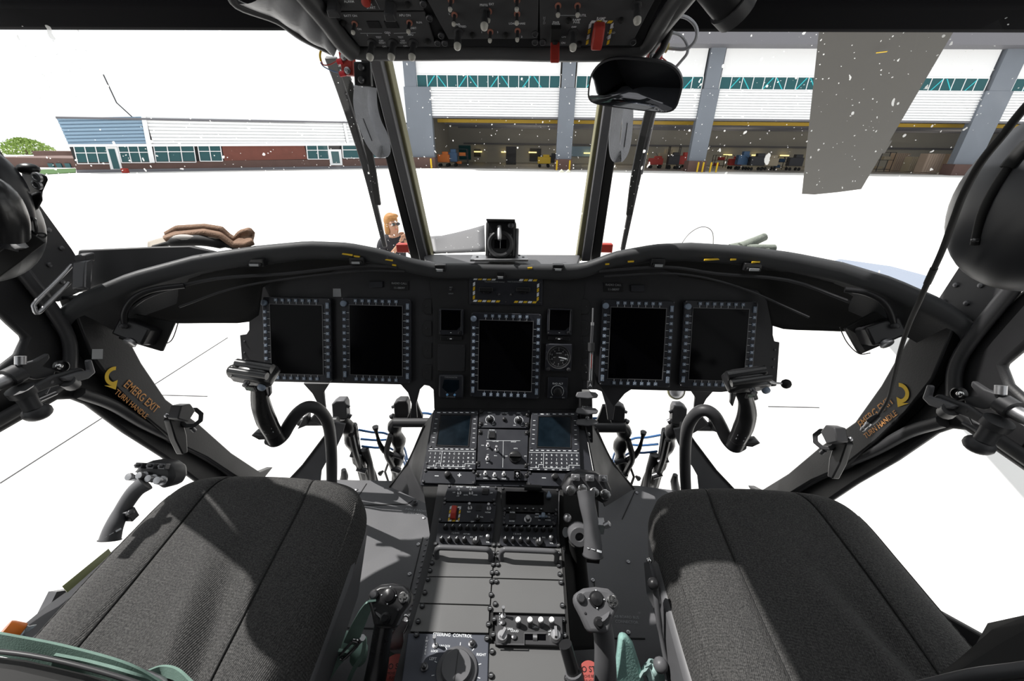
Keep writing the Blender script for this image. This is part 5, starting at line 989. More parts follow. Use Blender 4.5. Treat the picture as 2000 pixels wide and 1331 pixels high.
# ledge outside the left seat
t = thing('side_ledge', 'grey sloping ledge with olive edge strip beyond the left seat', 'ledge', onX(150, 1140, -.86)); T0 = Matrix.Translation(-t.matrix_world.to_translation())
part('ledge_body', MB().slab([onX(*p) for p in ((45, 1222, -.86), (90, 1185, -.87), (128, 1158, -.88), (205, 1090, -.9), (270, 1030, -.92), (330, 1080, -.84), (200, 1300, -.7), (60, 1290, -.7))], (0, 0, -.02)), M_grey, t, M=T0)
part('olive_edge', MB().slab([onX(*p) for p in ((121, 1146, -.88), (212, 1072, -.90), (216, 1084, -.89), (132, 1158, -.87))], (0, 0, -.015)), mat('olive_edge', (.22, .24, .11), .5), t, M=T0)
# lower curved grips either side of the console (handles of the seat-side levers)
def lowgrip(lab, pts, head, m, lit):
    P = smooth_path(Pt(pts), 6); t = thing('hand_controller', lab, 'hand grip', P[0].copy()); T0 = Matrix.Translation(-P[0]); n = len(P)
    part('stem', MB().tube(P, [interp([(0, .021), (.4, .0175), (.7, .0165), (1, .021)], i / (n - 1)) for i in range(n)], 16), m, t, M=T0)
    H = onY(*head); HM = T0 @ Matrix.Translation(H) @ Matrix.Rotation(.50, 4, 'X')
    hp_ = [(-.038, .006), (-.036, .018), (-.02, .027), (.0, .030), (.022, .028), (.036, .018), (.039, .004), (.026, -.014), (.018, -.034), (-.016, -.034), (-.026, -.014)]
    part('head', MB().prism([(a, b) for a, b in hp_], -.03, 0, Matrix.Rotation(0, 4, 'X')), m, t, M=HM @ Matrix.Rotation(.0, 4, 'X'), bevel=.006)
    part('coolie_hat', MB().lathe([(.0125, 0), (.0125, .002), (.0098, .0024), (.0095, .0045), (.0015, .0075)], 18), M_blk, t, M=HM @ Matrix.Translation((0, .012, .0)))
    for a in (0, pi / 2, pi, 1.5 * pi): part('hat_dot', MB().ball((0, 0, 0), .0013, 6), M_wht, t, M=HM @ Matrix.Translation((cos(a) * .0125, .012 + sin(a) * .0125, .002)))
    part('bright_button', MB().lathe([(.009, 0), (.009, .005), (.0075, .007)], 10).box((0, 0, .008), (.012, .003, .003)).box((0, 0, .008), (.003, .012, .003)), M_chr, t, M=HM @ Matrix.Translation((.026, .010, 0)))
    part('side_button', MB().lathe([(.0075, 0), (.0075, .004), (.005, .007)], 12), M_bol, t, M=HM @ Matrix.Translation((-.026, .012, 0))); part('lower_button', MB().lathe([(.0085, 0), (.0085, .003), (.005, .004), (.005, .008)], 14), M_blk, t, M=HM @ Matrix.Translation((.001, -.020, 0)))
    for s_ in (-1, 1): part('screw', screw_mesh(.002), None, t, M=HM @ Matrix.Translation((s_ * .020, -.008, 0)))
lowgrip('black hand controller at the lower left of the console, strap beside it', [(728, 1350, .36), (738, 1300, .37), (745, 1250, .385), (752, 1210, .395), (757, 1188, .40)], (757, 1180, .40), M_grip, 0)
lowgrip('grey hand controller at the lower right of the console', [(1182, 1350, .36), (1182, 1300, .37), (1180, 1250, .385), (1174, 1215, .395), (1167, 1195, .40)], (1166, 1188, .40), M_grey, 1)
# short black tube with grey sleeve at the bottom of the console
t = thing('tube_handle', 'short glossy black tube in a grey sleeve at the bottom right of the console', 'handle', onY(1105, 1262, .37)); T0 = Matrix.Translation(-t.matrix_world.to_translation())
part('tube', MB().tube(Pt([(1104, 1259, .37), (1120, 1316, .35)]), .011, 14), M_grip, t, M=T0); part('sleeve', MB().tube(Pt([(1120, 1314, .35), (1132, 1370, .33)]), .014, 14), M_grey, t, M=T0)
# red step warning tags
for (x, y, Y, lab, wd) in ((772, 1312, .40, 'round red NO STEP tag left of the steering panel', 52), (1152, 1318, .40, 'round red NO STEP tag right of the console', 40)):
    p = onY(x, y, Y); t = thing('warning_tag', lab, 'tag', Matrix.Translation(p) @ Matrix.Rotation(.35, 4, 'X') @ Matrix.Rotation(.05, 4, 'Z')); r = wd * .00052
    part('disc', MB().lathe([(r, -.003), (r, 0), (r * .96, .001)], 28), M_pink, t); mk = MB(); txt(mk, 'NO STEP', 0, .007, .0125, .0014, bold=.01); txt(mk, 'REMOVE BEFORE', 0, -.003, .006, .0014); txt(mk, 'FLIGHT', 0, -.010, .006, .0014); part('lettering', mk, M_blk, t)
# floor seams, rivets and fasteners
def fl(x, y): return onZ(x, y, FZ + .001)
fm = MB()
for a, b in (((716, 945), (690, 985)), ((826, 1050), (783, 1228)), ((640, 1226), (800, 1230)), ((783, 1228), (778, 1260)), ((830, 962), (796, 985)), ((1160, 1130), (1166, 1235)), ((1120, 1246), (1260, 1248)), ((1240, 960), (1215, 1015)), ((796, 985), (690, 988))):
    p, q = fl(*a), fl(*b); fm.ribbon([p, q], .003, .001, (q - p).cross(V((0, 0, 1))))
struct('trim_10', fm, M_rub)
fr_ = thing('floor_fastener_set', 'scattered screws and rivet rows on the cockpit floor', 'fasteners', fl(800, 1120)); T0 = Matrix.Translation(-fr_.matrix_world.to_translation())
rv = cached('rivet', lambda: MB().lathe([(.0035, 0), (.003, .0015), (.001, .002)], 8), M_bol); sc2 = cached('floorscrew', lambda: MB().lathe([(.006, 0), (.0055, .002), (.003, .003)], 10).mat(1).box((0, 0, .0032), (.006, .0012, .0005)), [M_alu, M_blk])
for k in range(16): part('rivet', rv, None, fr_, M=T0 @ Matrix.Translation(fl(834 - 2.2 * k - .02 * k * k, 1054 + 10.6 * k)))
for k in range(5): part('rivet', rv, None, fr_, M=T0 @ Matrix.Translation(fl(645 + 12 * k, 1239)))
for k in range(5): part('rivet', rv, None, fr_, M=T0 @ Matrix.Translation(fl(1165 + 14 * k, 1257)))
for x, y in ((681, 956), (696, 957), (817, 1064), (800, 1122), (656, 1217), (826, 1178), (1158, 1134), (1227, 1236), (1244, 963), (1227, 1098), (828, 1012)): part('floor_screw', sc2, None, fr_, M=T0 @ Matrix.Translation(fl(x, y)))
u = fl(812, 997); mk = MB(); txt(mk, 'INPH & RADIO', 0, 0, .012, 0); txt(mk, 'EMIT KEY', 0, -.014, .012, 0); o = part('stencil', mk, M_dimw, fr_, M=T0 @ Matrix.Translation(u) @ Matrix.Rotation(-.1, 4, 'Z'))
u = fl(1222, 1206); mk = MB(); txt(mk, 'LAB BOARD BUS', 0, 0, .010, 0); txt(mk, 'CONNECTOR', 0, -.013, .010, 0); part('stencil', mk, M_dimw, fr_, M=T0 @ Matrix.Translation(u))
p = onZ(811, 985, FZ); tt = thing('jack_knob', 'small grey round knob standing on the floor left of the console', 'knob', p); part('knob', MB().lathe([(.010, 0), (.010, .012), (.006, .014), (.006, .020)], 12), M_grey, tt)
# ------------------------------------------------------------------ overhead switch console
F5 = Frame(fr(V((0, .834, .157)), (1, 0, 0), (0, -.766, .643)))
oc = thing('overhead_console', 'black padded overhead console body hanging above the windshield', 'console', F5.M); I5 = F5.I
q = F5.poly([(697, 96), (1252, 98), (1315, -40), (590, -40)]); part('body', MB().prism(q, -.16, -.003), M_blk, oc, bevel=.003)
def F5p(x, y, h=0): return V((*F5.uv(x, y, h), h))
part('front_roll', MB().tube(smooth_path([F5p(668, 88, -.01), F5p(700, 101, -.008), F5p(800, 103, -.008), F5p(950, 102, -.008), F5p(1100, 105, -.008), F5p(1225, 102, -.008), F5p(1262, 90, -.008), F5p(1285, 55, -.005), F5p(1322, 0, 0), F5p(1370, -60, 0)], 5), .0125, 12), M_quilt, oc)
part('side_roll', MB().tube(smooth_path([F5p(690, 102, .0), F5p(668, 80, .004), F5p(640, 42, .006), F5p(605, 0, .006), F5p(570, -40, .006)], 6), .016, 12), M_quilt, oc)
ql = [[F5p(662, 86, 0), F5p(632, 42, .0), F5p(598, 0, 0), F5p(560, -50, 0)], [I5 @ onY(*p) for p in ((648, 100, .86), (590, 72, .84), (540, 38, .82), (462, 8, .78))]]
mb = MB()
def qf(u, v):
    k = min(2, int(v * 3)); f = v * 3 - k; a = ql[0][k].lerp(ql[0][k + 1], f); b = ql[1][k].lerp(ql[1][k + 1], f)
    p = a.lerp(b, u); p.z += .020 * sin(pi * u) * (.6 + .4 * abs(sin(v * 9 + u * 3))); return p
part('quilted_cover', mb.grid(qf, 14, 30), M_cover, oc, sharp=80)
part('cover_edge', MB().tube(smooth_path(ql[1] + [I5 @ onY(445, -30, .76)], 5), .007, 8), M_quilt, oc)
part('right_cover', MB().tube(smooth_path([F5p(1268, 92, -.012), F5p(1295, 50, -.01), F5p(1335, 0, 0), F5p(1385, -60, 0)], 5), .014, 10), M_quilt, oc)
M_oplate = mat('overhead_plate', (.05, .05, .052), .5, noise=.15, nscale=12)
def oplate(pts, name, lab): return plate(pts, F5, M_oplate, name, lab, 'panel', z0=-.003, z1=.002, bevel=.001, scr=False)
toggle_big = cached('togbig', lambda: MB().lathe([(.008, 0), (.008, .002), (.005, .003)], 12).lathe([(.0045, .002), (.0050, .014), (.0062, .024), (.0062, .029)], 12).mat(1).lathe([(.0062, .029), (.0055, .034), (.002, .037)], 12), [M_dgrey, M_tip])
toggle_sm = cached('togsm', lambda: MB().lathe([(.0028, .002), (.0030, .014), (.0034, .018)], 10).mat(1).lathe([(.0034, .018), (.003, .021), (.001, .022)], 10).mat(2).lathe([(.0050, 0), (.0050, .0014), (.003, .0016)], 14), [M_dgrey, M_tip, M_orin])
o1 = oplate([(702, 91), (852, 92), (829, 23), (648, 24)], 'generator_panel', 'overhead panel with three long generator toggles in a row at the left')
ats(o1, F5, toggle_big, [(727, 82), (768, 82), (808, 82)], 'long_toggle', z=.002); ats(o1, F5, toggle_sm, [(693, 44), (800, 42)], 'toggle_switch', z=.002)
for x in (728, 762):
    c = [F5.uv(x - 12, 39), F5.uv(x + 12, 39), F5.uv(x + 18, 52), F5.uv(x - 6, 52)]; part('push_button', MB().prism(c, .002, .0035), M_blk, o1)
T(o1, F5, M_wht, (('BATT ON', 685, 29, .005), ('APU ON', 791, 28, .005), ('RUN', 819, 42, .0045), ('START', 806, 53, .0045), ('ON', 702, 55, .0045), ('GEN', 757, 62, .005), ('1', 718, 67, .005), ('2', 760, 66, .005), ('APU', 802, 66, .005), ('TEST', 740, 71, .0045), ('TEST', 783, 71, .0045), ('OFF', 745, 78, .0045), ('RESET', 747, 82, .0045), ('OFF', 787, 78, .0045), ('RESET', 788, 82, .0045), ('ON', 751, 89, .0045), ('ON', 792, 88, .0045)), .0023)
a, b = F5.uv(704, 63), F5.uv(812, 62); part('line', MB().ribbon([(a[0], a[1], .0022), ((a[0] + b[0]) / 2 - .010, a[1], .0022)], .0008, .0003, (0, 1, 0)).ribbon([((a[0] + b[0]) / 2 + .010, a[1], .0022), (b[0], b[1], .0022)], .0008, .0003, (0, 1, 0)), M_dimw, o1)
blkscr = cached('oscrew', lambda: MB().lathe([(.0048, 0), (.004, .004), (.002, .006)], 10), M_rub); ringb = cached('oring', lambda: MB().lathe([(.0055, 0), (.0055, .003), (.004, .0035), (.0035, .002)], 14), M_bol)
ats(o1, F5, blkscr, [(671, 42), (836, 78)], 'screw', z=.002)
o2 = oplate([(646, 22), (828, 21), (805, -40), (590, -40)], 'engine_start_panel', 'overhead panel with red start button at the top left edge')
part('start_button', MB().lathe([(.007, 0), (.007, .007), (.005, .008)], 16), M_red, o2, 'red round button', M=V((*F5.uv(715, 2, .005), .002))); part('lever_knob', MB().slab([(-.01, -.006, 0), (.01, -.006, 0), (.008, .006, 0), (-.008, .006, 0)], (0, -.002, .020)), M_dgrey, o2, M=V((*F5.uv(653, 5), .002)), bevel=.002); part('lever_knob', MB().slab([(-.009, -.006, 0), (.009, -.006, 0), (.008, .006, 0), (-.008, .006, 0)], (0, -.004, .024)), M_dgrey, o2, M=V((*F5.uv(763, 6), .002)), bevel=.002)
T(o2, F5, M_wht, (('ALARM', 682, 1, .005), ('AUX', 722, 7, .0045), ('START', 725, 13, .005)), .0023); a, b = F5.uv(732, -5), F5.uv(742, 16); part('line', MB().ribbon([(a[0], a[1], .0022), (b[0], b[1], .0022)], .0008, .0003, (1, 0, 0)), M_dimw, o2); ats(o2, F5, blkscr, [(797, 6)], 'screw', z=.002)
o3 = oplate([(876, 77), (1050, 76), (1053, -40), (812, -40)], 'pump_panel', 'wide overhead panel in the middle with mixed long and short toggles')
ats(o3, F5, toggle_big, [(896, 60), (948, 20)], 'long_toggle', z=.002); ats(o3, F5, toggle_sm, [(888, 27), (881, -2), (958, 60), (1010, 25), (1011, 58), (1010, -2), (955, 20)], 'toggle_switch', z=.002)
T(o3, F5, M_wht, (('L', 878, 25, .0045), ('PWR', 893, 46, .005), ('XFEED', 903, 50, .0045), ('LOAD SHARE', 1010, 44, .0045), ('1', 941, 61, .0045), ('3', 972, 61, .0045), ('PRESS', 945, 8, .005), ('EXT', 960, 6, .0045), ('DC', 880, 15, .0045), ('2', 1019, 70, .0045)), .0023); ats(o3, F5, blkscr, [(923, 66), (988, 66)], 'screw', z=.002)
o4 = oplate([(1055, 90), (1232, 89), (1300, -40), (1053, -40)], 'hydraulic_panel', 'overhead panel with two red guarded switches at the right')
ats(o4, F5, toggle_big, [(1119, 62), (1243, 8)], 'long_toggle', z=.002); ats(o4, F5, toggle_sm, [(1090, 9), (1128, 9)], 'toggle_switch', z=.002); ats(o4, F5, blkscr, [(1110, 37), (1131, 83), (1213, 37)], 'screw', z=.002)
part('guard_hinge', MB().box((0, 0, .005), (.016, .026, .010)).ball((0, -.010, .010), .006, 8), M_rub, o4, M=V((*F5.uv(1085, 62), .002)), bevel=.001); part('switch_guard', MB().slab([(-.0075, -.004, .006), (.0075, -.004, .006), (.0075, -.008, .044), (-.0075, -.008, .044)], (0, -.006, 0)), M_red, o4, 'red switch guard, lifted', M=V((*F5.uv(1085, 66), .002)), bevel=.002)
part('switch_guard', MB().slab([(-.009, -.012, .0), (-.009, .016, 0), (-.009, .014, .012), (-.009, -.002, .019), (-.009, -.020, .019), (-.009, -.020, .009)], (.018, 0, 0)), M_red, o4, 'red switch guard, closed', M=V((*F5.uv(1168, 58), .002)), bevel=.003)
(ax, ay), (bx, by) = F5.uv(1152, 43), F5.uv(1188, 86); my, mw = MB(), MB()
haz(my, mw, ax, ay, ax + .036, 0, .004, .0022); hazv(my, mw, ax - .001, by, ay, .004, .0022); hazv(my, mw, ax + .034, by, ay, .004, .0022); part('yellow_stripe', my, M_yel, o4); part('white_stripe', mw, M_wht, o4)
T(o4, F5, M_wht, (('PWR', 1086, 42, .005), ('STEER', 1086, 46, .005), ('RAMP', 1126, 37, .005), ('PWR', 1126, 42, .005), ('OFF', 1121, 51, .0045), ('RAMP', 1174, 34, .0055), ('EMER', 1173, 38.5, .0055), ('UP', 1195, 52, .0045), ('HOLD', 1194, 62, .0045), ('DN', 1189, 71, .0045), ('UTIL', 1139, 28, .005), ('ON', 1101, 70, .0045), ('ON', 1100, 82, .0045)), .0023)
for k, s in enumerate('HYD'): mk = MB(); u, v = F5.uv(1063, 33 + 5 * k); txt(mk, s, u, v, .0055, .0023); part('letter', mk, M_dimw, o4)
a, b = F5.uv(1094, 28), F5.uv(1124, 28); part('line', MB().ribbon([(a[0], a[1], .0022), (b[0], b[1], .0022)], .0008, .0003, (0, 1, 0)), M_dimw, o4)
for k, p in enumerate(((627, 9), (646, 37), (682, 84), (827, 5), (839, 33), (862, 67), (855, 82), (869, 82), (1045, 64), (1045, 80), (1060, 80), (1236, 80))): part('fastener', ringb, None, oc, M=V((*F5.uv(*p), .001)))
# ------------------------------------------------------------------ things on and near the windshield
M_mir = mat('mirror_glass', (.55, .57, .6), .03, metal=1)
mp = onY(1238, 172, .82); MM = Matrix.Translation(mp) @ (CAM - mp).to_track_quat('Z', 'Y').to_matrix().to_4x4() @ Matrix.Rotation(radians(-6.5), 4, 'Z') @ Matrix.Rotation(-.1, 4, 'Y') @ Matrix.Rotation(.25, 4, 'X')
t = thing('rear_view_mirror', 'wide black framed mirror hanging under the overhead console at the right', 'mirror', MM)
def oval(sx, sy, ny=30):
    o = []
    for k in range(ny):
        a = 2 * pi * k / ny; c, s = cos(a), sin(a); o.append((sx * math.copysign(abs(c) ** .55, c), sy * math.copysign(abs(s) ** .62, s) - .010 * (c * c) + .005))
    return o
mb = MB(); outer = oval(.080, .038, 40); 
mb.add([(x * .9, y * .9, -.018) for x, y in outer] + [(x, y, -.012) for x, y in outer] + [(x, y, .002) for x, y in outer] + [(x * .955, y * .92, .003) for x, y in outer], [(i + 40 * k, (i + 1) % 40 + 40 * k, (i + 1) % 40 + 40 * (k + 1), i + 40 * (k + 1)) for k in range(3) for i in range(40)] + [tuple(range(39, -1, -1))])
part('frame', mb, M_dgrey, t)
mb = MB(); rings = [(f, .0025 + .006 * (1 - f * f)) for f in (.02, .25, .5, .75, .96)]; mb.add([(x * f, y * (f - .02), z) for f, z in rings for x, y in outer], [(i + 40 * k, (i + 1) % 40 + 40 * k, (i + 1) % 40 + 40 * (k + 1), i + 40 * (k + 1)) for k in range(4) for i in range(40)] + [tuple(range(40))])
part('mirror_glass', mb, M_mir, t, sharp=80); part('stalk', MB().tube([(.01, .02, -.015), (.03, .05, -.04), (.035, .075, -.05)], .006, 8).ball((.01, .02, -.016), .009, 8), M_blk, t)
# standby compass
c = onY(978, 468, 1.13); CM = Matrix.Translation(c) @ Matrix.Rotation(-.35, 4, 'X'); t = thing('standby_compass', 'black boxy compass standing in the middle of the glareshield sill', 'compass', CM)
part('case', MB().box((0, .025, 0), (.086, .06, .104)), M_blk, t, bevel=.008); part('front_ring', MB().lathe([(.036, 0), (.038, .004), (.033, .010), (.027, .008), (.026, .002)], 28, Matrix.Translation((0, -.004, -.014)) @ Matrix.Rotation(pi / 2, 4, 'X')), M_dgrey, t)
part('dial_window', MB().box((0, -.0105, -.014), (.034, .003, .024)), M_scr, t); part('lubber_line', MB().box((0, -.0125, -.014), (.001, .001, .024)), M_dimw, t); part('top_plate', MB().box((0, .0, .050), (.080, .05, .004)), M_dgrey, t, bevel=.001)
part('lamp_tube', MB().tube([(-.004, -.012, .034), (-.002, -.030, .006), (-.001, -.034, -.006)], [.006, .0065, .005], 10), M_alu, t); part('corner_knob', MB().lathe([(.009, 0), (.008, .006), (.004, .008)], 14, Matrix.Rotation(pi / 2, 4, 'X')), M_bol, t, M=V((.028, -.004, .038)))
part('side_bracket', MB().box((.047, .02, -.01), (.008, .04, .085)), M_alu, t, bevel=.002)
for x, z in ((-.028, -.042), (.028, -.042), (-.028, .012), (.028, .012)): part('screw', screw_mesh(.0035), None, t, M=Matrix.Translation((x, -.005, z)) @ Matrix.Rotation(pi / 2, 4, 'X'))
p = [onY(*a) for a in ((918, 507, 1.09), (1032, 507, 1.09), (1028, 498, 1.16), (924, 497, 1.16))]; b_ = part('base_plate', MB().slab([CM.inverted() @ x for x in p], CM.inverted().to_3x3() @ V((0, 0, -.006))), M_alu, t, bevel=.001)
for x, y in ((932, 503), (1014, 500), (1022, 504)): part('mount_screw', screw_mesh(.004), None, t, M=CM.inverted() @ Matrix.Translation(onY(x, y, 1.12)))
# curved grey sheet left of the compass, outside the pane
mb = MB(); top = [(838, 462, 1.36), (862, 461, 1.37), (890, 455, 1.38), (918, 448, 1.39), (946, 440, 1.40)]; bot = [(842, 496, 1.29), (866, 495, 1.29), (892, 494, 1.29), (920, 493, 1.29), (948, 492, 1.29)]
mb.grid(lambda u, v: (V(Pt([bot[min(3, int(u * 4))], bot[min(3, int(u * 4)) + 1]])[0]).lerp(Pt([bot[min(3, int(u * 4)) + 1]])[0], u * 4 - min(3, int(u * 4)))).lerp(V(Pt([top[min(3, int(u * 4))]])[0]).lerp(Pt([top[min(3, int(u * 4)) + 1]])[0], u * 4 - min(3, int(u * 4))), v), 8, 5)
solo('curved_sheet', mb, M_paper, 'curved pale grey sheet standing left of the compass behind the pane', 'sheet', solid=.002)
# wipers outside
for lab, A_, B_ in (('dark wiper arm and blade outside the left windshield', ((646, 112, 1.20), (672, 190, 1.25), (712, 320, 1.33), (752, 482, 1.42)), ((668, 128, 1.18), (690, 190, 1.22), (722, 300, 1.30), (738, 400, 1.35))),
                    ('dark wiper arm and blade outside the right windshield', ((1294, 130, 1.20), (1272, 215, 1.26), (1246, 340, 1.34), (1216, 488, 1.43)), ((1268, 215, 1.25), (1256, 262, 1.27), (1238, 350, 1.32), (1229, 420, 1.36)))):
    a = Pt(A_); t = thing('windshield_wiper', lab, 'wiper', a[-1].copy()); T0 = Matrix.Translation(-a[-1])
    part('arm', MB().ribbon(smooth_path(a, 4), [.030 - .0012 * k for k in range(13)], .014, (1, 0, 0)), M_dgrey, t, M=T0, bevel=.003); part('blade', MB().ribbon(smooth_path(Pt(B_), 4), .020, .012, (1, 0, 0)), M_rub, t, M=T0, bevel=.002)
    part('tube', MB().tube(smooth_path([p + V((.012, 0, 0)) for p in a[:3]], 4), .003, 6), M_bol, t, M=T0)
# red terminal blocks with wires at the post heads
for s_, lab in ((-1, 'red terminal block with wires at the head of the left post'), (1, 'red terminal block with wires at the head of the right post')):
    c = onY(676, 122, .90) if s_ < 0 else onY(1274, 112, .90); t = thing('terminal_block', lab, 'electrical block', Matrix.Translation(c)); T0 = Matrix.Translation(-c)
    pts = [(660, 100, .9), (686, 100, .9), (690, 147, .9), (668, 146, .9)] if s_ < 0 else [(1280, 70, .9), (1291, 72, .9), (1280, 142, .9), (1256, 138, .9)]
    part('block', MB().slab(Pt(pts), (0, .02, 0)), M_red, t, M=T0, bevel=.002)
    for x, y in (((672, 112), (679, 138)) if s_ < 0 else ((1280, 86), (1274, 110), (1268, 135))): part('screw', MB().lathe([(.006, 0), (.006, .003), (.003, .004), (.003, .008)], 10, Matrix.Rotation(pi / 2, 4, 'X')), M_alu, t, M=T0 @ Matrix.Translation(onY(x, y, .9)))
    for x, y in (((663, 119), (668, 143)) if s_ < 0 else ((1288, 112), (1282, 137))): part('red_lug', MB().tube([onY(x - 4 * -s_, y + 2, .9), onY(x + 6 * -s_, y, .9)], .005, 8), mat('lug_red', (.6, .04, .05), .4), t, M=T0)
    if s_ < 0:
        part('red_wire', MB().tube(smooth_path(Pt([(656, 120, .9), (645, 126, .9), (632, 127, .9), (627, 118, .9)]), 4), .0012, 5), M_red, t, M=T0); part('blue_wire', MB().tube(smooth_path(Pt([(660, 142, .9), (645, 137, .9), (632, 130, .9), (626, 122, .9)]), 4), .001, 5), M_blue, t, M=T0)
        part('yellow_lead', MB().tube(smooth_path(Pt([(627, 120, .9), (625, 108, .9), (628, 96, .9), (634, 86, .9)]), 4), .002, 5), M_yel, t, M=T0)
    else:
        part('red_wire', MB().tube(smooth_path(Pt([(1292, 112, .9), (1303, 122, .9), (1306, 134, .9), (1314, 138, .9)]), 4), .0012, 5), M_red, t, M=T0); part('blue_wire', MB().tube(smooth_path(Pt([(1286, 137, .9), (1300, 138, .9), (1308, 141, .9), (1314, 138, .9)]), 4), .001, 5), M_blue, t, M=T0)
        part('grey_cable', MB().tube(smooth_path(Pt([(1312, 30, .86), (1340, 34, .86), (1358, 50, .86), (1361, 70, .86), (1352, 88, .87), (1335, 96, .88), (1305, 94, .9)]), 5), .003, 7), M_strap, t, M=T0); part('grey_cable', MB().tube(smooth_path(Pt([(1308, 62, .88), (1330, 70, .88), (1342, 88, .88), (1342, 104, .88), (1330, 120, .89), (1314, 138, .9)]), 5), .0026, 7), M_strap, t, M=T0)
        part('yellow_sleeve', MB().tube(Pt([(1290, 90, .9), (1304, 94, .9)]), .008, 8), mat('tape_yellow', (.55, .48, .2), .6), t, M=T0)
# grey webbing pull loops
for lab, head, path, wd in (('grey webbing loop hanging at the left post', (700, 150, .90), [(706, 170, .885), (704, 205, .88), (712, 240, .88), (726, 275, .88), (742, 296, .885), (750, 292, .89), (746, 268, .895), (732, 238, .90), (724, 205, .905), (722, 170, .905)], .026), ('grey webbing loop hanging behind the mirror at the right post', (1224, 140, .90), [(1224, 165, .91), (1226, 210, .91), (1225, 250, .91), (1220, 288, .91), (1210, 306, .905), (1202, 300, .90), (1200, 270, .895), (1204, 235, .89), (1208, 200, .885), (1212, 170, .885)], .024)):
    P = smooth_path(Pt(path), 5); t = thing('pull_strap', lab, 'strap', P[0].copy()); T0 = Matrix.Translation(-P[0])
    part('webbing', MB().ribbon(P, wd, .002, V((1, .35, 0))), M_strap, t, M=T0); h0 = onY(*head); part('clamp_plate', MB().slab(Pt([(head[0] - 10, 120, .885), (head[0] + 22, 120, .885), (head[0] + 25, 168, .885), (head[0] - 8, 168, .885)]), (0, .012, 0)), M_blk, t, M=T0, bevel=.002)
    for dy in (-18, 6): part('screw', screw_mesh(.006), None, t, M=T0 @ Matrix.Translation(onY(head[0] + 6, head[1] + dy, .883)) @ Matrix.Rotation(pi / 2, 4, 'X'))
    mk = MB(); a, b = P[8], P[16]; d = (b - a)
    part('stencil', MB().ribbon([a.lerp(b, .1) + V((0, -.0018, 0)), a.lerp(b, .9) + V((0, -.0018, 0))], .0012, .0004, V((1, .3, 0))), M_rub, t, M=T0)
# overhead lamp at the top right of the console
c = onY(1395, -22, .66); t = thing('spot_lamp', 'black cylindrical lamp at the top edge right of the overhead console', 'lamp', c); part('barrel', MB().tube([(-.03, 0, .03), (.035, .02, -.012)], .024, 20), M_blk, t); part('lens_ring', MB().tube([(.03, .018, -.009), (.045, .024, -.018)], [.027, .026], 20), M_dgrey, t)
# ------------------------------------------------------------------ items on the glareshield
P0 = onY(395, 480, 1.02); t = thing('folded_cap', 'brown fleece cap crumpled on top of the glareshield at the left', 'cap', P0); T0 = Matrix.Translation(-P0)
def capf(u, v):
    x = 322 + 172 * u; top = interp([(322, 458), (345, 444), (400, 441), (432, 446), (447, 460), (458, 466), (470, 452), (486, 447), (497, 460), (499, 470)], x); botm = interp([(322, 470), (350, 462), (400, 456), (430, 462), (455, 480), (480, 481), (499, 472)], x)
    return onY(x, botm + (top - botm) * v, 1.0 + .02 * sin(pi * v) + .03 * v - .02 * u)
part('crown', MB().grid(capf, 50, 10), M_brown, t, M=T0, sharp=80, solid=.012)
part('brim', MB().grid(lambda u, v: onY(290 + 140 * u, interp([(290, 478), (330, 466), (385, 456), (430, 455)], 290 + 140 * u) + 14 * (1 - v) - 4, 1.0 + .05 * v - .01), 20, 4), M_tan, t, M=T0, sharp=80, solid=.006)
part('pale_pad', MB().ball(onY(361, 466, .985), (.034, .010, .010), 16), mat('pad_pale', (.34, .32, .30), .6), t, M=T0); part('dark_lining', MB().tube(smooth_path(Pt([(300, 484, .98), (340, 474, .985), (390, 470, .99), (440, 478, 1.0), (462, 484, 1.0)]), 4), [.006] * 4 + [.014] * 8 + [.008] * 5, 8), M_rub, t, M=T0)
solo('map_case', MB().slab(Pt([(150, 572, .875), (146, 520, .885), (152, 488, .90), (290, 482, .93), (370, 480, .955), (420, 492, .96), (330, 520, .93), (240, 545, .90)]), (0, .02, -.006)), mat('map_case_black', (.03, .03, .032), .6), 'black flat folder leaning on the left end of the glareshield', 'folder', bevel=.004)
t = thing('hook_latch', 'bare metal hooked arm beside the folder at the left end of the glareshield', 'latch', onX(100, 590, -.93)); T0 = Matrix.Translation(-t.matrix_world.to_translation())
part('hook', MB().tube(smooth_path([onX(*p) for p in ((140, 518, -.93), (110, 550, -.93), (70, 590, -.94), (67, 602, -.94), (74, 612, -.94), (95, 592, -.94), (135, 552, -.93))], 4), .004, 8), M_alu, t, M=T0); part('latch_body', MB().slab([onX(*p) for p in ((140, 512, -.92), (158, 505, -.92), (152, 570, -.92), (138, 565, -.92))], (.02, .01, 0)), M_bol, t, M=T0, bevel=.003); part('top_cap', MB().slab([onX(*p) for p in ((142, 500, -.92), (160, 494, -.92), (162, 512, -.92), (144, 512, -.92))], (.02, .01, 0)), M_dgrey, t, M=T0, bevel=.003)
t = thing('flight_glove', 'grey green gloves lying on the right part of the glareshield', 'glove', onY(1480, 482, 1.03)); T0 = Matrix.Translation(-t.matrix_world.to_translation())
for a, b, r0, r1 in (((1445, 484, 1.02), (1493, 463, 1.05), .012, .011), ((1440, 486, 1.02), (1480, 470, 1.07), .009, .009), ((1462, 486, 1.0), (1512, 485, 1.01), .010, .010), ((1452, 490, 1.0), (1500, 490, 1.0), .009, .008), ((1425, 486, 1.03), (1465, 480, 1.03), .012, .014)):
    p, q = onY(*a), onY(*b); part('finger', MB().tube([p, p.lerp(q, .3), p.lerp(q, .7), q, q + (q - p) * .05], [r0, r0 * 1.05, r1, r1 * .95, r1 * .5], 10), M_oliv2, t, M=T0)
part('palm', MB().ball(onY(1446, 486, 1.03), (.03, .02, .012), 12), M_oliv2, t, M=T0)
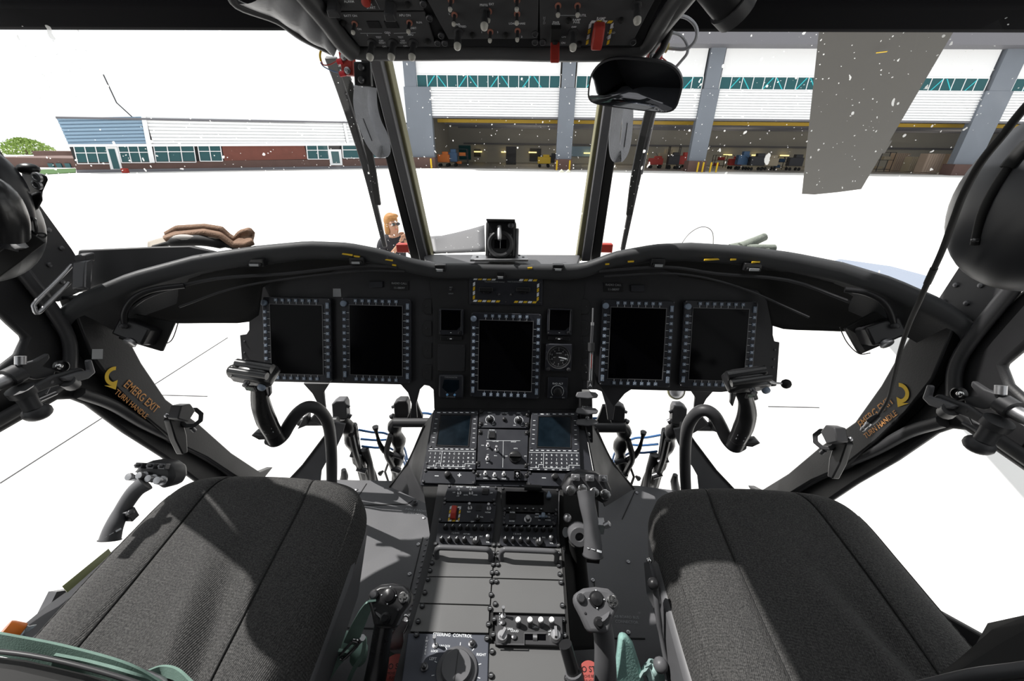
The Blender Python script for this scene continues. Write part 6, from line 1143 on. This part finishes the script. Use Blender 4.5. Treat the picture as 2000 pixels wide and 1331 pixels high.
solo('wire_loop', MB().tube(smooth_path(Pt([(1330, 478, 1.12), (1345, 458, 1.13), (1365, 445, 1.14), (1382, 445, 1.14), (1392, 456, 1.13), (1393, 478, 1.12)]), 6), .0011, 5), M_blk, 'thin wire loop rising above the glareshield left of the gloves', 'wire')
for px, py, lab in ((788, 484, 'small red block outside at the foot of the left post'), (1183, 484, 'small red block outside at the foot of the right post')): solo('red_marker', MB().box((0, 0, 0), (.045, .03, .03)), M_red, lab, 'block', M=onY(px, py, 1.42), bevel=.003)
struct('trim_11', MB().slab(Pt([(1600, 520, 1.30), (1790, 570, 1.2), (1812, 556, 1.24), (1826, 543, 1.30), (1740, 520, 1.4), (1640, 506, 1.4)]), (0, 0, -.01)), mat('nose_skin', (.35, .40, .50), .25, metal=.6))
# ------------------------------------------------------------------ helmets and cable at both sides
c = onY(2062, 392, .56); t = thing('flight_helmet', 'large smooth black helmet shell hanging at the right edge beside the cable', 'helmet', c)
def shell(rx, ry, rz, u0=0, u1=1):
    return MB().grid(lambda u, v: V((rx * math.copysign(abs(sin(pi * v) * cos(2 * pi * (u0 + (u1 - u0) * u))) ** .95, cos(2 * pi * (u0 + (u1 - u0) * u))), ry * sin(pi * v) * sin(2 * pi * (u0 + (u1 - u0) * u)), rz * -cos(pi * v))), 40, 24)
part('shell', shell(.090, .095, .118), M_helm, t, sharp=80)
def hpt(px, py, k=1.0): # point on the helmet silhouette side
    p = onY(px, py, .55) - c; d = V((p.x / .09, p.y / .095, p.z / .118)); return V((d.x * .09, d.y * .095, d.z * .118)) / d.length * k
part('edge_roll', MB().tube(smooth_path([hpt(*a, 1.01) for a in ((1955, 240), (1915, 300), (1885, 370), (1876, 430), (1882, 490))], 5), .005, 8), M_rub, t); part('screw', MB().ball(hpt(1892, 475, 1.01), .005, 8), M_bol, t)
part('hanging_strap', MB().ribbon([V((.02, 0, .11)), V((.05, 0, .25)), V((.09, .02, .40))], .02, .002, (0, 1, 0)), M_rub, t); part('visor_track', MB().tube(smooth_path([hpt(*a, 1.03) for a in ((1990, 235), (1955, 262), (1925, 300))], 4), .007, 8), M_rub, t)
P = smooth_path(Pt([(2040, 170, .46), (2000, 212, .46), (1960, 262, .46), (1915, 318, .47), (1882, 378, .49), (1862, 430, .51), (1840, 490, .54), (1815, 545, .57), (1795, 590, .60), (1775, 635, .64), (1757, 690, .68), (1745, 740, .72), (1735, 780, .75), (1716, 812, .78)]), 5); t = thing('headset_cable', 'black headset cable running down from the right helmet to its jack', 'cable', P[0].copy()); T0 = Matrix.Translation(-P[0])
part('cord', MB().tube(P, .0036, 8), M_rub, t, M=T0); part('tape', MB().tube(P[33:37], .0042, 8), M_rub, t, M=T0)
a, b, d = onY(1716, 812, .78), onY(1698, 826, .78), onY(1682, 842, .78); part('jack_sleeve', MB().tube([a, a.lerp(b, .5), b], [.006, .0085, .0085], 10), M_blk, t, M=T0); part('jack_plug', MB().tube([b, b.lerp(d, .3), b.lerp(d, .35), b.lerp(d, .7), b.lerp(d, .72), d], [.006, .006, .0045, .0045, .006, .003], 10), M_alu, t, M=T0)
c = onY(-72, 425, .56); t = thing('flight_helmet', 'black helmet with goggle mount and chin strap buckle at the left edge', 'helmet', c)
part('shell', shell(.070, .08, .095), M_helm, t, sharp=80)
def hp2(px, py, Y=.5): return onY(px, py, Y) - c
part('visor_housing', MB().tube(smooth_path([hp2(-70, 306, .50), hp2(-28, 322, .50), hp2(6, 362, .50), hp2(22, 410, .50), hp2(24, 450, .50), hp2(10, 482, .49)], 5), [.020] * 26, 12), M_helm, t)
part('inner_visor', MB().tube(smooth_path([hp2(-70, 362, .44), hp2(-20, 380, .44), hp2(4, 420, .44), hp2(8, 460, .44)], 5), .020, 12), M_grip, t)
part('mount_block', MB().slab([hp2(*a) for a in ((42, 326, .53), (62, 328, .53), (72, 338, .53), (92, 344, .53), (94, 352, .53), (84, 374, .53), (82, 392, .53), (72, 400, .53), (50, 384, .53), (46, 360, .53))], (-.03, .024, 0)), M_blk, t, bevel=.003)
for a in ((75, 346, .525), (75, 361, .525)): part('mount_button', MB().lathe([(.006, 0), (.006, .003), (.004, .004), (.0035, .003)], 14, Matrix.Rotation(pi / 2, 4, 'X')), M_alu, t, M=hp2(*a))
part('mount_knob', MB().ball(hp2(55, 330, .53), (.013, .010, .007), 12), M_blk, t); part('lower_block', MB().slab([hp2(*a) for a in ((58, 380, .52), (82, 372, .52), (84, 392, .52), (76, 408, .52), (62, 418, .52), (56, 400, .52))], (-.03, .024, 0)), M_grip, t, bevel=.006)
part('ear_cup', MB().slab([hp2(*a) for a in ((35, 452, .50), (60, 420, .50), (72, 430, .50), (76, 456, .50), (70, 470, .50), (20, 496, .50), (-20, 520, .48), (-30, 500, .48))], (-.05, .04, 0)), M_grip, t, bevel=.008)
part('chin_strap', MB().ribbon(smooth_path([hp2(-30, 540, .47), hp2(10, 510, .48), hp2(40, 486, .49), hp2(72, 462, .50)], 4), .020, .004, (.3, .2, 1)), M_rub, t, bevel=.001); part('strap_pin', MB().tube([hp2(28, 478, .49), hp2(44, 473, .49)], .008, 10), M_alu, t)
part('hanging_strap', MB().ribbon([V((-.02, 0, .09)), V((-.10, 0, .25)), V((-.16, .02, .46))], .02, .002, (0, 1, 0)), M_rub, t); part('strap_loop', MB().tube(smooth_path([hp2(72, 456, .50), hp2(84, 456, .50), hp2(90, 460, .50), (hp2(84, 464, .50)), hp2(74, 461, .50)], 3), .0012, 5), M_rub, t)
# ------------------------------------------------------------------ door latches, clamps, decals (mirrored about the centre line)
def LX(x, y, X=-.93): return onX(x, y, X)
for sx, w_ in ((-1, 'left'), (1, 'right')):
    mm = Matrix.Diagonal((-sx * 1.0, 1, 1, 1)) if sx > 0 else Matrix.Identity(4)
    def q(x, y, X=-.93): p = LX(x, y, X); return V((p.x if sx < 0 else -p.x, p.y, p.z))
    base = q(80, 740); t = thing('door_latch', 'dark cast door latch with handle and round knob on the %s cockpit door' % w_, 'latch', base); T0 = Matrix.Translation(-base)
    o = (-sx * .012, 0, 0)
    part('rod', MB().tube([q(-60, 775), q(2, 747), q(26, 735)], .0125, 14), M_alu, t, M=T0); part('rod_socket', MB().tube([q(14, 740, -.928), q(38, 728, -.928)], .018, 12), M_dgrey, t, M=T0)
    part('yoke', MB().slab([q(*a) for a in ((30, 712), (60, 704), (86, 690), (88, 700), (74, 716), (100, 722), (96, 736), (60, 742), (36, 736))], o), M_dgrey, t, M=T0, bevel=.003)
    part('lever_body', MB().slab([q(*a, -.915) for a in ((32, 766), (60, 752), (92, 734), (128, 724), (150, 718), (158, 724), (150, 742), (118, 750), (88, 758), (64, 768), (44, 776))], o), M_dgrey, t, M=T0, bevel=.004)
    part('curved_plate', MB().slab([q(*a, -.905) for a in ((112, 738), (130, 732), (150, 726), (166, 724), (163, 704), (170, 702), (178, 728), (164, 740), (140, 746), (118, 744))], o), M_grey, t, M=T0, bevel=.003)
    part('pivot_pad', MB().tube([q(130, 744, -.90), q(142, 752, -.91)], .014, 12), M_dgrey, t, M=T0); part('ball_bolt', MB().ball(q(116, 716, -.91), .006, 10), M_chr, t, M=T0); part('ball_socket', MB().lathe([(.013, 0), (.013, .008), (.010, .010), (.009, .004)], 14, Matrix.Rotation(-sx * pi / 2, 4, 'Y')), M_blk, t, M=T0 @ Matrix.Translation(q(116, 716, -.925)))
    part('hex_bolt', MB().lathe([(.009, 0), (.009, .006), (.004, .007)], 6, Matrix.Rotation(-sx * pi / 2, 4, 'Y')), M_bol, t, M=T0 @ Matrix.Translation(q(95, 746, -.91))); part('top_bolt', MB().tube([q(40, 712, -.92), q(40, 696, -.92)], .008, 8), M_alu, t, M=T0)
    part('handle', MB().tube([q(46, 768, -.91), q(56, 784, -.905), q(66, 800, -.90)], [.017, .0145, .0145], 14), M_dgrey, t, M=T0); part('knob', MB().ball(q(73, 806, -.90), (.022, .022, .016), 16), M_dgrey, t, M=T0); part('handle_cap', MB().tube([q(38, 760, -.91), q(47, 770, -.91)], .021, 14), M_dgrey, t, M=T0)
    part('spring_clip', MB().tube([q(100, 752, -.92), q(90, 770, -.92)], .0015, 5).tube([q(60, 790, -.94), q(110, 768, -.94)], .004, 6), M_bol, t, M=T0)
    # swivel clamp on the lower beam
    base = q(350, 830, -.90); t = thing('swivel_clamp', 'black clamp with open ring on the lower %s window beam' % w_, 'clamp', base); T0 = Matrix.Translation(-base)
    rc = q(373, 816, -.88); fwd = (V((CAM.x, 0, 0)) - rc).normalized(); AM = Matrix.Translation(rc) @ fwd.to_track_quat('Z', 'Y').to_matrix().to_4x4()
    mb = MB(); mb.lathe([(.018, -.009), (.018, .009), (.030, .009), (.030, -.009), (.018, -.009)], 8, caps=False); part('ring', mb, M_dgrey, t, M=T0 @ AM, bevel=.002)
    part('ring_knuckle', MB().slab([q(*a, -.885) for a in ((333, 792), (352, 788), (362, 802), (348, 824), (326, 818))], (-sx * .03, 0, 0)), M_dgrey, t, M=T0, bevel=.003)
    part('bracket', MB().slab([q(*a, -.91) for a in ((326, 806), (344, 822), (352, 850), (354, 884), (344, 888), (330, 860), (318, 822))], (-sx * .02, 0, 0)), M_blk, t, M=T0, bevel=.003); part('screw', MB().ball(q(325, 812, -.90), .006, 8), M_alu, t, M=T0)
    part('lock_screw', MB().tube([q(374, 836, -.88), q(380, 842, -.88)], .006, 8), M_bol, t, M=T0)
    # lettering and arrow on the beam
    if sx < 0: a, b = V((-.9635, *onX(240, 744, -.9635).yz)), V((-.9635, *onX(311, 806, -.9635).yz))
    else: a, b = V((.9635, *onX(1675, 836, .9635).yz)), V((.9635, *onX(1748, 776, .9635).yz))
    u = (b - a).normalized(); n = V((-sx, 0, 0)); v = n.cross(u); L = (b - a).length; DM = Matrix(((u.x, v.x, n.x, a.x), (u.y, v.y, n.y, a.y), (u.z, v.z, n.z, a.z), (0, 0, 0, 1)))
    mb = MB(); txt(mb, 'EMERG EXIT', L / 2, 0, .030, .0006, sx=L / .030 / 6.2 * 1.0, bold=.008); txt(mb, 'TURN HANDLE', L * .44, -.030, .019, .0006, sx=L / .019 / 7.2 * .86, bold=.008)
    solo('stencil_marking', mb, M_ora, 'orange EMERG EXIT TURN HANDLE lettering on the lower %s beam' % w_, 'marking', M=DM)
    ac = onX(224, 735, -.9635) if sx < 0 else onX(1757, 768, .9635)
    mb = MB(); R1, R2 = .024, .015
    ring = [(R1 * cos(a_), R1 * sin(a_)) for a_ in [radians(70 + 170 * k / 14) for k in range(15)]] + [(-.019 - .010, -.014), (-.006, -.034), (.004, -.012), (-.007, -.013)] + [(R2 * cos(a_), R2 * sin(a_)) for a_ in [radians(240 - 170 * k / 14) for k in range(15)]][1:]
    if sx > 0: ring = [(-x, y) for x, y in ring]
    mb.prism(ring, .0003, .0008); AM = Matrix(((0, 0, n.x, ac.x), (-n.x * -1 * 1.0, 0, 0, ac.y), (0, 1, 0, ac.z), (0, 0, 0, 1)))
    AM = fr(ac, (0, 1, 0) if sx < 0 else (0, -1, 0), (0, 0, 1)); solo('arrow_marking', mb, M_yel, 'yellow curved arrow above the lettering on the %s beam' % w_, 'marking', M=AM @ Matrix.Rotation(-.2 * -sx, 4, 'Z'))
a = onX(190, 692, -.9635); solo('sticker', MB().prism([(-.012, -.012), (.012, -.012), (.012, .012), (-.012, .012)], 0, .0006), M_dimw, 'small pale square sticker on the left window beam above the yellow arrow', 'sticker', M=fr(a, (0, 1, -.5), (0, .5, 1)))
# ------------------------------------------------------------------ webbing, buckles and small things by the seats
t = thing('seat_belt', 'faded green lap belt lying over the back of the left seat', 'belt', onY(200, 1290, .30)); T0 = Matrix.Translation(-t.matrix_world.to_translation())
part('webbing', MB().ribbon(smooth_path(Pt([(-60, 1248, .285), (30, 1264, .285), (130, 1284, .285), (230, 1312, .28), (290, 1345, .275), (340, 1380, .27)]), 6), .030, .004, (0, .5, 1)), M_web, t, M=T0); part('webbing_fold', MB().ribbon(smooth_path(Pt([(105, 1290, .275), (180, 1305, .275), (250, 1325, .27), (290, 1350, .27)]), 6), .020, .004, (0, .3, 1)), M_web, t, M=T0)
part('webbing', MB().ribbon(smooth_path(Pt([(285, 1322, .29), (315, 1312, .30), (345, 1318, .295), (375, 1345, .28)]), 6), .016, .004, (0, .6, 1)), M_web, t, M=T0)
part('buckle', MB().tube(smooth_path(Pt([(268, 1345, .28), (262, 1318, .285), (272, 1312, .29), (318, 1330, .29), (326, 1350, .28)]), 4), .0042, 8).box(tuple(onY(292, 1330, .29)), (.022, .008, .004)), M_alu, t, M=T0)
t = thing('seat_belt', 'green harness strap with bright buckle hooked on the left hand controller', 'belt', onY(690, 1250, .42)); T0 = Matrix.Translation(-t.matrix_world.to_translation())
part('webbing', MB().ribbon(smooth_path(Pt([(727, 1174, .40), (722, 1180, .41), (712, 1196, .415), (703, 1215, .42), (692, 1240, .42), (686, 1258, .42)]), 5), [.012 + .0007 * k for k in range(26)], .003, (.8, 0, .3)), M_web_lit, t, M=T0)
part('webbing', MB().ribbon(smooth_path(Pt([(672, 1272, .415), (655, 1292, .41), (640, 1312, .405), (618, 1345, .39)]), 6), .026, .006, (.8, .2, .4)), M_web_lit, t, M=T0); part('coil', MB().tube(smooth_path(Pt([(640, 1276, .46), (655, 1262, .46), (680, 1256, .46), (700, 1268, .45), (700, 1285, .45)]), 4), [.022] * 8 + [.018] * 9, 12), M_web_lit, t, M=T0)
part('webbing', MB().ribbon(smooth_path(Pt([(700, 1246, .43), (712, 1248, .43), (708, 1280, .42), (690, 1310, .41), (676, 1345, .40)]), 5), .008, .003, (.8, 0, .3)), M_web_lit, t, M=T0)
part('buckle', MB().tube(smooth_path(Pt([(665, 1284, .41), (672, 1286, .41), (696, 1262, .415), (698, 1252, .415), (690, 1250, .415)]), 4), .0042, 8).tube(Pt([(664, 1280, .41), (690, 1252, .415)]), .003, 8), M_chr, t, M=T0); part('buckle_tab', MB().tube(Pt([(698, 1256, .42), (708, 1246, .42)]), .006, 8), M_alu, t, M=T0)
t = thing('buckle_tongue', 'flat silver buckle tongue with slot left of the steering panel', 'buckle', onY(778, 1245, .44)); T0 = Matrix.Translation(-t.matrix_world.to_translation())
part('plate', MB().slab(Pt([(764, 1238, .44), (775, 1226, .445), (782, 1211, .45), (796, 1216, .45), (787, 1240, .445), (789, 1262, .435), (786, 1280, .43), (780, 1282, .43), (755, 1268, .43), (760, 1246, .44)]), (0, 0, -.003)), M_alu, t, M=T0, bevel=.001)
part('slot_loop', MB().tube(smooth_path(Pt([(780, 1222, .45), (786, 1206, .455), (794, 1203, .455), (799, 1209, .455), (797, 1218, .45), (789, 1236, .445)]), 4), .0026, 8), M_chr, t, M=T0); part('webbing', MB().slab(Pt([(753, 1266, .435), (786, 1282, .43), (780, 1292, .425), (750, 1278, .43)]), (0, 0, -.006)), M_web, t, M=T0)
solo('green_pouch', MB().slab(Pt([(1210, 1243, .43), (1224, 1244, .43), (1238, 1262, .425), (1250, 1300, .41), (1262, 1345, .39), (1196, 1345, .38), (1204, 1300, .40)]), (.004, .02, -.02)), mat('pouch_green', (.20, .34, .31), .7, noise=.2, nscale=25, bump=.5, bscale=250), 'pale green cloth pouch beside the right hand controller', 'pouch', bevel=.008)
t = thing('webbing_bundle', 'bunched pale green webbing by the foot of the right seat lever', 'strap', onY(1275, 1315, .42)); T0 = Matrix.Translation(-t.matrix_world.to_translation())
for a in (((1258, 1302, .42), (1268, 1296, .43), (1284, 1302, .43), (1292, 1330, .41), (1292, 1350, .40)), ((1256, 1308, .41), (1270, 1304, .42), (1280, 1318, .41), (1284, 1350, .40)), ((1252, 1318, .40), (1264, 1312, .41), (1272, 1330, .40), (1272, 1352, .39))): part('webbing', MB().ribbon(smooth_path(Pt(a), 5), .014, .004, (.7, .5, 0)), mat('webbing_pale', (.30, .42, .40), .7, bump=.4, bscale=300), t, M=T0)
A_, B_ = onY(-20, 1228, .36), onY(84, 1250, .375); d = (B_ - A_).normalized(); L = (B_ - A_).length; t = thing('water_bottle', 'clear plastic bottle with orange cap at the bottom left corner', 'bottle', Matrix.Translation(A_) @ axis_m(d))
part('cap', MB().lathe([(.016, -.004), (.017, .0), (.017, .018), (.015, .020)], 20), mat('cap_orange', (.85, .22, .03), .4), t, M=V((0, 0, .022))); part('bottle_body', MB().lathe([(.014, .040), (.014, .046), (.020, .056), (.024, .066), (.0245, .078), (.022, .081), (.0245, .084), (.0245, L - .012), (.022, L - .004), (.010, L)], 28), M_bottle, t, sharp=60)
# ------------------------------------------------------------------ woman standing outside by the nose
def skin(name, J, Ed, m, parent, root=0, sub=2, M=None):
    me = bpy.data.meshes.new(name); me.from_pydata([j[:3] for j in J], Ed, []); me.materials.append(m); o = bpy.data.objects.new(name, me); COL.objects.link(o); o.parent = parent
    o.modifiers.new('k', 'SKIN'); sv = me.skin_vertices[0].data
    for i, j in enumerate(J): sv[i].radius = (j[3], j[4] if len(j) > 4 else j[3]); sv[i].use_root = (i == root)
    s_ = o.modifiers.new('s', 'SUBSURF'); s_.levels = sub; s_.render_levels = sub
    o.modifiers['k'].use_smooth_shade = True
    if M is not None: o.matrix_local = M
    return o
wp = onY(767, 440, 5.3); base = V((wp.x, 5.3, GZ)); hz_ = wp.z - GZ
w_ = thing('person', 'blonde woman in sunglasses and black top outside, raising an arm to her face', 'person', Matrix.Translation(base) @ Matrix.Rotation(.75, 4, 'Z'))
M_sk = mat('skin', (.36, .20, .13), .55); M_hair = mat('hair_blond', (.34, .17, .06), .7, noise=.4, nscale=60, bump=.8, bscale=90); M_shirt = mat('shirt_black', (.02, .02, .024), .8); M_jean = mat('jeans_blue', (.06, .09, .18), .85)
# local frame: she faces -y; height H
H = hz_ + .12; k = H / 1.68
def S_(*j): return tuple(a * k for a in j)
J = [S_(0, 0, .95, .145, .105), S_(0, 0, 1.10, .115, .09), S_(0, 0, 1.28, .14, .095), S_(0, .01, 1.38, .12, .08), S_(0, 0, 1.45, .05), S_(0, -.012, 1.50, .05), S_(0, -.015, 1.565, .072, .085), S_(0, -.012, 1.63, .066, .078),
     S_(.17, .01, 1.365, .052), S_(.24, -.03, 1.13, .040), S_(.10, -.19, 1.30, .032), S_(.05, -.20, 1.40, .026),
     S_(-.17, .01, 1.365, .052), S_(-.23, .02, 1.10, .040), S_(-.16, -.16, 1.20, .032), S_(-.02, -.24, 1.38, .026),
     S_(.09, 0, .88, .10), S_(.10, -.01, .50, .062), S_(.10, .02, .28, .055), S_(.10, .02, .08, .038), S_(.10, -.11, .035, .035, .028),
     S_(-.09, 0, .88, .10), S_(-.11, -.01, .50, .062), S_(-.12, .02, .28, .055), S_(-.12, .02, .08, .038), S_(-.13, -.11, .035, .035, .028)]
Ed = [(0, 1), (1, 2), (2, 3), (3, 4), (4, 5), (5, 6), (6, 7), (3, 8), (8, 9), (9, 10), (10, 11), (3, 12), (12, 13), (13, 14), (14, 15), (0, 16), (16, 17), (17, 18), (18, 19), (19, 20), (0, 21), (21, 22), (22, 23), (23, 24), (24, 25)]
body = skin('body', J, Ed, M_sk, w_)
def sub_(ids, ed, g, name, m):
    JJ = [tuple(J[i][:3]) + tuple(r + g for r in J[i][3:]) for i in ids]; mp_ = {i: q for q, i in enumerate(ids)}; return skin(name, JJ, [(mp_[a], mp_[b]) for a, b in ed], m, w_)
sub_([0, 1, 2, 3, 4, 8, 9, 12, 13], [(0, 1), (1, 2), (2, 3), (3, 4), (3, 8), (8, 9), (3, 12), (12, 13)], .022, 'top', M_shirt); sub_([0, 16, 17, 18, 19, 21, 22, 23, 24], [(0, 16), (16, 17), (17, 18), (18, 19), (0, 21), (21, 22), (22, 23), (23, 24)], .014, 'trousers', M_jean)
for sx in (-1, 1): part('shoe', MB().ball((sx * .115 * k, -.06 * k, .035), (.045, .13, .035), 12), M_shirt, w_)
hair = MB(); 
hair.ball((0, .05 * k, 1.61 * k), (.092 * k, .092 * k, .105 * k), 18); hair.ball((-.06 * k, .05 * k, 1.51 * k), (.035, .055, .12), 14); hair.ball((.06 * k, .05 * k, 1.52 * k), (.035, .055, .11), 14); hair.ball((0, .07 * k, 1.48 * k), (.075, .05, .14), 14); hair.ball((.01, -.01 * k, 1.675 * k), (.075, .06, .035), 14)
part('hair', hair, M_hair, w_, sharp=80)
part('sunglasses', MB().ball((.033, -.098 * k, 1.585 * k), (.028, .010, .021), 12).ball((-.033, -.098 * k, 1.585 * k), (.028, .010, .021), 12).tube([(.06, -.09 * k, 1.588 * k), (.075, -.01, 1.59 * k)], .003, 5).tube([(-.06, -.09 * k, 1.588 * k), (-.075, -.01, 1.59 * k)], .003, 5), M_grip, w_)
part('nose', MB().ball((0, -.105 * k, 1.555 * k), (.010, .014, .018), 10), M_sk, w_); part('mouth', MB().ball((0, -.094 * k, 1.518 * k), (.022, .006, .007), 10), mat('lips', (.45, .12, .10), .5), w_)
for sx, tip in ((1, J[11]), (-1, J[15])):      # hands: palm, four fingers, thumb
    c0 = V(tip[:3]); JJ = [tuple(c0) + (.030, .018), tuple(c0 + V((-sx * .02, -.005, .05))) + (.036, .016)]; E_ = [(0, 1)]
    for f in range(4):
        b0 = c0 + V((-sx * (.005 + .012 * f), -.010 + .006 * f, .075)); JJ += [tuple(b0) + (.009, .009), tuple(b0 + V((-sx * .015, -.02, .025 - .003 * abs(f - 1)))) + (.008, .008), tuple(b0 + V((-sx * .035, -.03, .025))) + (.007, .007)]; n0 = 2 + 3 * f; E_ += [(1, n0), (n0, n0 + 1), (n0 + 1, n0 + 2)]
    n0 = len(JJ); JJ += [tuple(c0 + V((sx * .02, -.02, .035))) + (.010, .010), tuple(c0 + V((sx * .018, -.035, .06))) + (.008, .008)]; E_ += [(0, n0), (n0, n0 + 1)]
    skin('hand', JJ, E_, M_sk, w_, 0, 2)
# round lamp outside below the nose, seen under the right displays
p = onY(1321, 764, 1.40); t = thing('landing_light', 'round glass lamp hanging outside just below the right displays', 'lamp', p)
part('reflector', MB().lathe([(.012, .018), (.030, .006), (.033, -.004), (.030, -.010), (.001, -.014)], 24, Matrix.Rotation(1.1, 4, 'X')), M_alu, t); part('rim', MB().lathe([(.032, -.006), (.036, -.006), (.036, .004), (.032, .004), (.032, -.006)], 24, Matrix.Rotation(1.1, 4, 'X'), caps=False), M_olive, t)
part('mount_arm', MB().tube([(0, 0, .01), (0, .02, .06)], .007, 8), M_dgrey, t)
